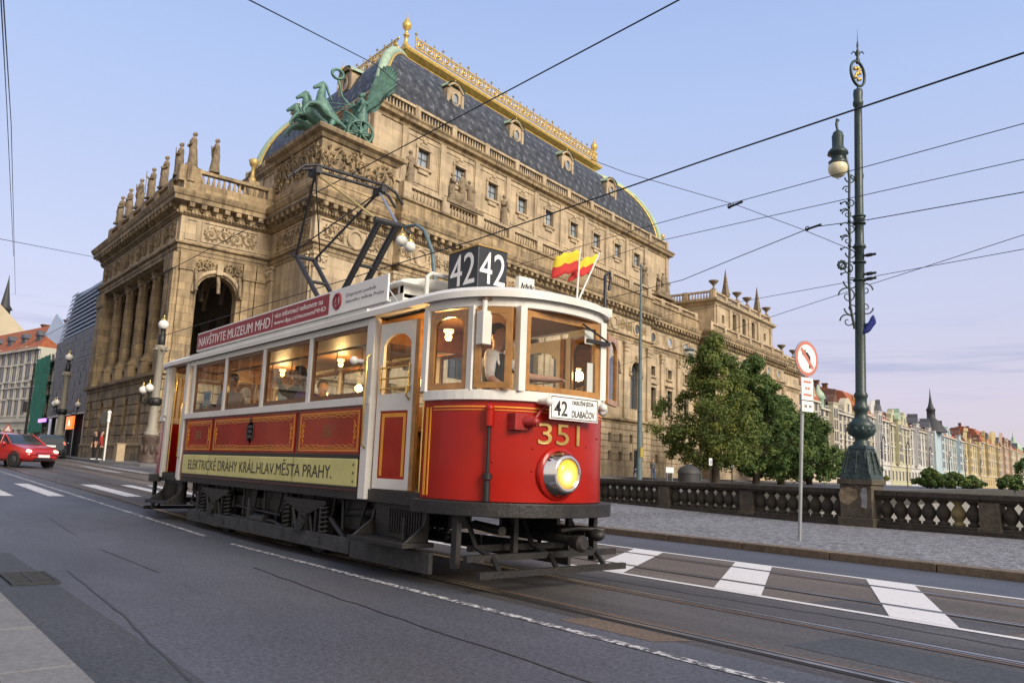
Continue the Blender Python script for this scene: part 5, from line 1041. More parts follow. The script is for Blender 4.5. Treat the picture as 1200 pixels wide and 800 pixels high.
# front details
def DT(u, v, w): 
    y = u; t = 0; 
    tt = max(-1, min(1, y/1.1)); x = 4.6+1.12*(1-abs(tt)**2.3)**(1/2.3); return (x+w, y, v)
me = text_mesh('351', lambda u, v, w: DT(u-.40, 1.50+v, .004+w), width=.56, height=.22, extrude=.012, bold=.0); me.materials.append(GOLDNUM); o = inst(me, 'fleet_number', tram)
mb = MB(); c = (5.66, -.12, 1.2); mb.lathe(c, [(.29, 0), (.29, .045), (.275, .065), (.225, .075)], 28, (1, 0, 0)); hl = tp(mb, 'headlight', RED)
mb = MB(); mb.lathe(c, [(.24, .06), (.24, .085), (.222, .1), (.222, .135), (.20, .15), (.20, .185), (.178, .2), (.155, .2), (.15, .165)], 28, (1, 0, 0)); mb.build('chrome_rim', CHROME, hl)
mb = MB(); mb.lathe(c, [(.152, .165), (.14, .195), (.10, .212), (.055, .22), (0, .224)], 24, (1, 0, 0)); LENS = bpy.data.materials.new('lit_amber_lens'); LENS.use_nodes = True
n_, l_ = LENS.node_tree.nodes, LENS.node_tree.links; b_ = n_['Principled BSDF']; tcn = n_.new('ShaderNodeTexCoord'); vd = n_.new('ShaderNodeVectorMath'); vd.operation = 'DISTANCE'; vd.inputs[1].default_value = (5.9, -.15, 1.17); l_.new(tcn.outputs['Object'], vd.inputs[0])
rq = n_.new('ShaderNodeValToRGB'); l_.new(vd.outputs['Value'], rq.inputs[0]); rq.color_ramp.elements[0].position = .02; rq.color_ramp.elements[0].color = (1, .82, .30, 1); rq.color_ramp.elements[1].position = .16; rq.color_ramp.elements[1].color = (.80, .33, .02, 1)
rw = n_.new('ShaderNodeValToRGB'); l_.new(vd.outputs['Value'], rw.inputs[0]); rw.color_ramp.elements[0].position = .0; rw.color_ramp.elements[0].color = (4, 4, 4, 1); rw.color_ramp.elements[1].position = .09; rw.color_ramp.elements[1].color = (.75, .75, .75, 1)
b_.inputs['Base Color'].default_value = (.8, .4, .03, 1); b_.inputs['Roughness'].default_value = .1; l_.new(rq.outputs[0], b_.inputs['Emission Color']); l_.new(rw.outputs[0], b_.inputs['Emission Strength']); mb.build('lens', LENS, hl)
mb = MB(); mb.box(5.80, 5.82, -.37, .35, 1.755, 2.015); rsn = tp(mb, 'route_board', SIGNWHITE, .008)
mb = MB()
for (p, q, r, s) in ((-.355, .335, 1.77, 1.778), (-.355, .335, 1.992, 2.0), (-.355, -.347, 1.778, 1.992), (.327, .335, 1.778, 1.992)): mb.box(5.8205, 5.823, p, q, r, s)
mb.build('border_line', BLACK, rsn)
for txt, u0, v0, wd, ht in (('42', -.31, 1.80, .19, .155), ('OKRUŽNÍ JÍZDA', -.055, 1.915, .33, .065), ('DLABAČOV', -.055, 1.795, .345, .095)):
    me = text_mesh(txt, lambda u, v, w: (5.8205+w, u0+u, v0+v), width=wd, height=ht, extrude=.003, bold=.012); me.materials.append(BLACK); inst(me, 'route_lettering', rsn)
for y in (-.40, .42): mb = MB(); mb.cyl((5.62, y, 1.95), (5.82, y, 1.93), .035, n=10); mb.sphere((5.83, y, 1.93), .045, n=8); tp(mb, 'board_bracket', WHITE)
mb = MB(); mb.lathe((5.66, .50, 1.93), [(.03, 0), (.035, .05), (.062, .09), (.066, .10), (.02, .105)], 12, (1, 0, -.25)); tp(mb, 'small_marker_lamp', WHITE)
RODT = lambda y, o: DT(y, 0, o)
x_, y_, _z = DT(-.86, 0, .06); mb = MB(); mb.cyl((x_, y_, 1.02), (x_, y_, 1.72), .018, n=8); mb.cyl((x_, y_, .9), (x_, y_, 1.1), .035, n=8); mb.cyl((x_, y_, 1.12), (x_, y_, 1.18), .05, n=8); tp(mb, 'brake_hose', BLACK)
mb = MB(); mb.cyl((x_, y_, 1.66), (x_, y_, 1.82), .045, n=10); mb.sphere((x_, y_, 1.84), .05, n=8); tp(mb, 'hose_socket', MATS['red_socket_paint'] if 'red_socket_paint' in MATS else RED); mb = MB(); x2, y2, _ = DT(-.60, 0, .0); mb.box(x2-.05, x2+.07, y2-.10, y2+.08, 1.63, 1.80); mb.cyl((x2+.05, y2+.05, 1.72), (x2+.15, y2+.1, 1.72), .06, n=10); mb.sphere((x2+.15, y2+.1, 1.72), .05, n=8); mb.tube([(x2+.1, y2+.12, 1.73), (x2+.12, y2+.2, 1.84), (x2+.1, y2+.3, 1.90)], .018, 6); tp(mb, 'coupling_socket', mat('red_socket_paint', (.30, .02, .02), .4, var=.3, scale=9, bump=.1))
mb = MB()
for y, z in ((-.45, 1.45), (-.45, 1.22), (.3, 1.5), (-.8, 1.3), (-.2, .97), (.55, 1.6)): x3, y3, _ = DT(y, 0, .002); mb.sphere((x3, y3, z), .012, n=6)
tp(mb, 'dash_rivets', RED)
mb = MB(); mb.box(5.30, 5.42, -.98, -.86, 2.5, 2.86); mb.cyl((5.36, -.92, 2.86), (5.36, -.92, 3.0), .03, n=8); tp(mb, 'indicator_box', WHITE, .01)
mb = MB(); mb.cyl((5.66, .25, 2.86), (5.7, .62, 2.70), .012, n=6); mb.box(5.66, 5.70, .30, .66, 2.66, 2.70); tp(mb, 'windscreen_wiper', BLACK)
mb = MB(); mb.box(5.585, 5.59, .35, .53, 2.66, 2.86); mb.box(5.585, 5.59, .40, .54, 2.12, 2.45); tp(mb, 'windscreen_notice', SIGNWHITE)
# roof
mb = MB(); mb.sm = True
bp_ = bowpts(.075, 20); rim = bp_+[(-x, y) for x, y in bp_[::-1]]
def loop(sc, z, of=0): return [(x*(1-(1-sc)*.35), y*sc, z) for x, y in rim]
lv = [[(x, y, 3.015) for x, y in rim], [(x, y, 3.085) for x, y in rim], loop(.985, 3.105), loop(.93, 3.145), loop(.8, 3.21), loop(.5, 3.31), loop(.15, 3.35)]
N = len(rim); vs = [p for r in lv for p in r]; mb.add(vs, [(j*N+i, j*N+(i+1) % N, (j+1)*N+(i+1) % N, (j+1)*N+i) for j in range(len(lv)-1) for i in range(N)]); mb.sm = False
mb.poly([(x, y, 3.35) for x, y, z in lv[-1]]); mb.poly([(x, y, 3.03) for x, y in rim][::-1]); rf = tp(mb, 'roof', WHITE); rf.data.set_sharp_from_angle(angle=radians(40))
mb = MB(); mb.box(-3.3, 3.3, -1.165, -1.13, 3.09, 3.13); mb.box(-3.3, 3.3, 1.13, 1.165, 3.09, 3.13); mb.build('gutter', WHITE, rf)
mb = MB(); mb.prism([(-.66, 3.3), (.66, 3.3), (.66, 3.42), (-.66, 3.42)], -3.35, 3.3, lambda y, z, x: (x, y, z)); 
for x in (-3.3, -2.2, -1.1, 0, 1.1, 2.2, 3.22): mb.box(x-.07, x+.07, -.65, -.6, 3.42, 3.53); mb.box(x-.07, x+.07, .6, .65, 3.42, 3.53)
mb.box(3.2, 3.3, -.65, .65, 3.36, 3.56); mb.box(-3.3, -3.2, -.65, .65, 3.36, 3.56)
mb.prism([(-.78, 3.53), (.78, 3.53), (.74, 3.57), (.4, 3.64), (0, 3.66), (-.4, 3.64), (-.74, 3.57)], -3.42, 3.42, lambda y, z, x: (x, y, z)); cl = tp(mb, 'clerestory', WHITE, .006)
mb = MB()
for sg in (-1, 1): mb.box(-3.2, 3.2, sg*.6-.01, sg*.6+.01, 3.42, 3.53)
mb.build('clerestory_glazing', WOODD, cl)
mb = MB(); mb.box(-3.3, 3.55, -1.02, -.98, 3.21, 3.24); 
for x in (-3.2, -1.5, .2, 1.9, 3.4): mb.tube([(x, -1.0, 3.2), (x, -.98, 3.45), (x, -.8, 3.27)], .012, 5)
bn = tp(mb, 'banner_frame', STEEL); mb = MB(); mb.box(-3.32, 3.56, -1.045, -1.02, 3.215, 3.56); bb = tp(mb, 'advertising_banner', SIGNWHITE, .005)
mb = MB(); mb.box(-3.29, 2.02, -1.0495, -1.045, 3.24, 3.535); mb.build('wine_red_field', BANNERRED, bb)
BT = lambda x0, z0: (lambda u, v, w: (x0+u, -1.0495-w, z0+v))
for txt, x0, z0, wd, ht, M in (('NAVŠTIVTE MUZEUM MHD', -3.2, 3.29, 3.25, .215, SIGNWHITE), ('více informací naleznete na', .22, 3.41, 1.62, .085, SIGNWHITE), ('www.dpp.cz/muzeumMHD', .22, 3.285, 1.72, .085, SIGNWHITE)):
    me = text_mesh(txt, BT(x0, z0), width=wd, height=ht, extrude=.002); me.materials.append(M); inst(me, 'banner_lettering', bb)
mb = MB(); mb.box(.13, .14, -1.0515, -1.0497, 3.28, 3.5); mb.build('dividing_line', SIGNWHITE, bb)
for txt, z0, wd in (('Dopravní podnik', 3.40, .78), ('hlavního města Prahy', 3.315, .98)):
    me = text_mesh(txt, lambda u, v, w: (2.50+u, -1.0455-w, z0+v), width=wd, height=.06, extrude=.002); me.materials.append(mat('dark_grey_print', (.09, .09, .11), .5, var=0.05, bump=0)); inst(me, 'operator_lettering', bb)
mb = MB(); c0 = (2.26, -1.047, 3.39); mb.torus(c0, (0, 1, 0), .10, .022, 24, 6); mb.tube([(2.2, -1.05, 3.46), (2.27, -1.05, 3.42), (2.23, -1.05, 3.36), (2.31, -1.05, 3.32)], .018, 6); mb.box(2.24, 2.28, -1.052, -1.046, 3.30, 3.48); mb.build('round_emblem', BANNERRED, bb)
# roof number box
mb = MB(); mb.frustum((4.09, -.08), .74, .58, .66, .48, 3.24, 3.39); bx = tp(mb, 'number_box_base', WHITE, .01)
mb = MB(); mb.box(3.78, 4.40, -.31, .15, 3.39, 3.91); nb = tp(mb, 'route_number_box', NAVY, .012)
for f in range(2):
    if f == 0: TT = lambda u, v, w: (3.84+u, -.3105-w, 3.455+v); wd = .50
    else: TT = lambda u, v, w: (4.4005+w, -.28+u, 3.455+v); wd = .40
    me = text_mesh('42', TT, width=wd, height=.40, extrude=.004, bold=.0); me.materials.append(SIGNWHITE); inst(me, 'route_number', nb)
mb = MB(); mb.box(3.77, 4.41, -.32, .16, 3.908, 3.925); mb.build('box_lid', mat('ochre_metal_lid', (.40, .25, .07), .5, var=.3, bump=0), nb)
mb = MB(); mb.tube([(3.6, -.5, 3.25), (3.6, -.5, 3.62), (3.62, -.45, 3.66), (3.62, .3, 3.66), (3.6, .35, 3.6), (3.6, .35, 3.3)], .03, 6); tp(mb, 'roof_hoop', WHITE)
mb = MB(); mb.box(4.55, 4.62, .17, .42, 3.3, 3.58); 
rsp = tp(mb, 'roof_side_plate', WHITE); mb = MB()
for k in range(3): mb.tube([(4.625, .20+.07*k, 3.42), (4.63, .22+.07*k, 3.5), (4.625, .24+.07*k, 3.43), (4.63, .26+.07*k, 3.48)], .007, 5)
mb.build('dark_script', BLACK, rsp); mb = MB(); mb.tube([(5.3, .98, 3.1), (5.3, .98, 3.62), (5.3, 1.06, 3.68), (5.3, 1.08, 3.6), (5.3, 1.05, 3.45)], .02, 6); tp(mb, 'roof_hook', BLACK)
mb = MB(); mb.box(5.1, 5.36, .85, 1.05, 3.1, 3.2); tp(mb, 'roof_vent', WHITE)
# current collector
pan = MB(); DG = mat('dark_grey_collector_paint', (.026, .027, .030), .5, metal=.2, var=.3, scale=8, bump=.05); OILY = mat('yellow_greased_rod', (.38, .30, .12), .45, var=.4, bump=0)
pan.box(-.75, 1.25, -.42, -.36, 3.70, 3.76); pan.box(-.75, 1.25, .36, .42, 3.70, 3.76); pan.box(-.7, -.64, -.42, .42, 3.72, 3.78); pan.box(1.14, 1.2, -.42, .42, 3.72, 3.78)
for x in (-.6, 1.1):
    for y in (-.39, .39): pan.cyl((x, y, 3.5), (x, y, 3.7), .05, n=8)
pg = tp(pan, 'pantograph', DG)
def bar(nm, a, b, r, M=DG, n=8): 
    q = MB(); q.cyl(a, b, r, n=n); return q.build(nm, M, pg)
RK, FK, PH = (-1.17, 4.86), (1.68, 4.88), (.28, 5.96)
for y in (-.3, .3):
    bar('lower_arm', (.05, y*.5, 3.74), (RK[0], y*.57, RK[1]), .042); bar('lower_arm', (.48, y*.5, 3.74), (FK[0], y*.5, FK[1]), .052)
    bar('upper_arm', (RK[0], y*.6, RK[1]), (PH[0], y*2, PH[1]-.06), .022); bar('upper_arm', (FK[0], y*.6, FK[1]), (PH[0], y*2, PH[1]-.06), .02, OILY if y < 0 else STEEL)
    bar('brace_rod', (PH[0], y*2, PH[1]-.06), (RK[0], -y, RK[1]), .012)
bar('knee_shaft', (RK[0], -.24, RK[1]), (RK[0], .24, RK[1]), .04); bar('knee_shaft', (FK[0], -.24, FK[1]), (FK[0], .24, FK[1]), .05); bar('cross_brace', (-.55, -.17, 4.3), (-.55, .17, 4.3), .03); bar('cross_brace', (1.08, -.16, 4.3), (1.08, .16, 4.3), .03)
for dx in (-.12, .12):
    q = MB(); q.tube([(PH[0]+dx, -1.02, PH[1]-.22), (PH[0]+dx, -.86, PH[1]-.04), (PH[0]+dx, -.65, PH[1]+.03), (PH[0]+dx, .65, PH[1]+.03), (PH[0]+dx, .86, PH[1]-.04), (PH[0]+dx, 1.02, PH[1]-.22)], .028, 6); q.build('collector_strip', DG, pg)
for ya_ in (-.66, .56): q = MB(); q.box(PH[0]-.16, PH[0]+.16, ya_, ya_+.1, PH[1]-.1, PH[1]); q.build('strip_carrier', DG, pg)
# undercarriage
mb = MB()
for y in (-.72, .72): mb.box(-3.6, 3.6, y-.05, y+.05, .62, .80)
for x in (-3.4, -1.7, 0, 1.7, 3.4): mb.box(x-.04, x+.04, -.7, .7, .64, .78)
mb.box(-3.3, 3.3, -.98, -.9, .80, .86); mb.box(-3.3, 3.3, .9, .98, .80, .86); uc = tp(mb, 'underframe', BLACKIRON)
for x in (-1.7, 1.7):
    mb = MB(); mb.cyl((x, -.9, .40), (x, .9, .40), .06, n=10); ws = mb.build('wheelset', BLACKIRON, tram)
    for y in (-.72, .72):
        mb = MB(); mb.cyl((x, y-.06, .42), (x, y+.06, .42), .40, n=28); mb.cyl((x, y-(.03 if y < 0 else -.03)*3.2, .42), (x, y, .42), .12, n=12); mb.build('wheel', BLACKIRON, ws)
for x in (-1.7, 1.7):
    for sg in (-1, 1):
        y = sg*.98; mb = MB(); mb.box(x-.12, x+.12, y-.07, y+.07, .28, .56); mb.cyl((x, y-.1, .42), (x, y+.1, .42), .10, n=12)
        mb.prism([(x-.62, .74), (x+.62, .74), (x+.62, .69), (x+.30, .60), (x+.13, .54), (x-.13, .54), (x-.30, .60), (x-.62, .69)], y-.05, y+.05, lambda a, b, c: (a, c, b)); mb.tube([(x-.16, y+sg*.05, .3), (x-.34, y+sg*.04, .6)], .03, 6); mb.tube([(x+.2, y, .3), (x+.1, y, .56)], .03, 6); mb.box(x-.5, x+.5, y-.03, y+.03, .18, .23)
        mb.box(x-.36, x-.31, y-.04, y+.04, .22, .7); mb.box(x+.31, x+.36, y-.04, y+.04, .22, .7); ab = tp(mb, 'axlebox', BLACKIRON)
        for dx in (-.56, .56):
            mb = MB(); mb.tube([(x+dx+cos(t*1.1)*.065, y+sin(t*1.1)*.065, .24+.0105*t) for t in range(42)], .016, 5); mb.build('coil_spring', mat('spring_steel', (.045, .043, .042), .5, metal=.4, var=.3, bump=0), ab)
            mb = MB(); mb.cyl((x+dx, y, .2), (x+dx, y, .7), .022, n=6); mb.cyl((x+dx, y, .2), (x+dx, y, .25), .08, n=10); mb.build('spring_seat', BLACKIRON, ab)
mb = MB(); rr_ = random.Random(5)
for x, w, h in ((-.6, .55, .42), (.25, .6, .35), (.75, .3, .45), (2.75, .5, .35), (-2.8, .5, .36)):
    for ya, yb in ((-.85, -.45), (.45, .85)): q_ = MB(); q_.box(x-w/2, x+w/2, ya, yb, .76-h, .78); tp(q_, 'equipment_box', BLACKIRON, .01)
for i in range(16): x = -3.1+i*.41; mb.cyl((x, -.93, .28+rr_.random()*.2), (x+rr_.uniform(-.15, .15), -.9, .8), .022, n=6)
mb.tube([(-3.0, -.95, .45), (-2.2, -.96, .36), (-.5, -.95, .33), (.6, -.96, .36), (1.0, -.96, .30)], .028, 6); mb.tube([(-.9, -.95, .5), (.8, -.95, .46)], .02, 6); mb.cyl((-.2, -.95, .35), (.35, -.95, .35), .09, n=10); mb.tube([(2.35, -.95, .52), (2.9, -.97, .24)], .04, 6);
for x in (-1.15, 1.15): q_ = MB(); q_.box(x-.38, x+.38, -.5, .5, .2, .66); q_.cyl((x, -.52, .42), (x, .52, .42), .27, n=14); tp(q_, 'traction_motor', BLACKIRON, .02)
for y in (-.84, .84): q_ = MB(); q_.box(-2.2, 2.2, y-.03, y+.03, .50, .66); q_.box(-1.2, 1.2, y-.03, y+.03, .2, .26); tp(q_, 'truck_frame', BLACKIRON)
mb.cyl((2.5, -.8, .6), (3.35, -.8, .66), .07, n=8); tp(mb, 'brake_rigging', BLACKIRON)
for sg in (-1, 1):
    mb = MB(); y = sg*1.02; mb.box(-2.9, 3.02, y-.025, y+.025, .14, .33); mb.box(3.05, 4.75, y-.025, y+.025, .11, .33); mb.box(-2.9, -2.88, y-.04, y+.04, .14, .33); mb.box(-.2, -.18, y-.035, y+.035, .14, .33)
    for x in (-2.5, -.2, 2.2, 4.2): mb.box(x-.02, x+.02, y-.02*1, y+.02, .33, .66)
    tp(mb, 'guard_board', mat('grey_weathered_board', (.045, .047, .05), .7, var=.4, scale=6, bump=.2, stain=.5, stain_c=(.02, .02, .02), sscale=2), .006)
    for sx in (1, -1):
        mb = MB(); mb.box(3.52*sx, 4.58*sx, sg*1.0-.02, sg*1.0+.02, .44, .86) if False else mb.box(min(3.52*sx, 4.58*sx), max(3.52*sx, 4.58*sx), sg*.97-.02, sg*.97+.02, .42, .86)
        mb.box(min(3.42*sx, 4.62*sx), max(3.42*sx, 4.62*sx), min(sg*.9, sg*1.3), max(sg*.9, sg*1.3), .37, .42)
        for k in range(13): x = (3.85+.052*k)*sx; mb.box(x-.012, x+.012, min(sg*.985, sg*1.01), max(sg*.985, sg*1.01), .48, .74)
        for xx in (3.48, 4.57): mb.prism([(.42, sg*.95), (.84, sg*.95), (.60, sg*1.02), (.42, sg*1.26)], xx*sx-.015, xx*sx+.015, lambda z, y, x: (x, y, z))
        tp(mb, 'entrance_step', BLACKIRON, .005)
for sx in (1, -1):
    mb = MB()
    for (x, z, w) in ((5.60, .20, 1.05), (5.42, .34, 1.08), (5.1, .40, .8)): mb.box(min(x*sx-.03, x*sx+.03), x*sx+.03, -w, w, z-.03, z+.035)
    for y in (-.78, .0, .72): mb.tube([(5.62*sx, y, .2), (5.45*sx, y+.03, .34), (5.2*sx, y, .42), (5.0*sx, y, .76)], .028, 6)
    for y in (-1.0, 1.0): mb.box(5.15*sx-.045, 5.15*sx+.045, y-.03, y+.03, .22, .78)
    for y in (-.35, .45): mb.box(5.3*sx-.03, 5.3*sx+.03, y-.03, y+.03, .36, .78)
    tp(mb, 'lifeguard_beams', BLACKIRON); mb = MB(); mb.cyl((4.9*sx, .1, .56), (5.75*sx, .12, .50), .05, n=10); mb.cyl((5.72*sx, .12, .50), (5.84*sx, .12, .49), .075, .09, 12); mb.cyl((5.84*sx, .12, .49), (5.88*sx, .12, .49), .09, .06, 12); mb.tube([(5.5*sx, .12, .6), (5.5*sx, .4, .62), (5.6*sx, .7, .60)], .03, 6); mb.sphere((5.6*sx, .58, .55), .085, (1.4, 1, .8), 10); mb.box(min(5.0*sx, 5.5*sx), max(5.0*sx, 5.5*sx), .5, .66, .52, .62); tp(mb, 'coupler', BLACKIRON); mb = MB(); mb.cyl((4.8*sx, -.5, .62), (5.4*sx, -.6, .6), .05, n=8); tp(mb, 'air_pipe', BLACKIRON)
# doors, bulkheads, interior
mb = MB(); T = lambda x, o, z: (x, -1.03+o, z)
def leaf(x0, x1, T):
    mb = MB(); z0, z1 = .95, 2.92; w = .075
    for (p, q, r, s) in ((x0, x0+w, z0, z1), (x1-w, x1, z0, z1), (x0+w, x1-w, z1-.14, z1), (x0+w, x1-w, z0, z0+.12), (x0+w, x1-w, 1.86, 2.06)): mb.box(p, q, -.02, .02, r, s, T)
    N = 8; m_ = (x0+x1)/2; hw = (x1-x0)/2-w
    for sgn in (1, -1): mb.prism([(m_-sgn*hw, 2.62)]+[(m_-sgn*hw*cos(pi/2*i/N), 2.62+.16*sin(pi/2*i/N)) for i in range(N+1)]+[(m_-sgn*hw, 2.785)], -.018, .018, lambda x, z, o: T(x, o, z))
    d = tp(mb, 'door', WHITE, .004); mb = MB(); mb.box(x1+.002, x1+.07, -.022, .022, z0, z1, T); mb.build('wooden_door_edge', WOOD, d); mb = MB(); mb.box(x0+w, x1-w, -.012, .008, 1.0701, 1.8599, T); pn = mb.build('door_panel', REDP, d); mb = MB(); a, b = x0+w+.035, x1-w-.035
    for (p, q) in ((a, a+.045), (b-.045, b)): mb.box(p, q, .007, .0115, 1.10, 1.83, T)
    mb.box(a+.045, b-.045, .007, .0115, 1.785, 1.83, T); mb.build('ochre_lining', ORANGE, d)
    mb = MB(); mb.box(x0+w, x1-w, -.014, .0075, 1.0701, 1.0705, T)
    mb = MB(); mb.quad(T(x0+w, 0, 2.06), T(x1-w, 0, 2.06), T(x1-w, 0, 2.78), T(x0+w, 0, 2.78)); mb.build('pane', TGLASS, d)
    mb = MB()
    for z in (2.12, 2.24, 2.37): mb.cyl(T(x0+w-.02, .035, z), T(x1-w+.02, .035, z), .011, n=6)
    for x in (x0+w-.01, x1-w+.01): mb.cyl(T(x, .035, 2.08), T(x, .035, 2.41), .011, n=6)
    mb.build('window_guard_rails', BRASS, d); mb = MB(); mb.tube([T(x1-.05, .03, 1.98), T(x1-.05, .07, 2.02), T(x1-.05, .07, 2.12), T(x1-.05, .03, 2.15)], .012, 6); mb.build('handle', BRASS, d)
leaf(3.50, 4.16, lambda x, o, z: (x, -1.04-o+(x-3.5)*.12, z)); leaf(3.50, 4.48, lambda x, o, z: (-x*1.0, 1.05+o, z)); leaf(3.50, 4.48, lambda x, o, z: (x, 1.05+o, z))
mb = MB(); mb.tube([(4.46, -1.02, .95), (4.46, -1.02, 2.6), (4.46, -.95, 2.66)], .015, 8); tp(mb, 'grab_rail', BRASS); mb = MB(); mb.tube([(-4.40, -1.02, .95), (-4.40, -1.02, 2.9)], .015, 8); tp(mb, 'grab_rail', BRASS)
for x0_, x1_, z0_ in ((-4.62, -4.5, .85), (-3.62, -3.52, .85), (4.5, 4.6, 2.85)): mb = MB(); mb.box(x0_, x1_, -1.1, -1.02, z0_, 3.0); tp(mb, 'platform_door_post', WHITE)
mb = MB()
for x in (-3.38, 3.38):
    mb.box(x-.03, x+.03, -1.04, -.42, .95, 2.05); mb.box(x-.03, x+.03, .42, 1.04, .95, 2.05); mb.box(x-.03, x+.03, -1.04, 1.04, 2.72, 3.0)
    for y in (-1.0, -.45, .45, 1.0): mb.box(x-.028, x+.028, y-.04, y+.04, 2.05, 2.72)
mb.box(-3.35, 3.35, -1.045, -1.02, .95, 2.0); mb.box(-3.35, 3.35, 1.02, 1.045, .95, 2.0); tp(mb, 'bulkheads_and_lining', mat('amber_brown_wood', (.20, .082, .022), .4, var=.35, scale=5, bump=.05, coat=.2))
mb = MB(); mb.box(-5.4, 5.4, -.95, .95, 2.985, 2.999); mb.box(-3.3, 3.3, -1.03, 1.03, 3.0, 3.012); tp(mb, 'ceiling', mat('brown_ceiling_boards', (.22, .11, .04), .5, var=.15, bump=.05))
mb = MB()
for x in (-2.6, -1.8, -1.0, -.2, .6, 1.4, 2.2, 2.9):
    for y in (-.72, .72):
        mb.box(x-.22, x+.22, y-.28, y+.28, 1.72, 1.80); mb.box(x-.27, x-.22, y-.28, y+.28, 1.80, 2.10); mb.box(x-.2, x-.15, y-.2, y+.2, .95, 1.72)
tp(mb, 'wooden_seats', WOOD)
mb = MB(); mb.box(-3.3, 3.3, -.62, -.58, 2.82, 2.85); mb.box(-3.3, 3.3, .58, .62, 2.82, 2.85)
for i in range(9): x = -3+i*.75; mb.tube([(x, -.6, 2.83), (x, -.6, 2.6), (x+.06, -.6, 2.5), (x, -.6, 2.44), (x-.06, -.6, 2.5), (x, -.6, 2.6)], .008, 4)
tp(mb, 'hanging_straps', WOODD)
mb = MB(); mb.cyl((5.25, .28, .95), (5.25, .28, 2.0), .16, n=14); mb.cyl((5.25, .28, 2.0), (5.25, .28, 2.08), .18, n=14); mb.tube([(5.25, .28, 2.1), (5.2, .4, 2.16), (5.18, .48, 2.16)], .02, 6); mb.cyl((5.05, -.4, .95), (5.05, -.4, 1.95), .05, n=10); mb.torus((5.05, -.4, 1.98), (0, 0, 1), .18, .018, 18, 6); tp(mb, 'driver_controller', BLACK)
WARM = (1.0, .60, .22); LAMPG = mat('lit_cream_lampshade', (.8, .6, .3), .4, var=0, bump=0, emit=(1.0, .60, .22), estr=2.6)
for x, y, z, pw in ((-2.3, .25, 2.86, 24), (-.0, .25, 2.86, 24), (2.3, .25, 2.86, 18), (4.3, -.62, 2.74, 30), (-4.3, 0, 2.86, 14)):
    mb = MB(); mb.sphere((x, y, z), .045, n=12); mb.lathe((x, y, z), [(.03, .03), (.06, .06), (.06, .09), (0, .1)], 12); lp = tp(mb, 'interior_lamp', LAMPG)
    ld = bpy.data.lights.new('tram_lamp_light', 'POINT'); ld.energy = pw; ld.color = WARM; ld.shadow_soft_size = .08; lo = bpy.data.objects.new('tram_lamp_light', ld); col.objects.link(lo); lo.parent = lp; lo.location = (x, y, z-.12)
# little pennants on the roof front
YF = mat('yellow_bunting', (.70, .55, .03), .8, var=.15, bump=0); RF = mat('red_bunting', (.52, .035, .03), .8, var=.15, bump=0)
for nm, base, tip, dr, lab in (('flag', (5.6, .2, 3.13), (5.6, .23, 3.73), -1, 'small yellow and red flag on the upright pole on the tram roof'), ('flag', (5.6, .22, 3.13), (5.58, .57, 3.76), -1, 'small yellow and red flag on the slanting pole on the tram roof')):
    fl = thing(nm, lab, 'flag', tuple(TR+Vector(base)), 0, 'crossed flags on the tram roof'); d = Vector(tip)-Vector(base); mb = MB(); mb.cyl((0, 0, 0), d, .011, n=6); mb.sphere(d, .016, n=6); mb.build('pole', WHITE, fl)
    top_ = d*.98; bot = d*.56; W = .34 if base[1] < .21 else .28; NW = 10; NH = 6; mb = MB(); mb.sm = True; g = []
    for j in range(NH+1):
        for i in range(NW+1):
            p = top_.lerp(bot, j/NH)+Vector((.035*sin(i*.9+j*.4)*i/NW-.05*i/NW, -W*i/NW, -.13*(i/NW)**1.3+.012*sin(i*1.3))); g.append(p)
    mb.v = g
    for j in range(NH):
        for i in range(NW): mb.f.append([j*(NW+1)+i, j*(NW+1)+i+1, (j+1)*(NW+1)+i+1, (j+1)*(NW+1)+i]); mb.m.append(0 if j < NH/2 else 1); mb.smooth.append(True)
    cl_ = mb.build('cloth', [YF, RF], fl); so = cl_.modifiers.new('thick', 'SOLIDIFY'); so.thickness = .003
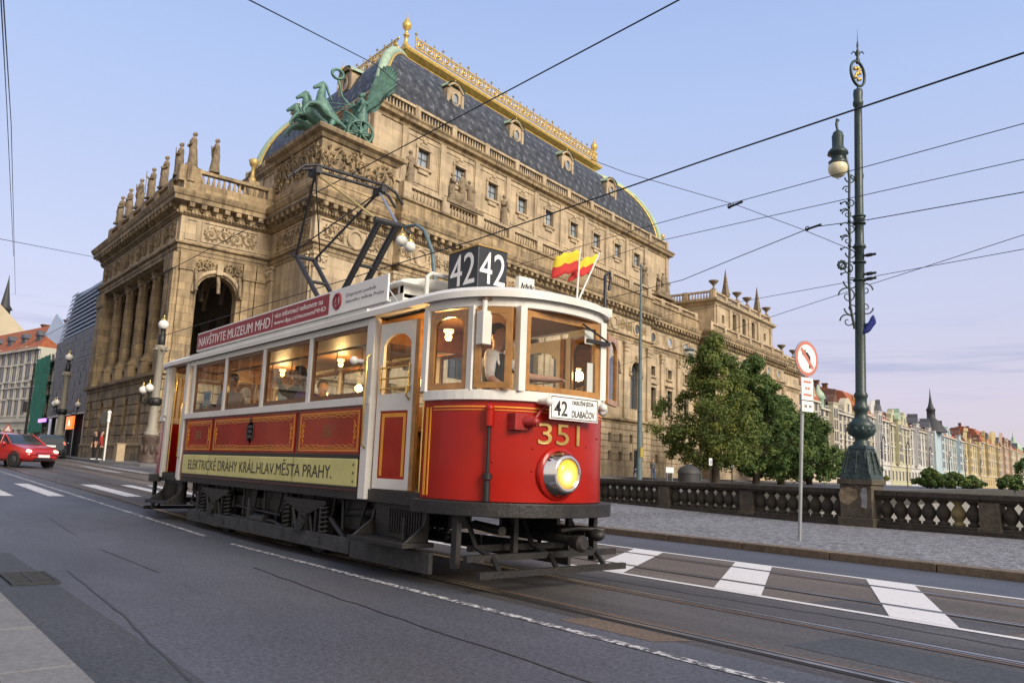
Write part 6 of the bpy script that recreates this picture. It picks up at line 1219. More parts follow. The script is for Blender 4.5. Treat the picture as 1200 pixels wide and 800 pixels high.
# ------------------------------------------------------------------ people
SKIN = mat('skin', (.50, .30, .21), .55, var=.1, scale=8, bump=0)
def cloth(nm, c): return mat(nm, c, .85, var=.25, scale=9, bump=.2, bscale=40)
HAIRD = mat('dark_hair', (.03, .02, .015), .6, var=.3, scale=30, bump=.2)
EYE = mat('eye_dark', (.02, .015, .012), .2, var=0, bump=0)
def person(label, loc, rz, h=1.72, top=None, sleeve=None, legs=None, shoes=None, group=None, sit=False, arms=None, stride=.0, turn=0.0, tilt=0.0, hair=HAIRD, longhair=False, fingers=False, cut=0.0, cat='person', extra=None):
    V_, E, R, M_ = [], [], [], []
    def a(p, r, par=None, m=None):
        V_.append(tuple(x*h for x in p)); R.append(r*h)
        if par is not None: E.append((par, len(V_)-1)); M_.append((V_[par], V_[-1], m))
        return len(V_)-1
    pz = .27 if sit else .53
    pel = a((0, 0, pz), .082); sp = a((0, .005, pz+.11), .074, pel, 1); chs = a((0, 0, pz+.215), .088, sp, 1); nk = a((0, 0, pz+.29), .036, chs, 1); nk2 = a((0, .008, pz+.335), .034, nk, 0)
    ct, st = cos(turn), sin(turn); hd = lambda x, y, z: (x*ct-y*st, x*st+y*ct+.01-.0*tilt, pz+.335+z)
    hb = a(hd(0, .012, .045), .050, nk2, 0); ht = a(hd(0, .0, .095), .053, hb, 0); a(hd(0, -.005, .128), .036, ht, 0); jw = a(hd(0, .038, .025), .026, hb, 0); a(hd(0, .064, .062), .0095, hb, 0)
    for sg in (-1, 1): a(hd(sg*.050, 0, .062), .010, hb, 0)
    arms = arms or [((-.125, .01, -.16), (-.12, .05, -.30)), ((.125, .01, -.16), (.12, .05, -.30))]
    for k, sg in enumerate((-1, 1)):
        sh = a((sg*.098, 0, pz+.262), .047, chs, 1); e, w = arms[k]; E1 = (e[0]+sg*.0, e[1], pz+.262+e[2]); W1 = (w[0], w[1], pz+.262+w[2])
        el = a(E1, .031, sh, 1); wr = a(W1, .021, el, 3); d = Vector(W1)-Vector(E1); d.normalize(); d2 = (d*.7+Vector((0, .3, -.15))).normalized(); pm = tuple(Vector(W1)+d*.035); pl = a(pm, .022, wr, 0)
        if fingers:
            sd = d.cross(Vector((0, 0, 1))); sd = sd.normalized() if sd.length > .1 else Vector((1, 0, 0))
            for q, (o, ln) in enumerate(((-.016, .020), (-.005, .024), (.006, .023), (.016, .018))):
                f1 = Vector(pm)+sd*o+d*.016; f2 = f1+d*ln*.8; f3 = f2+(d*.4+Vector((0, 0, -.9))).normalized()*ln*.8; i1 = a(f1, .0062, pl, 0); i2 = a(f2, .0056, i1, 0); a(f3, .005, i2, 0)
            t1 = Vector(W1)+d*.02-sd*.022; i1 = a(t1, .0075, wr, 0); a(t1+d*.02-sd*.010+Vector((0, 0, -.008)), .006, i1, 0)
        else: a(tuple(Vector(pm)+d2*.045), .014, pl, 0)
    for k, sg in enumerate((-1, 1)):
        hp = a((sg*.052, 0, pz-.02), .066, pel, 2)
        if sit: kn = a((sg*.06, .24, pz-.005), .047, hp, 2); an = a((sg*.06, .26, .045), .028, kn, 2); to = (sg*.06, .34, .022)
        else:
            y = sg*stride; kn = a((sg*.054, y*.55+.012, .285), .045, hp, 2); an = a((sg*.052, y-.02*(stride > 0), .048), .028, kn, 2); to = (sg*.058, y+.085, .02)
        an2 = a((to[0], to[1]-.11, .024), .026, an, 4); a(to, .020, an2, 4)
    me = skin_mesh(V_, E, R, 2 if fingers or h*1 > 5 else 1); ms = [SKIN, top, legs, sleeve or top, shoes or BLACK]
    for m in ms: me.materials.append(m)
    segs = [(Vector(p), Vector(q), m) for p, q, m in M_]
    for p in me.polygons:
        c = p.center; best = 9; bm_ = 0
        for s0, s1, m in segs:
            dv = s1-s0; t = max(0, min(1, (c-s0).dot(dv)/max(1e-9, dv.length_squared))); dd = (c-(s0+dv*t)).length
            if dd < best: best = dd; bm_ = m
        p.material_index = bm_ if bm_ is not None else 0
    t = thing('person', label, cat, loc, rz, group); inst(me, 'body', t)
    hm = MB(); c = Vector(hd(0, -.008, .094))*h; hm.sphere(c, .062*h, (.98, 1.12, .95), 14)
    hm.v = [(x, min(y, c.y+.042*h) if z > c.z+.012*h else min(y, c.y+.004*h), max(z, c.z-.05*h)) for x, y, z in hm.v]
    if longhair: hm.tube([Vector(hd(0, -.04, .10))*h, Vector(hd(0, -.055, .03))*h, Vector(hd(0, -.06, -.06))*h, Vector(hd(0, -.055, -.13))*h], .05*h, 8, .03*h)
    hm.build('hair', hair, t); em = MB()
    for sg in (-1, 1): em.sphere(Vector(hd(sg*.02, .049, .073))*h, .006*h, n=6)
    em.sphere(Vector(hd(0, .056, .028))*h, .010*h, (1.5, .5, .3), 6); em.build('eyes_and_mouth', EYE, t)
    return t
BLK = cloth('black_cloth', (.016, .016, .018)); WHT = cloth('white_cloth', (.76, .76, .77)); REDC = cloth('red_cloth', (.36, .03, .025)); GRY = cloth('grey_cloth', (.10, .10, .11)); YLW = cloth('yellow_vest', (.62, .45, .03)); BLU = cloth('blue_cloth', (.05, .08, .17)); PLAID = cloth('plaid_shirt', (.42, .45, .58)); SKS = SKIN; VIO = cloth('violet_cloth', (.16, .10, .42)); TAN = cloth('tan_cloth', (.30, .22, .14))
# driver on the front platform
drv = person('tram driver in white short-sleeved shirt, black waistcoat and tie behind the open front window', (-6.82, 5.50, 1.12), radians(-62), 1.73, WHT, SKIN, BLK, BLK, arms=[((-.17, .16, -.12), (-.21, .33, -.13)), ((.145, .02, -.16), (.12, .14, -.24))], turn=.25, fingers=True)
mb = MB(); h = 1.73; mb.sm = True; rows = []
for z, rx, ry in ((.50, .094, .091), (.60, .089, .086), (.70, .10, .096), (.765, .099, .092), (.805, .075, .066)):
    rows.append([(cos(2*pi*i/20)*rx*h, sin(2*pi*i/20)*ry*h, z*h) for i in range(20)])
mb.add([p for r in rows for p in r], [(j*20+i, j*20+(i+1) % 20, (j+1)*20+(i+1) % 20, (j+1)*20+i) for j in range(4) for i in range(20)]); mb.build('waistcoat', BLK, drv)
mb = MB(); mb.prism([(-.02, .81*h), (.02, .81*h), (.035, .66*h), (0, .63*h), (-.035, .66*h)], .090*h, .098*h, lambda x, z, y: (x, y+.010, z)); mb.build('tie', BLK, drv)
mb = MB(); mb.prism([(-.05, .805*h), (0, .77*h), (.05, .805*h), (.03, .83*h), (-.03, .83*h)], .060*h, .083*h, lambda x, z, y: (x, y, z)); mb.build('collar', WHT, drv)
g2 = 'passengers inside the tram'
person('dark-haired tram passenger in a checked shirt seated in profile by the second window', (-13.72, 5.08, 1.42), radians(-95), 1.75, PLAID, PLAID, BLU, BLK, g2, sit=True, turn=.1)
ph = person('tram passenger in black holding up a phone by the third window', (-11.40, 5.26, 1.42), radians(140), 1.72, BLK, BLK, BLK, BLK, g2, sit=True, arms=[((-.13, .10, -.06), (-.02, .19, .09)), ((.13, .08, -.10), (.05, .20, .06))])
person('standing passenger in a white shirt inside the tram behind the first window', (-15.2, 5.55, 1.05), radians(-60), 1.72, WHT, WHT, BLU, BLK, g2)
person('passenger in violet clothes seated behind the third window of the tram', (-10.95, 5.2, 1.36), radians(-80), 1.60, VIO, VIO, GRY, BLK, g2, sit=True, longhair=True)
person('passenger in a tan coat seated on the far side of the tram saloon', (-12.7, 6.3, 1.40), radians(-90), 1.70, TAN, TAN, GRY, BLK, g2, sit=True)
pb = thing('mobile_phone', 'pale mobile phone held up by the passenger in black in the tram window', 'phone', (-11.58, 4.93, 2.58)); mb = MB(); mb.box(-.04, .04, -.006, .006, -.075, .075); mb.build('case', mat('pink_phone_case', (.55, .35, .36), .4, var=.1, bump=0), pb, .006); mb = MB(); mb.box(-.035, .035, .006, .0075, -.068, .068); mb.build('screen', BLACK, pb)
# pedestrians by the theatre
g3 = 'pedestrians on the theatre pavement'
zz = lambda x: gz(x)+.135
p1 = person('woman in a red top and black skirt standing by the traffic signal pole', (-50.35, 11.25, zz(-50.3)), radians(-20), 1.68, REDC, REDC, BLK, WHT, g3, longhair=True)
person('companion in black standing left of the woman in red by the kerb', (-50.75, 11.05, zz(-50.7)), radians(-160), 1.66, BLK, SKIN, BLK, WHT, g3, longhair=True)
person('pedestrian in a yellow vest walking below the lit orange sign', (-84.5, 15.3, zz(-84)), radians(60), 1.75, YLW, YLW, BLK, BLK, g3, stride=.08)
person('pedestrian in black walking in front of the yellow-vested man', (-79.5, 14.6, zz(-79)), radians(-110), 1.72, BLK, BLK, BLK, BLK, g3, stride=.09)
person('blue-clad pedestrian left of the yellow-vested man', (-87, 15.2, zz(-87)), radians(100), 1.7, BLU, BLU, GRY, BLK, g3, stride=.07)
for k, (s, c, lab) in enumerate(((26.5, BLK, 'walker in black beyond the balustrade, close to the notice board'), (29.5, GRY, 'walker in grey beyond the balustrade under the left edge of the largest tree'))):
    P = LF(s, 9.5, 0); person(lab, (P.x, P.y, .87), radians(150+60*k), 1.72, c, c, BLU, BLK, 'walkers in front of the theatre', stride=.08)
g4 = 'distant people at the street crossing'
for i, (x, y, c, lab) in enumerate(((-93, 10.6, BLK, 'distant person in black at the far crossing behind the blue car'), (-96, 9.9, GRY, 'distant person in grey left of the tall dark signal pole'), (-98, 8.6, BLK, 'distant person in black at the far left crossing'), (-95, 11.6, BLU, 'distant person in blue just right of the dark signal pole'), (-101, 12.9, TAN, 'distant person in tan in front of the green-netted house'), (-92, 9.0, BLU, 'distant blue-clad person seen over the red car roof'))):
    person(lab, (x, y, gz(x)+.01), radians(40*i), 1.72, c, c, BLK, BLK, g4, stride=.07)
# ------------------------------------------------------------------ street lamps
def main_lamp():
    t = thing('street_lamp', 'tall dark green ornate iron lamp post with hanging lantern on the balustrade pier', 'street lamp', (-9.86, 20.45, 1.32))
    mb = MB(); mb.frustum((0, 0), .86, .76, .80, .72, 0, .12); mb.frustum((0, 0), .74, .68, .46, .44, .12, .80); mb.frustum((0, 0), .52, .48, .40, .38, .80, .88)
    for sx, sy in ((0, -1), (1, 0), (-1, 0), (0, 1)):
        for k in range(9): a = k*.7; mb.sphere((sx*.31*(1-.03*k)+(.17*cos(a) if sy else 0), sy*.285*(1-.03*k)+(.17*cos(a) if sx else 0), .2+.06*k), .05, n=6)
        for k in range(3): mb.tube([(sx*.37+(-.3+.3*k if sy else 0), sy*.34+(-.3+.3*k if sx else 0), .14), (sx*.27+(-.2+.2*k if sy else 0), sy*.25+(-.2+.2*k if sx else 0), .72)], .028, 5)
    for sx in (-1, 1):
        for sy in (-1, 1): mb.tube([(sx*.36, sy*.33, .13), (sx*.31, sy*.29, .45), (sx*.22, sy*.21, .80)], .042, 6, .03)
    mb.build('base', GREENREL, t)
    mb = MB(); mb.lathe((0, 0, 0), [(.22, .84), (.2, .95), (.16, 1.0), (.17, 1.08), (.32, 1.16), (.35, 1.28), (.33, 1.36), (.36, 1.42), (.24, 1.52), (.17, 1.62), (.15, 1.75), (.2, 1.82), (.2, 1.9), (.15, 1.97), (.15, 2.12), (.18, 2.18), (.17, 2.24), (.135, 2.3), (.13, 4.2), (.125, 5.0)], 18)
    for k in range(12): a = 2*pi*k/12; mb.sphere((cos(a)*.30, sin(a)*.30, 1.3), .075, (1, 1, 1.2), 6)
    mb.lathe((0, 0, 0), [(.125, 5.0), (.12, 6.2), (.155, 6.25), (.155, 6.33), (.12, 6.38), (.115, 7.0), (.15, 7.05), (.15, 7.12), (.115, 7.18), (.105, 10.0), (.10, 10.35), (.135, 10.4), (.14, 10.5), (.115, 10.55), (.13, 10.75), (.12, 10.85), (.04, 10.9)], 16); mb.build('pole', GREENIRON, t)
    mb = MB(); mb.cyl((0, 0, 10.85), (0, 0, 11.0), .03, n=8); mb.torus((0, 0, 11.35), (1, -.06, 0), .36, .04, 24, 6); mb.lathe((0, 0, 0), [(.05, 11.66), (.07, 11.75), (.03, 11.85), (.08, 11.95), (.02, 12.1), (.035, 12.2), (.012, 12.35), (0, 12.75)], 8)
    for a in (.3, -.3): mb.tube([(0, 0, 11.95), (a*.3, a*.3, 12.02), (a*.4, a*.4, 11.95)], .02, 5)
    mb.build('emblem_wheel', GREENIRON, t); mb = MB(); u = Vector((.06, 1, 0))
    for q in ((-.15, .1), (-.02, .16), (.1, .05), (.12, -.12), (-.02, -.02), (-.12, -.14), (.03, -.17)): mb.sphere(tuple(u*q[0]+Vector((0, 0, 11.35+q[1]))), .062, n=6)
    mb.tube([tuple(u*q[0]+Vector((0, 0, 11.35+q[1]))) for q in ((-.18, -.18), (-.05, .0), (.05, .12), (.15, .18))], .035, 6); mb.build('gilt_coat_of_arms', GOLD, t)
    # scrolled side bracket (to the left as seen from the bridge) carrying the lantern
    B = Vector((-.78, -.62, 0)).normalized(); B = Vector((-.64, -.77, 0)).normalized(); Tb = lambda a, o, z: tuple(B*a+Vector((-B.y, B.x, 0))*o+Vector((0, 0, z)))
    mb = MB(); mb.tube([Tb(.15, 0, 4.0), Tb(.26, 0, 4.6), Tb(.30, 0, 5.4), Tb(.26, 0, 6.4), Tb(.28, 0, 7.2), Tb(.26, 0, 8.2), Tb(.30, 0, 8.6), Tb(.42, 0, 9.1), Tb(.56, 0, 9.5), Tb(.62, 0, 9.8), Tb(.60, 0, 9.95), Tb(.54, 0, 9.9)], .035, 6)
    for z, s_, h_ in ((4.2, .22, 1), (4.55, .2, -1), (4.9, .26, 1), (5.3, .22, -1), (5.65, .2, 1), (6.1, .16, -1), (6.45, .15, 1), (6.8, .14, -1), (7.2, .14, 1), (7.55, .13, -1), (7.9, .12, 1), (8.25, .16, -1)): scroll(mb, Tb, .28+.05*h_, z, s_, h_, .022, 1.3, 5, 0)
    scroll(mb, Tb, .02, 8.35, .22, -1, .02, 1.4, 5, 0); scroll(mb, lambda a, o, z: Tb(-a, o, z), .16, 4.6, .2, -1, .022, 1.3, 5, 0); scroll(mb, lambda a, o, z: Tb(-a, o, z), .16, 5.1, .2, 1, .022, 1.3, 5, 0)
    for z in (5.5, 6.2, 6.55, 6.9, 7.3, 7.5): mb.tube([Tb(.25, 0, z), Tb(.4, .04, z+.05), Tb(.5, 0, z+.0)], .02, 5); mb.sphere(Tb(.5, 0, z), .04, n=6); mb.sphere(Tb(.3, .05, z+.1), .05, n=6)
    for k in range(9): a = 2*pi*k/9; mb.sphere(Tb(.48+.1*cos(a), 0, 5.75+.1*sin(a)), .05, n=6)
    for z in (5.35, 5.85, 6.28, 6.95, 7.15): mb.cyl(Tb(.0, 0, z), Tb(.27, 0, z), .02, n=6); mb.torus((0, 0, z), (0, 0, 1), .15, .03, 16, 6)
    mb.build('scroll_bracket', GREENIRON, t)
    mb = MB(); x, y, z = Tb(.58, 0, 0); mb.tube([(x, y, 9.93), (x-.02, y, 9.75), (x, y, 9.6)], .025, 6); mb.lathe((x, y, 0), [(.05, 9.62), (.13, 9.55), (.13, 9.50), (.16, 9.46), (.15, 9.12), (.26, 9.0), (.28, 8.92), (.17, 8.86), (.17, 8.76), (.25, 8.70), (.24, 8.64)], 16); ln = mb.build('lantern', GREENIRON, t)
    mb = MB(); mb.sphere((x, y, 8.50), .26, (1, 1, 1.02), 18); mb.cyl((x, y, 8.2), (x, y, 8.26), .03, n=8); mb.build('globe', mat('cream_opal_globe', (.70, .64, .43), .3, var=.15, scale=6, bump=0), ln)
    mb = MB()
    for z in (6.02, 5.5, 5.36): mb.box(.1, .45, -.02, .02, z-.03, z+.03); mb.cyl((.2, 0, z), (.34, 0, z), .05, n=8)
    mb.build('wire_clamps', BLACKIRON, t); t.rotation_euler = (0, .028, 0); return t
main_lamp()
bf = thing('flag', 'small furled dark blue flag fixed to the tall green lamp post', 'flag', (-9.78, 20.40, 5.35)); mb = MB(); mb.cyl((0, 0, -.02), (.34, .1, .12), .012, n=6); mb.build('pole', BLACKIRON, bf); mb = MB(); mb.sm = True; g = []
for j in range(5):
    for i in range(9): t = i/8; g.append((.06+.36*t, .06*sin(5*t+j)+.1*t, .02+.28*t-.10*j*(1-.25*t)*.8+.03*sin(t*9)))
mb.v = g
for j in range(4):
    for i in range(8): mb.f.append([j*9+i, j*9+i+1, (j+1)*9+i+1, (j+1)*9+i]); mb.m.append(0); mb.smooth.append(True)
o = mb.build('cloth', mat('navy_flag_cloth', (.015, .03, .22), .8, var=.2, bump=0), bf); so = o.modifiers.new('thick', 'SOLIDIFY'); so.thickness = .004
WCOL = mat('cream_cast_column', (.27, .25, .205), .6, var=.15, scale=4, bump=.1, stain=.4, stain_c=(.25, .22, .18), sscale=2)
def candelabra(loc, label, sc=1.0):
    t = thing('street_lamp', label, 'street lamp', loc, 0, 'candelabra street lamps'); t.scale = (sc,)*3
    mb = MB(); mb.lathe((0, 0, 0), [(.54, 0), (.54, .18), (.45, .25), (.42, .9), (.46, 1.25), (.51, 1.45), (.51, 1.55), (.38, 1.6)], 16)
    for k in range(8): a = 2*pi*k/8; mb.sphere((cos(a)*.42, sin(a)*.42, .75), .14, (1, 1, 2.2), 6)
    mb.build('base', mat('dark_brown_cast_base', (.075, .05, .04), .6, var=.4, scale=6, bump=.2), t)
    mb = MB(); mb.lathe((0, 0, 0), [(.39, 1.6), (.39, 1.75), (.31, 1.8), (.33, 1.95), (.26, 2.05), (.245, 3.3), (.245, 3.35)], 18); mb.lathe((0, 0, 0), [(.235, 3.75), (.195, 6.3), (.23, 6.35), (.29, 6.6), (.36, 6.75), (.34, 6.85), (.13, 6.9)], 18)
    for k in range(6): a = 2*pi*k/6; mb.sphere((cos(a)*.36, sin(a)*.36, 6.62), .1, n=6)
    mb.build('column', WCOL, t); mb = MB(); mb.lathe((0, 0, 0), [(.26, 3.3), (.35, 3.36), (.37, 3.55), (.35, 3.74), (.25, 3.78)], 16)
    for k in range(3):
        a = 2*pi*k/3+radians(205); d = Vector((cos(a), sin(a), 0)); mb.tube([d*.4+Vector((0, 0, 3.55)), d*.8+Vector((0, 0, 3.35)), d*1.05+Vector((0, 0, 3.5)), d*1.1+Vector((0, 0, 3.9))], .045, 6); scroll(mb, lambda x, o, z, d=d: tuple(d*x+Vector((0, 0, z))), .75, 3.6, .16, 1, .025, 1.3, 5, 0); mb.lathe(tuple(d*1.1), [(.05, 3.85), (.12, 3.95), (.10, 4.02)], 10)
    mb.build('bracket_ring', BLACKIRON, t)
    for k in range(3):
        a = 2*pi*k/3+radians(205); mb = MB(); mb.sphere((cos(a)*1.1, sin(a)*1.1, 4.24), .235, n=16); gl = mb.build('globe', GLOBE, t); mb = MB(); mb.lathe((cos(a)*1.1, sin(a)*1.1, 0), [(.12, 4.42), (.11, 4.5), (.04, 4.56), (.03, 4.68)], 8); mb.build('globe_cap', BRASS, gl)
    mb = MB(); mb.lathe((0, 0, 0), [(.16, 6.88), (.2, 7.0), (.2, 7.5), (.12, 7.56), (.12, 7.8), (.16, 7.86)], 12); mb.build('lantern_neck', BLACKIRON, t)
    mb = MB(); mb.sphere((0, 0, 8.12), .30, n=18); gl = mb.build('globe', GLOBE, t); mb = MB(); mb.lathe((0, 0, 0), [(.16, 8.36), (.14, 8.46), (.05, 8.54), (.03, 8.7)], 8); mb.build('globe_cap', BRASS, gl); return t
candelabra((-48.3, 13.4, .88), 'nearer cream candelabra lamp with white globes by the loggia corner')
candelabra((-79.5, 14.3, 1.1), 'farther candelabra lamp with white globes in front of the dark glass building', 1.08)
# blue-grey arc lamp and catenary pole beyond the tram
t = thing('street_lamp', 'blue-grey curved lamp post with two white globes rising behind the tram roof', 'street lamp', (-21.0, 14.2, .2)); mb = MB(); mb.cyl((0, 0, 0), (0, 0, 1.2), .13, .10, 12); mb.tube([(0, 0, 1.2), (0, 0, 5.5), (-.05, 0, 7.2), (-.25, -.02, 8.2), (-.7, -.08, 9.0), (-1.2, -.12, 9.32), (-1.75, -.2, 9.36)], .075, 8, .06); mb.build('pole', GREYPOLE, t)
for x, y in ((-1.88, -.25), (-2.30, .35)):
    mb = MB(); mb.sphere((x, y, 8.86), .21, n=16); gl = mb.build('globe', GLOBE, t); mb = MB(); mb.lathe((x, y, 0), [(.14, 9.0), (.17, 9.06), (.06, 9.14), (.03, 9.34)], 10); mb.build('globe_cap', BRASS, gl)
mb = MB(); mb.tube([(-1.6, -.18, 9.36), (-1.88, -.25, 9.34), (-2.30, .35, 9.34)], .035, 6); mb.build('globe_arm', GREYPOLE, t)
P = LF(18.9, 14, 0); t = thing('catenary_pole', 'tall tapering blue-grey tram wire pole in front of the theatre facade', 'pole', (P.x, P.y, .85)); mb = MB(); mb.cyl((0, 0, 0), (0, 0, 4.8), .20, .17, 12); mb.cyl((0, 0, 4.8), (0, 0, 4.9), .19, n=12); mb.cyl((0, 0, 4.9), (0, 0, 9.6), .155, .13, 12); mb.cyl((0, 0, 9.6), (0, 0, 15.5), .12, .07, 12); mb.cyl((0, 0, 15.5), (0, 0, 15.8), .11, .02, 10); mb.build('pole', GREYPOLE, t); mb = MB(); mb.box(-.35, -.15, -.2, .2, 1.0, 2.1); mb.build('switch_box', mat('dark_grey_box', (.05, .055, .06), .6, var=.2, bump=0), t); mb = MB(); mb.box(.1, .22, -.14, .14, 1.6, 2.3); mb.build('small_panel', mat('ochre_panel', (.35, .28, .05), .6, bump=0), t)
P = LF(41, 8.6, 0); Q = LF(37.2, 9.2, 0)-P; t = thing('street_lamp', 'street lamp with one white globe hanging above the largest tree', 'street lamp', (P.x, P.y, .85)); mb = MB(); mb.cyl((0, 0, 0), (0, 0, 11.6), .11, .08, 10); mb.tube([(0, 0, 11.6), (Q.x*.15, Q.y*.15, 12.2), (Q.x*.5, Q.y*.5, 12.45), (Q.x, Q.y, 12.4)], .06, 8); mb.build('pole', GREYPOLE, t); mb = MB(); mb.sphere((Q.x, Q.y, 11.85), .45, (1, 1, .8), 14); mb.build('globe', GLOBE, t); mb = MB(); mb.sphere((Q.x, Q.y, 12.22), .42, (1.2, 1.2, .45), 12); mb.build('lamp_hood', GREYPOLE, t)
# prohibition sign on its pole
t = thing('road_sign', 'no left turn sign with white plates on a thin steel pole on the far pavement', 'road sign', (-7.87, 13.8, .118)); mb = MB(); mb.cyl((0, 0, 0), (.16, .03, 3.75), .034, n=12); mb.build('pole', STEEL, t)
fa = Vector((.99, -.13, 0)).normalized(); sd_ = Vector((-fa.y, fa.x, 0)); ST = lambda u, v, w: tuple(Vector((.16, .03, 0))+sd_*u+fa*(.045+w)+Vector((0, 0, v)))
def disc(mb, u, v, r, w0, w1, n=32, sx=1.0):
    a = [ST(u+cos(2*pi*i/n)*r*sx, v+sin(2*pi*i/n)*r, w0) for i in range(n)]; b = [ST(u+cos(2*pi*i/n)*r*sx, v+sin(2*pi*i/n)*r, w1) for i in range(n)]; mb.add(a+b, [list(range(n))[::-1], list(range(n, 2*n))]+[(i, (i+1) % n, n+(i+1) % n, n+i) for i in range(n)])
mb = MB(); disc(mb, 0, 3.42, .345, 0, .02); rd = mb.build('round_plate', STEEL, t); mb = MB(); disc(mb, 0, 3.42, .335, .0201, .023); mb.build('red_ring', mat('faded_red_film', (.52, .17, .13), .45, var=.08, bump=0), rd); mb = MB(); disc(mb, 0, 3.42, .272, .0232, .025); mb.build('white_disc', SIGNWHITE, rd)
mb = MB(); 
def flat(mb, pts, w0, w1): mb.add([ST(u, v, w0) for u, v in pts]+[ST(u, v, w1) for u, v in pts], [list(range(len(pts)))[::-1], list(range(len(pts), 2*len(pts)))]+[(i, (i+1) % len(pts), len(pts)+(i+1) % len(pts), len(pts)+i) for i in range(len(pts))])
flat(mb, [(.05, 3.24), (.10, 3.24), (.10, 3.46), (.02, 3.54), (-.04, 3.54), (-.04, 3.60), (-.16, 3.51), (-.04, 3.42), (-.04, 3.48), (.0, 3.48), (.05, 3.43)], .0252, .027); mb.build('turn_arrow', BLACK, rd)
mb = MB(); flat(mb, [(-.20, 3.58), (-.15, 3.63), (.20, 3.26), (.15, 3.21)], .0272, .029); mb.build('red_bar', mat('faded_red_film', (0, 0, 0)), rd)
mb = MB(); mb.add([ST(u, v, w) for w in (0, .015) for v in (2.62, 3.05) for u in (-.17, .17)], [(0, 1, 3, 2), (4, 5, 7, 6), (0, 1, 5, 4), (2, 3, 7, 6), (0, 2, 6, 4), (1, 3, 7, 5)]); pl1 = mb.build('upper_plate', SIGNWHITE, t); mb = MB(); mb.add([ST(u, v, w) for w in (0, .015) for v in (2.40, 2.60) for u in (-.17, .17)], [(0, 1, 3, 2), (4, 5, 7, 6), (0, 1, 5, 4), (2, 3, 7, 6), (0, 2, 6, 4), (1, 3, 7, 5)]); pl2 = mb.build('lower_plate', SIGNWHITE, t)
GP = mat('grey_plate_print', (.22, .20, .20), .6, var=.2, bump=0); RP = mat('faded_red_film', (0, 0, 0))
mb = MB(); 
for v in (2.97,): flat(mb, [(-.11, v-.02), (.11, v-.02), (.11, v+.02), (-.11, v+.02)], .0152, .017)
for u in (-.04, .04): flat(mb, [(u-.03, 2.82), (u+.03, 2.82), (u+.03, 2.87), (u-.03, 2.87)], .0152, .017)
flat(mb, [(-.12, 2.70), (.12, 2.70), (.12, 2.74), (-.12, 2.74)], .0152, .017); mb.build('plate_pictograms', RP, pl1)
mb = MB(); flat(mb, [(-.10, 2.48), (-.02, 2.48), (-.02, 2.53), (-.10, 2.53)], .0152, .017); flat(mb, [(.03, 2.48), (.11, 2.48), (.11, 2.53), (.03, 2.53)], .0152, .017); mb.build('plate_pictograms', GP, pl2)
# signal pole, bollard box, small posts
t = thing('traffic_signal', 'white traffic signal pole with a black signal head by the couple', 'traffic signal', (-49.95, 11.42, .93)); mb = MB(); mb.cyl((0, 0, 0), (0, 0, 2.75), .055, n=10); mb.build('pole', WHITE, t); mb = MB(); mb.box(-.10, .12, -.42, -.16, 2.1, 2.75); mb.build('signal_head', BLACK, t); mb = MB(); mb.sphere((0, 0, 2.75), .12, (1, 1, 1.2), 8); mb.cyl((0, 0, 2.2), (0, 0, 2.75), .09, n=10); mb.build('cap', SIGNWHITE, t)
t = thing('utility_box', 'small tan utility box standing on the pavement by the kerb', 'utility box', (-49.4, 12.05, .9)); mb = MB(); mb.box(-.35, .35, -.22, .22, 0, 1.0); mb.build('cabinet', mat('tan_box_paint', (.40, .31, .20), .7, var=.15), t, .02); mb = MB(); mb.box(-.38, .38, -.25, .25, 1.0, 1.04); mb.build('lid', mat('tan_box_paint', (0, 0, 0)), t)
for k, (x, y, lab) in enumerate(((835, 545, 'small white parking sign on a thin post in front of the largest tree'), (868, 550, 'small white parking sign on a thin post between the two big trees'))):
    P = LF(31+4.5*k, 14, 0); t = thing('small_sign', lab, 'sign', (P.x, P.y, .85), TH, 'small signs before the trees'); mb = MB(); mb.cyl((0, 0, 0), (0, 0, 1.6), .06, n=8); mb.build('post', BLACKIRON, t); mb = MB(); mb.box(-.02, .03, -.28, .28, 1.35, 1.95); mb.build('plate', SIGNWHITE, t); mb = MB(); mb.box(.031, .034, -.08, .14, 1.5, 1.8); mb.build('pictogram', mat('blue_print', (.10, .20, .5), .5, bump=0), t)
P = LF(20.5, 17, 0); t = thing('advert_column', 'squat dark dome-topped street cabinet beyond the balustrade', 'street cabinet', (P.x, P.y, .7)); mb = MB(); mb.cyl((0, 0, 0), (0, 0, .75), .75, n=20); mb.build('drum', mat('dark_cabinet', (.04, .04, .042), .6, var=.2), t); mb = MB(); mb.lathe((0, 0, .75), [(.8, 0), (.75, .2), (.55, .42), (.25, .55), (0, .6)], 20); mb.build('dome', mat('dark_cabinet', (0, 0, 0)), t)
P = LF(21.6, 15, 0); t = thing('notice_board', 'small white notice board beside the grey-blue wire pole', 'sign', (P.x, P.y, .85), TH); mb = MB(); mb.cyl((0, -.4, 0), (0, -.4, .6), .03, n=6); mb.cyl((0, .4, 0), (0, .4, .6), .03, n=6); mb.build('legs', STEEL, t); mb = MB(); mb.box(-.02, .02, -.6, .6, .6, 1.0); mb.build('panel', SIGNWHITE, t)
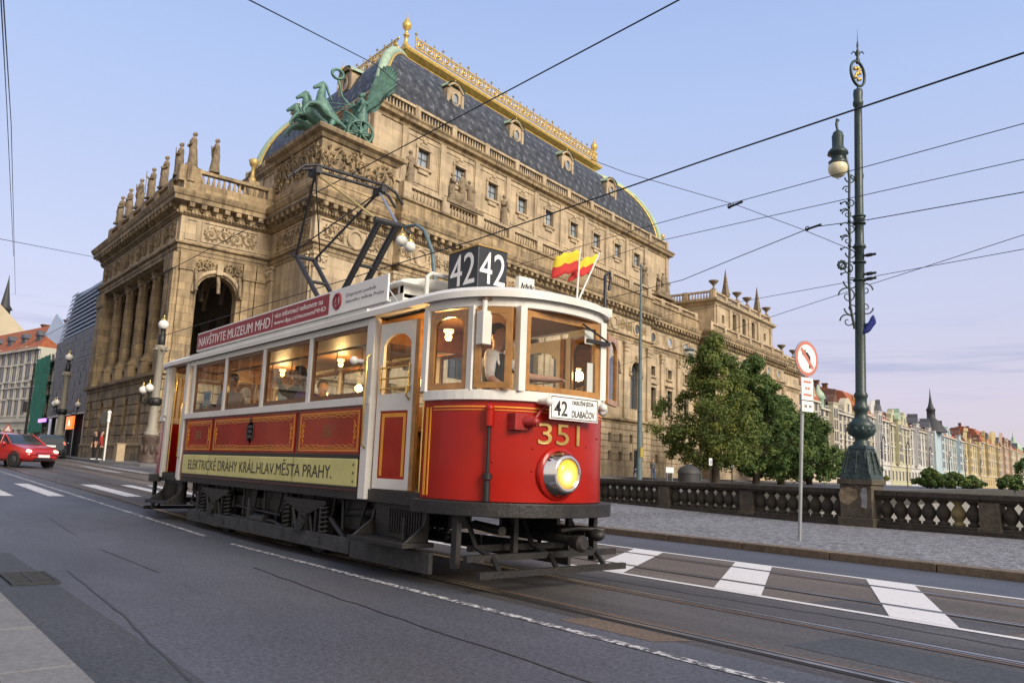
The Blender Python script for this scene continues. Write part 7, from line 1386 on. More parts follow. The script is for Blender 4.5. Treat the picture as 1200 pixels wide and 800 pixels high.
# dark signal poles far left
for k, (x, y, hh, lab) in enumerate(((-92.6, 13.6, 9.4, 'tall dark pole carrying wires in front of the green-netted house'), (-88, 8.6, 6.5, 'dark street pole before the white house, nearest the left picture edge'))):
    t = thing('wire_pole', lab, 'pole', (x, y, gz(x)), 0, 'dark poles at the far crossing'); mb = MB(); mb.cyl((0, 0, 0), (0, 0, hh), .14, .08, 10); mb.build('pole', BLACKIRON, t); mb = MB(); mb.box(-.15, .15, -.55, -.15, hh*.45, hh*.45+1.1); mb.build('signal_head', BLACK, t)
t = thing('road_sign', 'triangular red and white warning sign at the far crossing', 'road sign', (-99, 12.9, gz(-99))); mb = MB(); mb.cyl((0, 0, 0), (0, 0, 3.0), .04, n=8); mb.build('pole', STEEL, t); mb = MB(); mb.prism([(-.5, 2.3), (.5, 2.3), (0, 3.2)], .05, .07, lambda y, z, x: (x, y, z)); mb.build('red_triangle', SIGNRED, t); mb = MB(); mb.prism([(-.32, 2.4), (.32, 2.4), (0, 2.98)], .071, .075, lambda y, z, x: (x, y, z)); mb.build('white_field', SIGNWHITE, t)
# ------------------------------------------------------------------ cars
def car(label, loc, rz, paint, L=3.95, W=1.66, H=1.46, lights='front', hood=.95):
    t = thing('parked_car' if False else 'car', label, 'car', loc, rz)
    X0, X1 = -L/2, L/2; w = W/2
    st = [(-1, .50, .92, .92, .84), (-.97, .34, 1.0, 1.02, .92), (-.90, .26, 1.03, 1.30, .97), (-.78, .24, 1.0, H-.05, 1.0), (-.5, .22, .98, H, 1.0), (-.15, .22, .97, H, 1.0), (.12, .22, .96, H-.07, 1.0), (.30, .22, .95, 1.22, 1.0), (.46, .22, .94, .97, 1.0), (.62, .22, .90, .91, 1.0), (.80, .24, .82, .835, .985), (.92, .27, .72, .735, .93), (.98, .34, .62, .63, .85), (1, .44, .55, .56, .78)]
    rows = []
    for u, zb, zl, zr, ws in st:
        x = u*L/2; g = .77 if zr-zl > .2 else .93; ww = w*ws
        half = [(0, zb), (ww*.80, zb), (ww*.97, zb+.12), (ww, zb+.35 if zl > .7 else (zb+zl)/2), (ww*.985, zl-.04), (ww*.95, zl), (ww*(g+.05), zl+(zr-zl)*.55), (ww*g, zr-.045 if zr-zl > .2 else zr-.004), (ww*g*.8, zr-.01 if zr-zl > .2 else zr), (0, zr)]
        rows.append([(x, -y, z) for y, z in half]+[(x, y, z) for y, z in half[::-1]])
    n = len(rows[0]); vs = [p for r in rows for p in r]; B = MB(); G = MB(); B.sm = G.sm = True; fb, fg = [], []
    for j in range(len(rows)-1):
        for i in range(n-1):
            f = (j*n+i, j*n+i+1, (j+1)*n+i+1, (j+1)*n+i); u0, u1 = st[j][0], st[j+1][0]; side = i in (5, 6, n-7, n-8); top_ = i in (7, 8, n-9, n-10)
            gl = (side and u0 >= -.78 and u1 <= .30 and not (-.15 <= u0 < -.1 and False)) or ((top_ or side) and (.12 <= u0 and u1 <= .46)) or (top_ and u1 <= -.78 and u0 >= -.97) 
            (fg if gl else fb).append(f)
    B.add(vs, fb); B.add(rows[0], [list(range(n))]); B.add(rows[-1], [list(range(n))[::-1]]); G.add(vs, fg)
    b = B.build('body', paint, t); b.data.set_sharp_from_angle(angle=radians(38)); G.build('windows', CARGLASS, t)
    mb = MB()
    for sg in (-1, 1):
        for u in (-.62, -.2, .13): x = u*L/2; mb.tube([(x, sg*w*.955, .97), (x-.02, sg*w*.87, 1.2), (x-.03, sg*w*.775, H-.04)], .028, 5)
        mb.tube([(.46*L/2, sg*w*.95, .95), (.30*L/2, sg*w*.86, 1.18), (.12*L/2, sg*w*.775, H-.08)], .035, 5)
    mb.build('window_pillars', paint, t)
    for sx in (-.62, .62):
        for sg in (-1, 1):
            mb = MB(); x = sx*L/2; mb.lathe((x, sg*(w-.19), .30), [(.17, 0), (.30, .0), (.315, .05), (.315, .15), (.29, .2), (.2, .2), (.19, .17), (0, .17)], 24, (0, sg, 0)); wh = mb.build('wheel', RUBBER, t)
            mb = MB(); mb.lathe((x, sg*(w-.005), .30), [(.2, 0), (.19, .012), (.06, .02), (0, .025)], 20, (0, sg, 0)); mb.build('rim', mat('dark_alloy_rim', (.10, .10, .11), .4, metal=.6, bump=0), wh)
            mb = MB(); mb.torus((x, sg*(w-.012), .30), (0, 1, 0), .355, .035, 20, 6, 0, 2*pi); mb.build('wheel_arch', RUBBER, t)
    for sg in (-1, 1):
        mb = MB(); mb.sphere((.91*L/2, sg*w*.74, .67), .135, (1.25, 1.0, .62), 12); mb.build('headlight', mat('lit_headlight', (.9, .85, .7), .2, var=0, bump=0, emit=(1, .86, .55), estr=2.2) if lights == 'front' else CHROME, t)
        mb = MB(); mb.sphere((-.965*L/2, sg*w*.80, .86), .13, (.6, .7, 1.3), 10); mb.build('tail_light', mat('lit_tail_light', (.5, .02, .02), .3, var=0, bump=0, emit=(1, .10, .05), estr=2.5), t)
        mb = MB(); mb.sphere((.33*L/2, sg*(w+.08), .98), .10, (.7, 1, .8), 8); mb.build('mirror', paint, t)
        mb = MB(); mb.box(-.02*L/2, .05*L/2, sg*(w-.01)-.012, sg*(w-.01)+.02, .84, .87); mb.build('door_handle', paint, t)
    mb = MB(); mb.box(.985*L/2, L/2+.02, -.42, .42, .30, .40); mb.box(.96*L/2, .985*L/2+.01, -.36, .36, .57, .63); mb.build('grille', BLACK, t)
    for s_, x in ((1, L/2+.012), (-1, -L/2-.012)): mb = MB(); mb.box(x-.012, x+.012, -.26, .26, .43 if s_ > 0 else .68, .54 if s_ > 0 else .79); mb.build('number_plate', SIGNWHITE, t)
    return t
CARRED = mat('red_car_paint', (.42, .02, .018), .3, var=.05, bump=0, coat=.8); CARDK = mat('dark_blue_car_paint', (.02, .028, .04), .3, var=.1, bump=0, coat=.8); CARBL = mat('silver_blue_car_paint', (.22, .30, .42), .35, var=.1, bump=0, coat=.6)
car('red hatchback with lit headlights crossing behind the zebra stripes', (-40.5, 5.6, gz(-40.5)), radians(27), CARRED)
car('dark estate car seen from behind with lit tail lights', (-57.4, 9.95, gz(-57.4)), radians(170), CARDK, 4.3, 1.72, 1.46, 'rear')
car('pale blue car partly hidden behind the red hatchback', (-66, 8.9, gz(-66)), radians(170), CARBL, 4.1, 1.7, 1.5, 'rear')
# ------------------------------------------------------------------ trees
def leafmat(nm, c):
    M = bpy.data.materials.new(nm); M.use_nodes = True; n, l = M.node_tree.nodes, M.node_tree.links; b = n['Principled BSDF']; at = n.new('ShaderNodeAttribute'); at.attribute_name = 'tint'
    r = n.new('ShaderNodeValToRGB'); l.new(at.outputs['Fac'], r.inputs[0]); r.color_ramp.elements[0].color = (c[0]*.55, c[1]*.6, c[2]*.6, 1); r.color_ramp.elements[1].color = (c[0]*2.1, c[1]*1.6, c[2]*1.3, 1); e = r.color_ramp.elements.new(.6); e.color = (*c, 1)
    l.new(r.outputs[0], b.inputs['Base Color']); b.inputs['Roughness'].default_value = .65; b.inputs['Specular IOR Level'].default_value = .25
    tr = n.new('ShaderNodeBsdfTranslucent'); l.new(r.outputs[0], tr.inputs[0]); mx = n.new('ShaderNodeMixShader'); mx.inputs[0].default_value = .22; l.new(b.outputs[0], mx.inputs[1]); l.new(tr.outputs[0], mx.inputs[2]); l.new(mx.outputs[0], n['Material Output'].inputs[0]); return M
LEAF = leafmat('linden_leaf', (.118, .165, .046)); LEAF2 = leafmat('dark_leaf', (.090, .152, .048)); BARK = mat('bark', (.06, .045, .032), .9, var=.4, scale=8, bump=.4)
def tree(label, loc, H, Rr, z0, seed, M=LEAF, nclump=150, nl=130, leaf=.17, shape=1.0, name='tree', group='trees along the embankment'):
    r = random.Random(seed); t = thing(name, label, 'tree', loc, 0, group); mb = MB(); mb.tube([(0, 0, -.1), (.05, 0, H*.2), (-.05, .05, H*.45), (0, 0, H*.85)], .26*Rr/3, 8, .04)
    lim = []
    for k in range(16):
        a = r.uniform(0, 6.28); z = H*(.18+.6*k/16); q = Rr*r.uniform(.55, .9)*(1-.5*k/16); p = [(0, 0, z), (cos(a)*q*.5, sin(a)*q*.5, z+q*.25), (cos(a)*q, sin(a)*q, z+q*.55)]; mb.tube(p, .07*Rr/3, 5, .015)
    mb.build('trunk', BARK, t); vs, fs, tint = [], [], []
    for k in range(nclump):
        for _ in range(40):
            z = r.uniform(z0, H); tt = (z-z0)/(H-z0); prof = min(1, .45+2.4*tt)*max(0, 1-tt)**(.50+.16*shape)*1.12
            a = r.uniform(0, 6.28); q = prof*Rr*(1+.16*sin(a*3+seed)+.10*sin(a*5+z*1.3))*sqrt(r.uniform(.12, 1))*(1.16 if r.random() < .12 else 1); 
            break
        c = Vector((cos(a)*q, sin(a)*q, z)); cr_ = Rr*r.uniform(.07, .20); ct_ = r.uniform(.15, .85)
        for i in range(nl):
            d = Vector((r.gauss(0, 1), r.gauss(0, 1), r.gauss(0, .75))); d = d.normalized()*cr_*(r.random()**.45); p = c+d
            nrm = (Vector((r.uniform(-1, 1), r.uniform(-1, 1), r.uniform(-.3, 1)))+d.normalized()*.8).normalized(); u = nrm.orthogonal().normalized(); v = nrm.cross(u); an = r.uniform(0, 6.28); u, v = u*cos(an)+v*sin(an), v*cos(an)-u*sin(an); s = leaf*r.uniform(.6, 1.25)
            o = len(vs); vs += [p-u*s, p-v*s*.55, p+u*s, p+v*s*.55]; fs.append((o, o+1, o+2, o+3)); tint.append(min(1, max(0, ct_+r.gauss(0, .18))))
    me = bpy.data.meshes.new('crown'); me.from_pydata([tuple(x) for x in vs], [], fs); at = me.attributes.new('tint', 'FLOAT', 'FACE'); at.data.foreach_set('value', tint); me.materials.append(M); me.update(); inst(me, 'crown', t); return t
P = LF(36.5, 12, 0); tree('largest bushy green tree in front of the theatre facade', (P.x, P.y, .85), 13.0, 5.2, 1.4, 3, LEAF, 250, 190, .125)
P = LF(46.5, 12, 0); tree('dark green tree beside the largest one, left of the road sign', (P.x, P.y, .85), 12.4, 4.5, .9, 8, LEAF2, 215, 170, .15, .7)
P = LF(56.5, 11, 0); tree('dark green tree directly behind the road sign pole', (P.x, P.y, .85), 9.4, 4.8, .8, 15, LEAF2, 215, 150, .16, .5)
P = LF(68, 10.5, 0); tree('tree just left of the tall lamp post base', (P.x, P.y, .85), 8.8, 4.8, .6, 21, LEAF2, 190, 140, .17, .6)
P = LF(76, 14, 0); tree('small sloping green tree right of the lamp post base', (P.x, P.y, .85), 4.9, 3.6, .4, 33, LEAF, 110, 110, .17, 1.4)
for k, (s, d, H, R_t, lab) in enumerate(((101, 18, 2.7, 2.4, 'dark little tree below the white houses'), (122, 18, 2.6, 2.6, 'dark little tree below the light blue corner house'), (134, 19, 2.2, 2.2, 'low bushy tree left of the yellow houses'), (205, 22, 8.0, 6.0, 'dark spreading tree, the largest of the low trees before the ochre houses'), (172, 21, 2.8, 3.2, 'dark low tree below the ochre houses'))):
    P = LF(s, d, 0); tree(lab, (P.x, P.y, .9), H, R_t, .3, 40+k, LEAF2, 80, 80, .26, .6)
# ------------------------------------------------------------------ houses along the embankment
ROOFR = mat('red_clay_tiles', (.34, .105, .045), .85, var=.3, scale=3, bump=.2, stain=.4, stain_c=(.12, .05, .03)); ROOFG = mat('grey_roof_sheet', (.09, .095, .11), .6, var=.3, scale=2); ROOFB = mat('brown_roof_tiles', (.13, .065, .05), .85, var=.3, scale=3)
HWIN = mat('house_window_glass', (.02, .023, .03), .25, var=.3, bump=0)
def plaster(nm, c): return mat(nm, c, .9, var=.08, scale=.6, bump=.06, stain=.3, stain_c=[x*.6 for x in c], sscale=.25)
def winmesh(w, h):
    mb = MB(); mb.box(-w/2-.18, w/2+.18, -.02, .10, -.2, 0); mb.box(-w/2-.18, -w/2, -.02, .08, 0, h); mb.box(w/2, w/2+.18, -.02, .08, 0, h); mb.box(-w/2-.25, w/2+.25, -.02, .16, h, h+.2); mb.box(-.03, .03, .012, .03, 0, h); mb.mi = 1; mb.quad((-w/2, .01, 0), (w/2, .01, 0), (w/2, .01, h), (-w/2, .01, h)); return mb.mesh('window', [SIGNTRIM, HWIN])
SIGNTRIM = plaster('pale_stucco_trim', (.56, .53, .46))
WM = winmesh(1.5, 2.3); WMS = winmesh(1.9, 2.45)
HD = -4.0
def house(label, s0, s1, he, hr, wall, roof, floors, bay, gable=None, chim=2, group='houses along the embankment', T=None, rotz=TH-pi/2, depth=14, dm=0, base=1.0):
    T = T or (lambda s, d, z: LF(s, d+HD, z)); o_ = T((s0+s1)/2, 0, base); t = thing('house', label, 'house', tuple(o_), 0, group); INVT = Matrix.Translation(-o_)
    def hb(mb, nm, M, par=None): q = mb.build(nm, M, par or t); q.data.transform(INVT); return q
    g = .03; mb = MB(); mb.box(s0+g, s1-g, -depth, 0, base, he, T)
    if gable:
        for gc, gw, gh, kind in gable:
            if kind == 'round': pts = [(gc-gw/2, he)]+[(gc-gw/2*cos(pi*i/10), he+gh*.35+gh*.65*sin(pi*i/10)) for i in range(11)]+[(gc+gw/2, he)]
            elif kind == 'step': pts = [(gc-gw/2, he), (gc-gw/2, he+gh*.3), (gc-gw*.3, he+gh*.4), (gc-gw*.3, he+gh*.7), (gc-gw*.12, he+gh*.8), (gc-gw*.1, he+gh), (gc+gw*.1, he+gh), (gc+gw*.12, he+gh*.8), (gc+gw*.3, he+gh*.7), (gc+gw*.3, he+gh*.4), (gc+gw/2, he+gh*.3), (gc+gw/2, he)]
            else: pts = [(gc-gw/2, he), (gc, he+gh), (gc+gw/2, he)]
            mb.prism(pts, -1.2, .02, lambda a, b, c: T(a, c, b))
    wl_ = hb(mb, 'wall', wall)
    mb = MB(); mb.box(s0, s1, -.3, .45, he-.35, he-.02, T); mb.box(s0, s1, -.2, .22, base+4.6, base+4.95, T); mb.box(s0, s1, -.2, .18, base+(he-base)*.62, base+(he-base)*.62+.2, T)
    for k in range(int((s1-s0)/bay)+1): s = s0+.3+k*((s1-s0-.6)/max(1, int((s1-s0)/bay))); (k % 3 == 0) and mb.box(s-.22, s+.22, -.1, .14, base+5, he-.4, T)
    hb(mb, 'stucco_mouldings', SIGNTRIM)
    mb = MB()
    if roof: mb.prism([(.35, he), (-2.4, he+(hr-he)*.8), (-depth/2, hr), (-depth+2.4, he+(hr-he)*.8), (-depth-.3, he)], s0+.05, s1-.05, lambda d, z, s: T(s, d, z)); rf = hb(mb, 'roof', roof)
    else: mb.box(s0, s1, -depth, .1, he-.01, he+.8, T); rf = hb(mb, 'parapet', wall)
    for k in range(chim): s = s0+(k+.5)*(s1-s0)/chim; mb = MB(); mb.box(s-.45, s+.45, -depth/2-2.2, -depth/2-1.2, he, hr+1.6, T); mb.box(s-.6, s+.6, -depth/2-2.35, -depth/2-1.05, hr+1.6, hr+1.85, T); hb(mb, 'chimney', ROOFB, rf)
    for k in range(dm): s = s0+(k+.5)*(s1-s0)/dm; mb = MB(); mb.box(s-.7, s+.7, -2.6, -.4, he, he+1.9, T); mb.prism([(s-.9, he+1.9), (s, he+2.7), (s+.9, he+1.9)], -2.8, -.2, lambda a, b, c: T(a, c, b)); hb(mb, 'dormer', ROOFG, rf)
    if group == 'houses along the embankment' and s1-s0 > 13:
        for fq in ((.3,) if s1-s0 < 30 else (.2, .75)):
            so = s0+(s1-s0)*fq; mb = MB(); mb.box(so-1.6, so+1.6, 0, 1.0, base+5.2, he+1.2, T); mb.box(so-1.75, so+1.75, 0, 1.15, he+1.2, he+1.45, T)
            ow = hb(mb, 'oriel', wall); mb = MB(); mb.prism([(so-1.7, he+1.45), (so-1.0, he+2.6), (so-.25, he+3.1), (so, he+4.2), (so+.25, he+3.1), (so+1.0, he+2.6), (so+1.7, he+1.45)], -1.6, 1.05, lambda a, b, c: T(a, c, b)); hb(mb, 'oriel_roof', COPPER if int(s0) == 178 else (ROOFG if int(s0) % 3 == 0 else ROOFB), ow)
            mb = MB()
            for f in range(floors-1):
                z_ = base+5.9+(he-base-5.2)/(floors-1)*f
                for ds in (-.75, .75): mb.box(so+ds-.5, so+ds+.5, 1.0, 1.03, z_, z_+1.9, T)
            hb(mb, 'oriel_windows', HWIN, ow)
    n = max(1, int((s1-s0)/bay)); st = (s1-s0)/n; fh = (he-base-5.2)/(floors-1)
    for f in range(floors):
        for k in range(n):
            s = s0+st*(k+.5); z = base+1.2 if f == 0 else base+5.6+fh*(f-1)
            p = T(s, 0, z)-o_; p0 = T(s, 1, z)-o_-p; ang = atan2(p0.y, p0.x)-pi/2
            inst(WMS if (k+f) % 4 == 0 and f > 0 else WM, 'window', t, Matrix.Translation(p) @ Matrix.Rotation(ang, 4, 'Z'))
    if gable:
        for gc, gw, gh, kind in gable: p = T(gc, .03, he+gh*.12)-o_; p0 = T(gc, 1.03, he+gh*.12)-o_-p; inst(WM, 'window', t, Matrix.Translation(p) @ Matrix.Rotation(atan2(p0.y, p0.x)-pi/2, 4, 'Z') @ Matrix.Scale(.8, 4))
    return t, hb
C1, C2, C3, C4 = plaster('cream_plaster', (.50, .44, .32)), plaster('white_plaster', (.54, .545, .54)), plaster('ochre_plaster', (.56, .36, .09)), plaster('pale_green_plaster', (.47, .46, .31))
C5, C6, C7 = plaster('light_blue_plaster', (.40, .50, .55)), plaster('yellow_plaster', (.54, .44, .23)), plaster('salmon_plaster', (.46, .34, .25))
house('cream house with steep red roof and tall chimneys behind the road sign', 100.5, 121.6, 16.2, 24.2, C1, ROOFR, 5, 3.1, [(118, 4.5, 3.4, 'step')], 4, dm=3)
t, hb = house('long pale cream house with a green copper turret left of the lamp post', 122, 146.5, 15.2, 18.0, plaster('warm_cream_plaster', (.52, .48, .37)), ROOFG, 5, 3.0, [(142, 6, 3.6, 'round'), (133, 5, 2.6, 'tri')], 2, dm=2)
mb = MB(); mb.lathe(LF(123.5, -4.6, 0), [(1.1, 15.1), (1.1, 16.8), (1.4, 17), (1.1, 17.9), (.5, 18.7), (.12, 19.6), (0, 19.8)], 10); hb(mb, 'turret', COPPER)
house('narrow ochre house with red roof right beside the lamp post', 146.8, 159.5, 16.6, 22.0, C3, ROOFR, 5, 3.1, [(153, 8, 4.2, 'step')], 2)
house('tall white house with a round gable just right of the lamp post', 159.8, 178, 16.4, 20.2, C2, ROOFR, 6, 3.2, [(165.5, 9.5, 4.2, 'round')], 2)
house('pale green-cream house with small stepped gables', 178.3, 201, 16.0, 20.2, C4, ROOFB, 5, 3.4, [(183, 7, 3.8, 'step'), (196, 7, 4.0, 'step')], 3)
house('plain white house left of the blue corner house', 201.3, 232, 16.4, 19.6, C2, ROOFB, 6, 3.8, [(227, 7, 3.4, 'step')], 3)
t, hb = house('light blue corner house with a dark spired tower', 232.5, 292, 17.2, 20.6, C5, ROOFR, 5, 4.2, [(262, 9, 3.4, 'step'), (284, 7, 3.0, 'tri')], 3, dm=4)
mb = MB(); mb.box(233, 245, -7, .8, 1, 17.6, lambda s, d, z: LF(s, d+HD, z)); hb(mb, 'corner_bay', C5); mb = MB(); c = LF(239, HD-1, 0); mb.lathe(c, [(4.6, 17.4), (4.3, 18.0), (2.9, 20.0), (1.6, 21.4), (1.25, 21.6), (1.2, 24.0), (1.5, 24.2), (.85, 25.2), (.5, 26.6), (.2, 28.8), (.04, 31)], 10); hb(mb, 'spired_tower', mat('dark_slate_spire', (.035, .038, .045), .6, var=.3, bump=0))
house('yellow gabled house right of the blue corner house', 292.5, 336, 17.4, 22.0, C6, ROOFB, 5, 4.6, [(303, 13, 5.5, 'tri'), (327, 10, 4, 'step')], 3)
house('ochre house with a broad stepped gable and dark roof', 336.5, 398, 19.6, 26.0, plaster('deep_ochre_plaster', (.47, .37, .19)), ROOFR, 5, 6.5, [(378, 18, 6.5, 'round'), (350, 10, 5, 'step')], 3)
house('brown and salmon house with a pointed gable', 398.5, 444, 21.0, 26.0, C7, ROOFB, 5, 6.0, [(410, 16, 6.5, 'tri'), (433, 12, 5, 'step')], 2)
t, hb = house('distant cream house carrying a green copper dome', 444.5, 540, 21, 25.5, C1, ROOFR, 5, 8.0, None, 2); mb = MB(); mb.lathe(LF(500, HD-4, 0), [(4, 19), (4, 22), (4.6, 22.5), (3.8, 25.5), (1.7, 27.5), (1.0, 28), (1.0, 29.5), (.3, 31), (0, 34)], 12); hb(mb, 'green_dome', COPPER)
mb = MB(); mb.sweep([(quay(y)-.1, y) for y in (23, 40, 60, 90, 130, 190, 260, 340, 460, 620)][::-1], [(-.2, -1.5), (.12, -1.5), (.12, -.2), (.25, -.15), (.25, .06), (-.2, .06)])
mb.v = [(x, y, z+gz(x)) for x, y, z in mb.v]; q = mb.build('quay_coping', mat('dark_quay_coping', (.05, .048, .042), .9, var=.3, scale=1.5, bump=.2)); tag(q, 'dark stone coping along the top of the quay wall', 'quay coping')
# arched promenade lamps, thin and far
am = None
for k, s in enumerate((58, 74, 88, 104, 121, 138, 158)):
    P = LF(s, 17.5, 0); lab = ('tall arched promenade lamp seen above the road sign', 'arched promenade lamp above the trees left of the lamp post', 'arched promenade lamp in front of the white round-gabled house', 'arched promenade lamp in front of the pale green house', 'arched promenade lamp in front of the plain white house', 'arched promenade lamp in front of the blue corner house', 'arched promenade lamp in front of the yellow house')[k]
    t = thing('street_lamp', lab, 'street lamp', (P.x, P.y, .9), TH, 'arched promenade lamps'); mb = MB(); mb.tube([(0, 0, 0), (0, 0, 4.6), (0, .3, 5.6), (0, 1.0, 6.2), (0, 1.8, 6.0), (0, 2.2, 5.4)], .075, 6, .05); mb.build('arched_pole', BLACKIRON, t); mb = MB(); mb.sphere((0, 2.2, 5.15), .2, n=8); mb.build('globe', GLOBE, t)
# ------------------------------------------------------------------ dark glass building beside the theatre
ng = thing('glass_building', 'dark glass theatre annex with stepped louvred top left of the columned loggia', 'building', (-97, 17.2, 1.0)); INVG = Matrix.Translation((97, -17.2, -1.0))
def gb(mb, nm, M): q = mb.build(nm, M, ng); q.data.transform(INVG); return q
LOUV = mat('pale_blue_glass_louvres', (.13, .175, .225), .4, metal=.0, var=.15, scale=.5, bump=0, spec=.4); DGL = mat('dark_glass_cladding', (.028, .032, .038), .3, var=.3, scale=1.2, bump=.1, spec=.6)
mb = MB(); prof = [(-76.5, 18.3), (-88, 18.9), (-91.5, 19.5), (-97.9, 19.3), (-105, 17.2), (-105, 1.0), (-76.5, 1.0)]
mb.prism([(-76.5, 13.9), (-103.5, 13.9), (-103.5, 5.2), (-76.5, 5.2)], 17.2, 34, lambda x, z, y: Vector((x, y, z))); mb.prism([(-76.5, 18.0), (-88, 18.7), (-98.5, 19.1), (-103.2, 13.95), (-76.5, 13.95)], 17.6, 34, lambda x, z, y: Vector((x, y, z))) if False else None; gb(mb, 'dark_facade', DGL); mb = MB(); mb.prism([(-76.5, 18.0), (-88, 18.7), (-98.5, 19.1), (-103.2, 13.95), (-76.5, 13.95)], 17.6, 34, lambda x, z, y: Vector((x, y, z))); gb(mb, 'louvre_backing', LOUV)
mb = MB()
for i in range(11):
    z = 14.05+.46*i; xl = -103.2+(max(0, z-14))*(4.7/5.1); xr = -76.5 if z < 18.2 else (-88 if z < 18.65 else -96); 
    if z > 18.9: break
    mb.add([Vector(p) for p in ((xl, 17.25, z), (xr, 17.25, z), (xr, 17.40, z+.43), (xl, 17.40, z+.43))], [(0, 1, 2, 3)])
gb(mb, 'louvres', LOUV)
mb = MB(); rj = random.Random(2)
for i in range(12):
    for j in range(22):
        x = -103.3+j*1.22; z = 5.4+i*.71; dd = rj.uniform(0, .05); mb.add([Vector(p) for p in ((x+.03, 17.19-dd, z), (x+1.19, 17.19-dd, z), (x+1.19, 17.15-dd*.4, z+.66), (x+.03, 17.15-dd*.4, z+.66))], [(0, 1, 2, 3)])
gb(mb, 'glass_block_panels', mat('smoky_glass_panels', (.028, .033, .040), .45, var=.45, scale=.8, bump=.0, spec=.35))
mb = MB(); mb.prism([(-103.5, 13.9), (-106, 13.9), (-117, 16.5), (-111, 18.6), (-103.5, 16)], 17.9, 18.1, lambda x, z, y: Vector((x, y, z))); mb.prism([(-103.6, 2), (-106.5, 2), (-106.5, 14), (-103.6, 14)], 17.9, 18.1, lambda x, z, y: Vector((x, y, z))); gb(mb, 'side_glass_screen', mat('bluish_screen_glass', (.30, .42, .52), .1, var=.2, scale=.4, bump=0, spec=.8))
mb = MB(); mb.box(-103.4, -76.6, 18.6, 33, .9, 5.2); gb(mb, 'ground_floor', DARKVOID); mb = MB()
for i in range(7): x = -102+i*4; mb = MB(); mb.box(x-.2, x+.2, 17.4, 17.8, .9, 5.2); gb(mb, 'ground_floor_column', DGL)
mb = MB(); mb.box(-92.4, -89.4, 17.1, 17.3, 3.75, 5.05); gb(mb, 'lit_orange_sign', mat('lit_orange_sign', (.8, .16, .02), .4, var=0, bump=0, emit=(1, .17, .02), estr=1.2)); mb = MB(); mb.prism([(-.35, 4.1), (.35, 4.1), (.22, 4.45), (0, 4.75), (-.22, 4.45)], 0, 1, lambda x, z, y: Vector((-90.9+x, 17.07+.03*y, z))); gb(mb, 'sign_emblem', mat('lit_white_emblem', (.9, .8, .6), .4, var=0, bump=0, emit=(1, .8, .5), estr=1.5))
mb = MB(); mb.box(-108, -104, 17.0, 17.2, 4.8, 5.2); gb(mb, 'violet_light_strip', mat('violet_light_strip', (.4, .2, .7), .4, var=0, bump=0, emit=(.5, .22, .9), estr=1.4))
# white corner house with the red roof, netted house, church behind
Ah, Bh = Vector((-158, 14.2)), Vector((-131, 19.8)); dh = (Bh-Ah).normalized(); nh = Vector((dh.y, -dh.x)); WT = lambda s, d, z: Vector((Ah.x+dh.x*s+nh.x*d, Ah.y+dh.y*s+nh.y*d, z)); Lh = (Bh-Ah).length
t, hb = house('white stucco corner house with a red tiled roof at the far left', 0, Lh, 16.6, 21.5, plaster('greenish_white_plaster', (.47, .47, .40)), ROOFR, 5, 2.5, None, 3, group='far left houses', T=WT, dm=5)
WT2 = lambda s, d, z: Vector((Bh.x+.5+s, Bh.y+.6-d, z)); t, hb = house('house wrapped in green scaffold netting beside the glass building', 0, 10.5, 14, 16.5, C2, ROOFG, 5, 2.4, None, 0, group='far left houses', T=WT2)
mb = MB(); 
for i in range(11):
    for j in range(5): x0, x1 = i*.95, (i+1)*.95; z0, z1 = 4+2.1*j, 4+2.1*(j+1); dd = lambda x, z: 1.0+.12*sin(x*2.1+z*1.7); mb.quad(WT2(x0, dd(x0, z0), z0), WT2(x1, dd(x1, z0), z0), WT2(x1, dd(x1, z1), z1), WT2(x0, dd(x0, z1), z1))
hb(mb, 'scaffold_netting', mat('green_netting', (.03, .20, .13), .9, var=.35, scale=1.5, bump=.2))
cht = thing('church', 'pale gabled church with a dark slender spire behind the white corner house', 'church', (-190, 21.5, 1)); INVC = Matrix.Translation((190, -21.5, -1))
mb = MB(); mb.prism([(-9, 1), (9, 1), (9, 22), (0, 31), (-9, 22)], 0, 25, lambda u, z, w: Vector((-176-w, 17.0+u, z))); q = mb.build('nave', C1, cht); q.data.transform(INVC)
mb = MB(); mb.box(-172.9, -172.7, 18.0, 20.2, 24, 26.8) ; mb = MB(); mb.lathe((-199, 22.2, 0), [(1.6, 1), (1.6, 27.5), (2.1, 27.8), (1.9, 28.6), (1.15, 29.4), (1.1, 31.6), (1.5, 31.8), (.9, 32.8), (.5, 35.5), (.1, 38.6), (.05, 39.4)], 10); q = mb.build('spire', mat('dark_slate_spire', (0, 0, 0)), cht); q.data.transform(INVC)
# corner building across the street: mirrored in the tram's windows and lacquer
C8 = plaster('grey_cream_plaster', (.30, .265, .205)); WT3 = lambda s, d, z: Vector((-100+s, -9.5+d, z)); t, hb = house('cream corner building across the street opposite the theatre, mirrored in the tram windows', 0, 54, 21, 26, C8, ROOFG, 5, 3.6, [(27, 10, 4, 'round')], 2, group='buildings opposite the theatre', T=WT3, dm=4)
mb = MB(); 
for i in range(9): mb.box(2+i*6, 6.4+i*6, .02, .1, 1.6, 4.6, WT3)
hb(mb, 'cafe_windows', WINGLASS); mb = MB(); mb.box(0, 54, .05, .5, 4.9, 5.5, WT3); mb.box(0, 54, .05, .6, 9.6, 9.95, WT3); mb.box(0, 54, 0, .9, 20.4, 21.1, WT3); hb(mb, 'white_cornices', SIGNTRIM)
WT4 = lambda s, d, z: Vector((-45.8+d, -9.7-s, z)); house('cream riverside wing of the building opposite the theatre', 0, 40, 21, 26, C8, ROOFG, 5, 3.6, None, 2, group='buildings opposite the theatre', T=WT4)
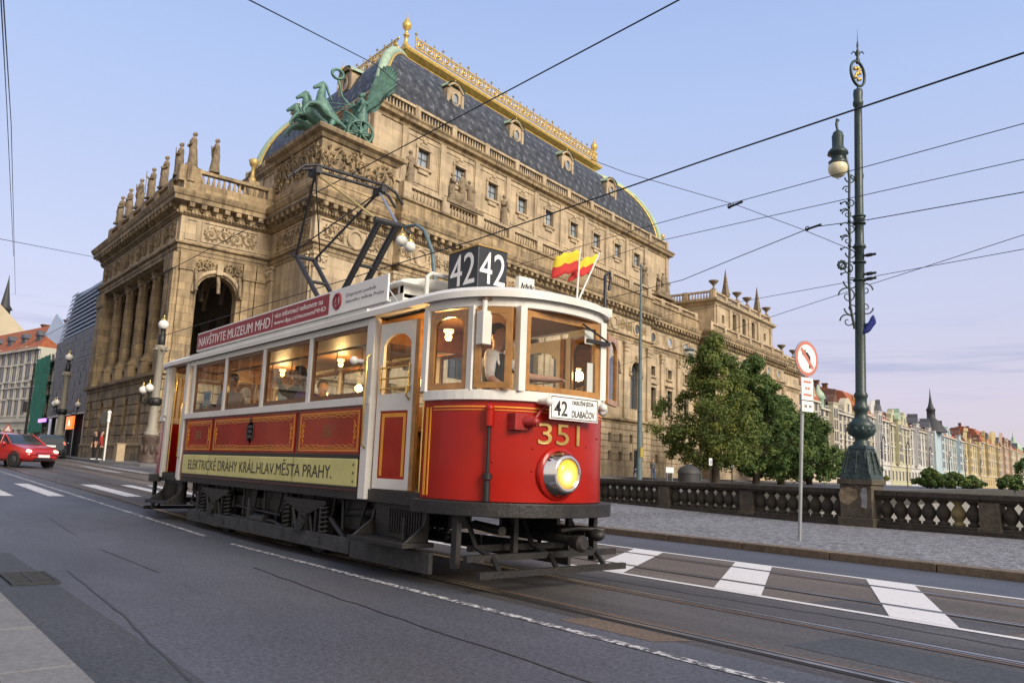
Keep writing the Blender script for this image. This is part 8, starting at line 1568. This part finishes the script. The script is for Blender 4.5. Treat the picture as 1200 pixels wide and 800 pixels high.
# ------------------------------------------------------------------ overhead wires
WIRE = mat('dark_copper_wire', (.02, .021, .023), .5, metal=.3, var=.2, bump=0)
def wire(label, pts, r=.010, sag=0.0, name='overhead_wire', group='tram wires across the sky', cat='wire'):
    mb = MB(); P = [Vector(p) for p in pts]; o = P[0].copy(); fin = []
    for a, b in zip(P, P[1:]):
        for i in range(8): q = a.lerp(b, i/8); q.z -= sag*4*(i/8)*(1-i/8); fin.append(q-o)
    fin.append(P[-1]-o); mb.tube(fin, r, 6); w = mb.build(name, WIRE); w.location = o; return tag(w, label, cat, group)
wire('tram contact wire running straight over the pantograph of the tram', [(12, 5.85, 6.02), (-4.4, 5.85, 6.0), (-11.5, 5.85, 6.03), (-40, 5.85, 6.2), (-110, 5.85, 7.0)], .0095)
wire('thick far-track contact wire crossing the upper right sky and the theatre roof', [(12, 8.8, 5.72), (-2.4, 8.8, 5.70), (-6, 8.8, 5.69), (-11.6, 8.8, 5.62), (-40, 8.8, 6.0), (-110, 8.8, 7.0)], .012)
wire('thin wire crossing the sky from the upper right edge past the attic corner', [(6, 16, 7.97), (-4.4, 16, 7.97), (-13.1, 16, 7.98), (-43, 21.0, 9.6)], .009)
wire('thin wire crossing behind the lantern toward the right end of the theatre roof', [(6, 18, 7.9), (-5, 18, 8.03), (-14.7, 18, 8.26), (-47, 30, 11.5)], .009)
wire('wire from the right edge through the lamp post to the theatre wing', [(3, 19.5, 7.5), (-5.58, 20, 8.0), (-9.38, 20.3, 8.27), (-10.79, 20, 8.31), (-13.65, 20.5, 8.05), (-16.08, 21, 7.84), (-52, 30, 9.5)], .012)
wire('span wire from the roof crest to the tall lamp post', [(-13.72, 14, 9.41), (-13.32, 15, 9.2), (-11.96, 18, 8.75), (-10.88, 19.5, 8.17), (-9.84, 20.4, 7.53)], .009)
wire('lower wire from the lamp post clamps to the right picture edge', [(-9.3, 20.4, 6.70), (-5.38, 19, 6.38), (-1, 17.5, 6.1)], .008)
wire('lower crossing wire rising from the lamp post to the right edge', [(-9.4, 20.4, 6.5), (-8.31, 20, 6.54), (-5.36, 19, 6.7), (0, 17.3, 7.1)], .008)
wire('wire from the lamp post leftward to the theatre wing above the trees', [(-9.94, 20.4, 6.66), (-14.73, 22.5, 7.15), (-36, 32, 9.3)], .008)
wire('lowest wire from the lamp post leftward over the trees', [(-9.97, 20.4, 6.40), (-14.54, 22.5, 6.33), (-38, 33.2, 6.0)], .008)
wire('span wire crossing the sky above the bronze chariot', [(-7.5, 2.0, 6.0), (-8.41, 2.8, 6.51), (-13.33, 7.25, 9.35), (-16.17, 9.83, 10.67)], .010)
wire('wire running from the left picture edge to the loggia cornice', [(-33, 2.2, 8.9), (-35.17, 3.3, 9.33), (-48.88, 9.82, 12.44), (-54.2, 15.0, 13.2)], .012)
wire('wire falling steeply near the left picture edge', [(-8.9, .5, 5.7), (-9.09, .58, 5.89), (-18.33, 1.56, 8.31), (-34.79, 3.92, 8.67)], .008)
wire('second steep wire beside the one at the left edge', [(-8.9, .52, 5.7), (-9.08, .6, 5.89), (-18.4, 1.7, 7.9), (-46.54, 5.56, 9.21)], .008)
for k, (p, lab) in enumerate((((-10.75, 20.0, 8.30), 'white insulator on the wire left of the lamp post'), ((-11.96, 18.0, 8.75), 'ring joint where two thin wires cross above the trees'))):
    mb = MB(); mb.cyl((-.22, 0, -.02), (.22, 0, .03), .035, n=8); mb.torus((-.2, 0, 0), (0, 1, 0), .06, .015, 10, 5); o = mb.build('wire_insulator', WIRE if k else BLACKIRON); o.location = p; tag(o, lab, 'insulator')
bpy.context.view_layer.update()
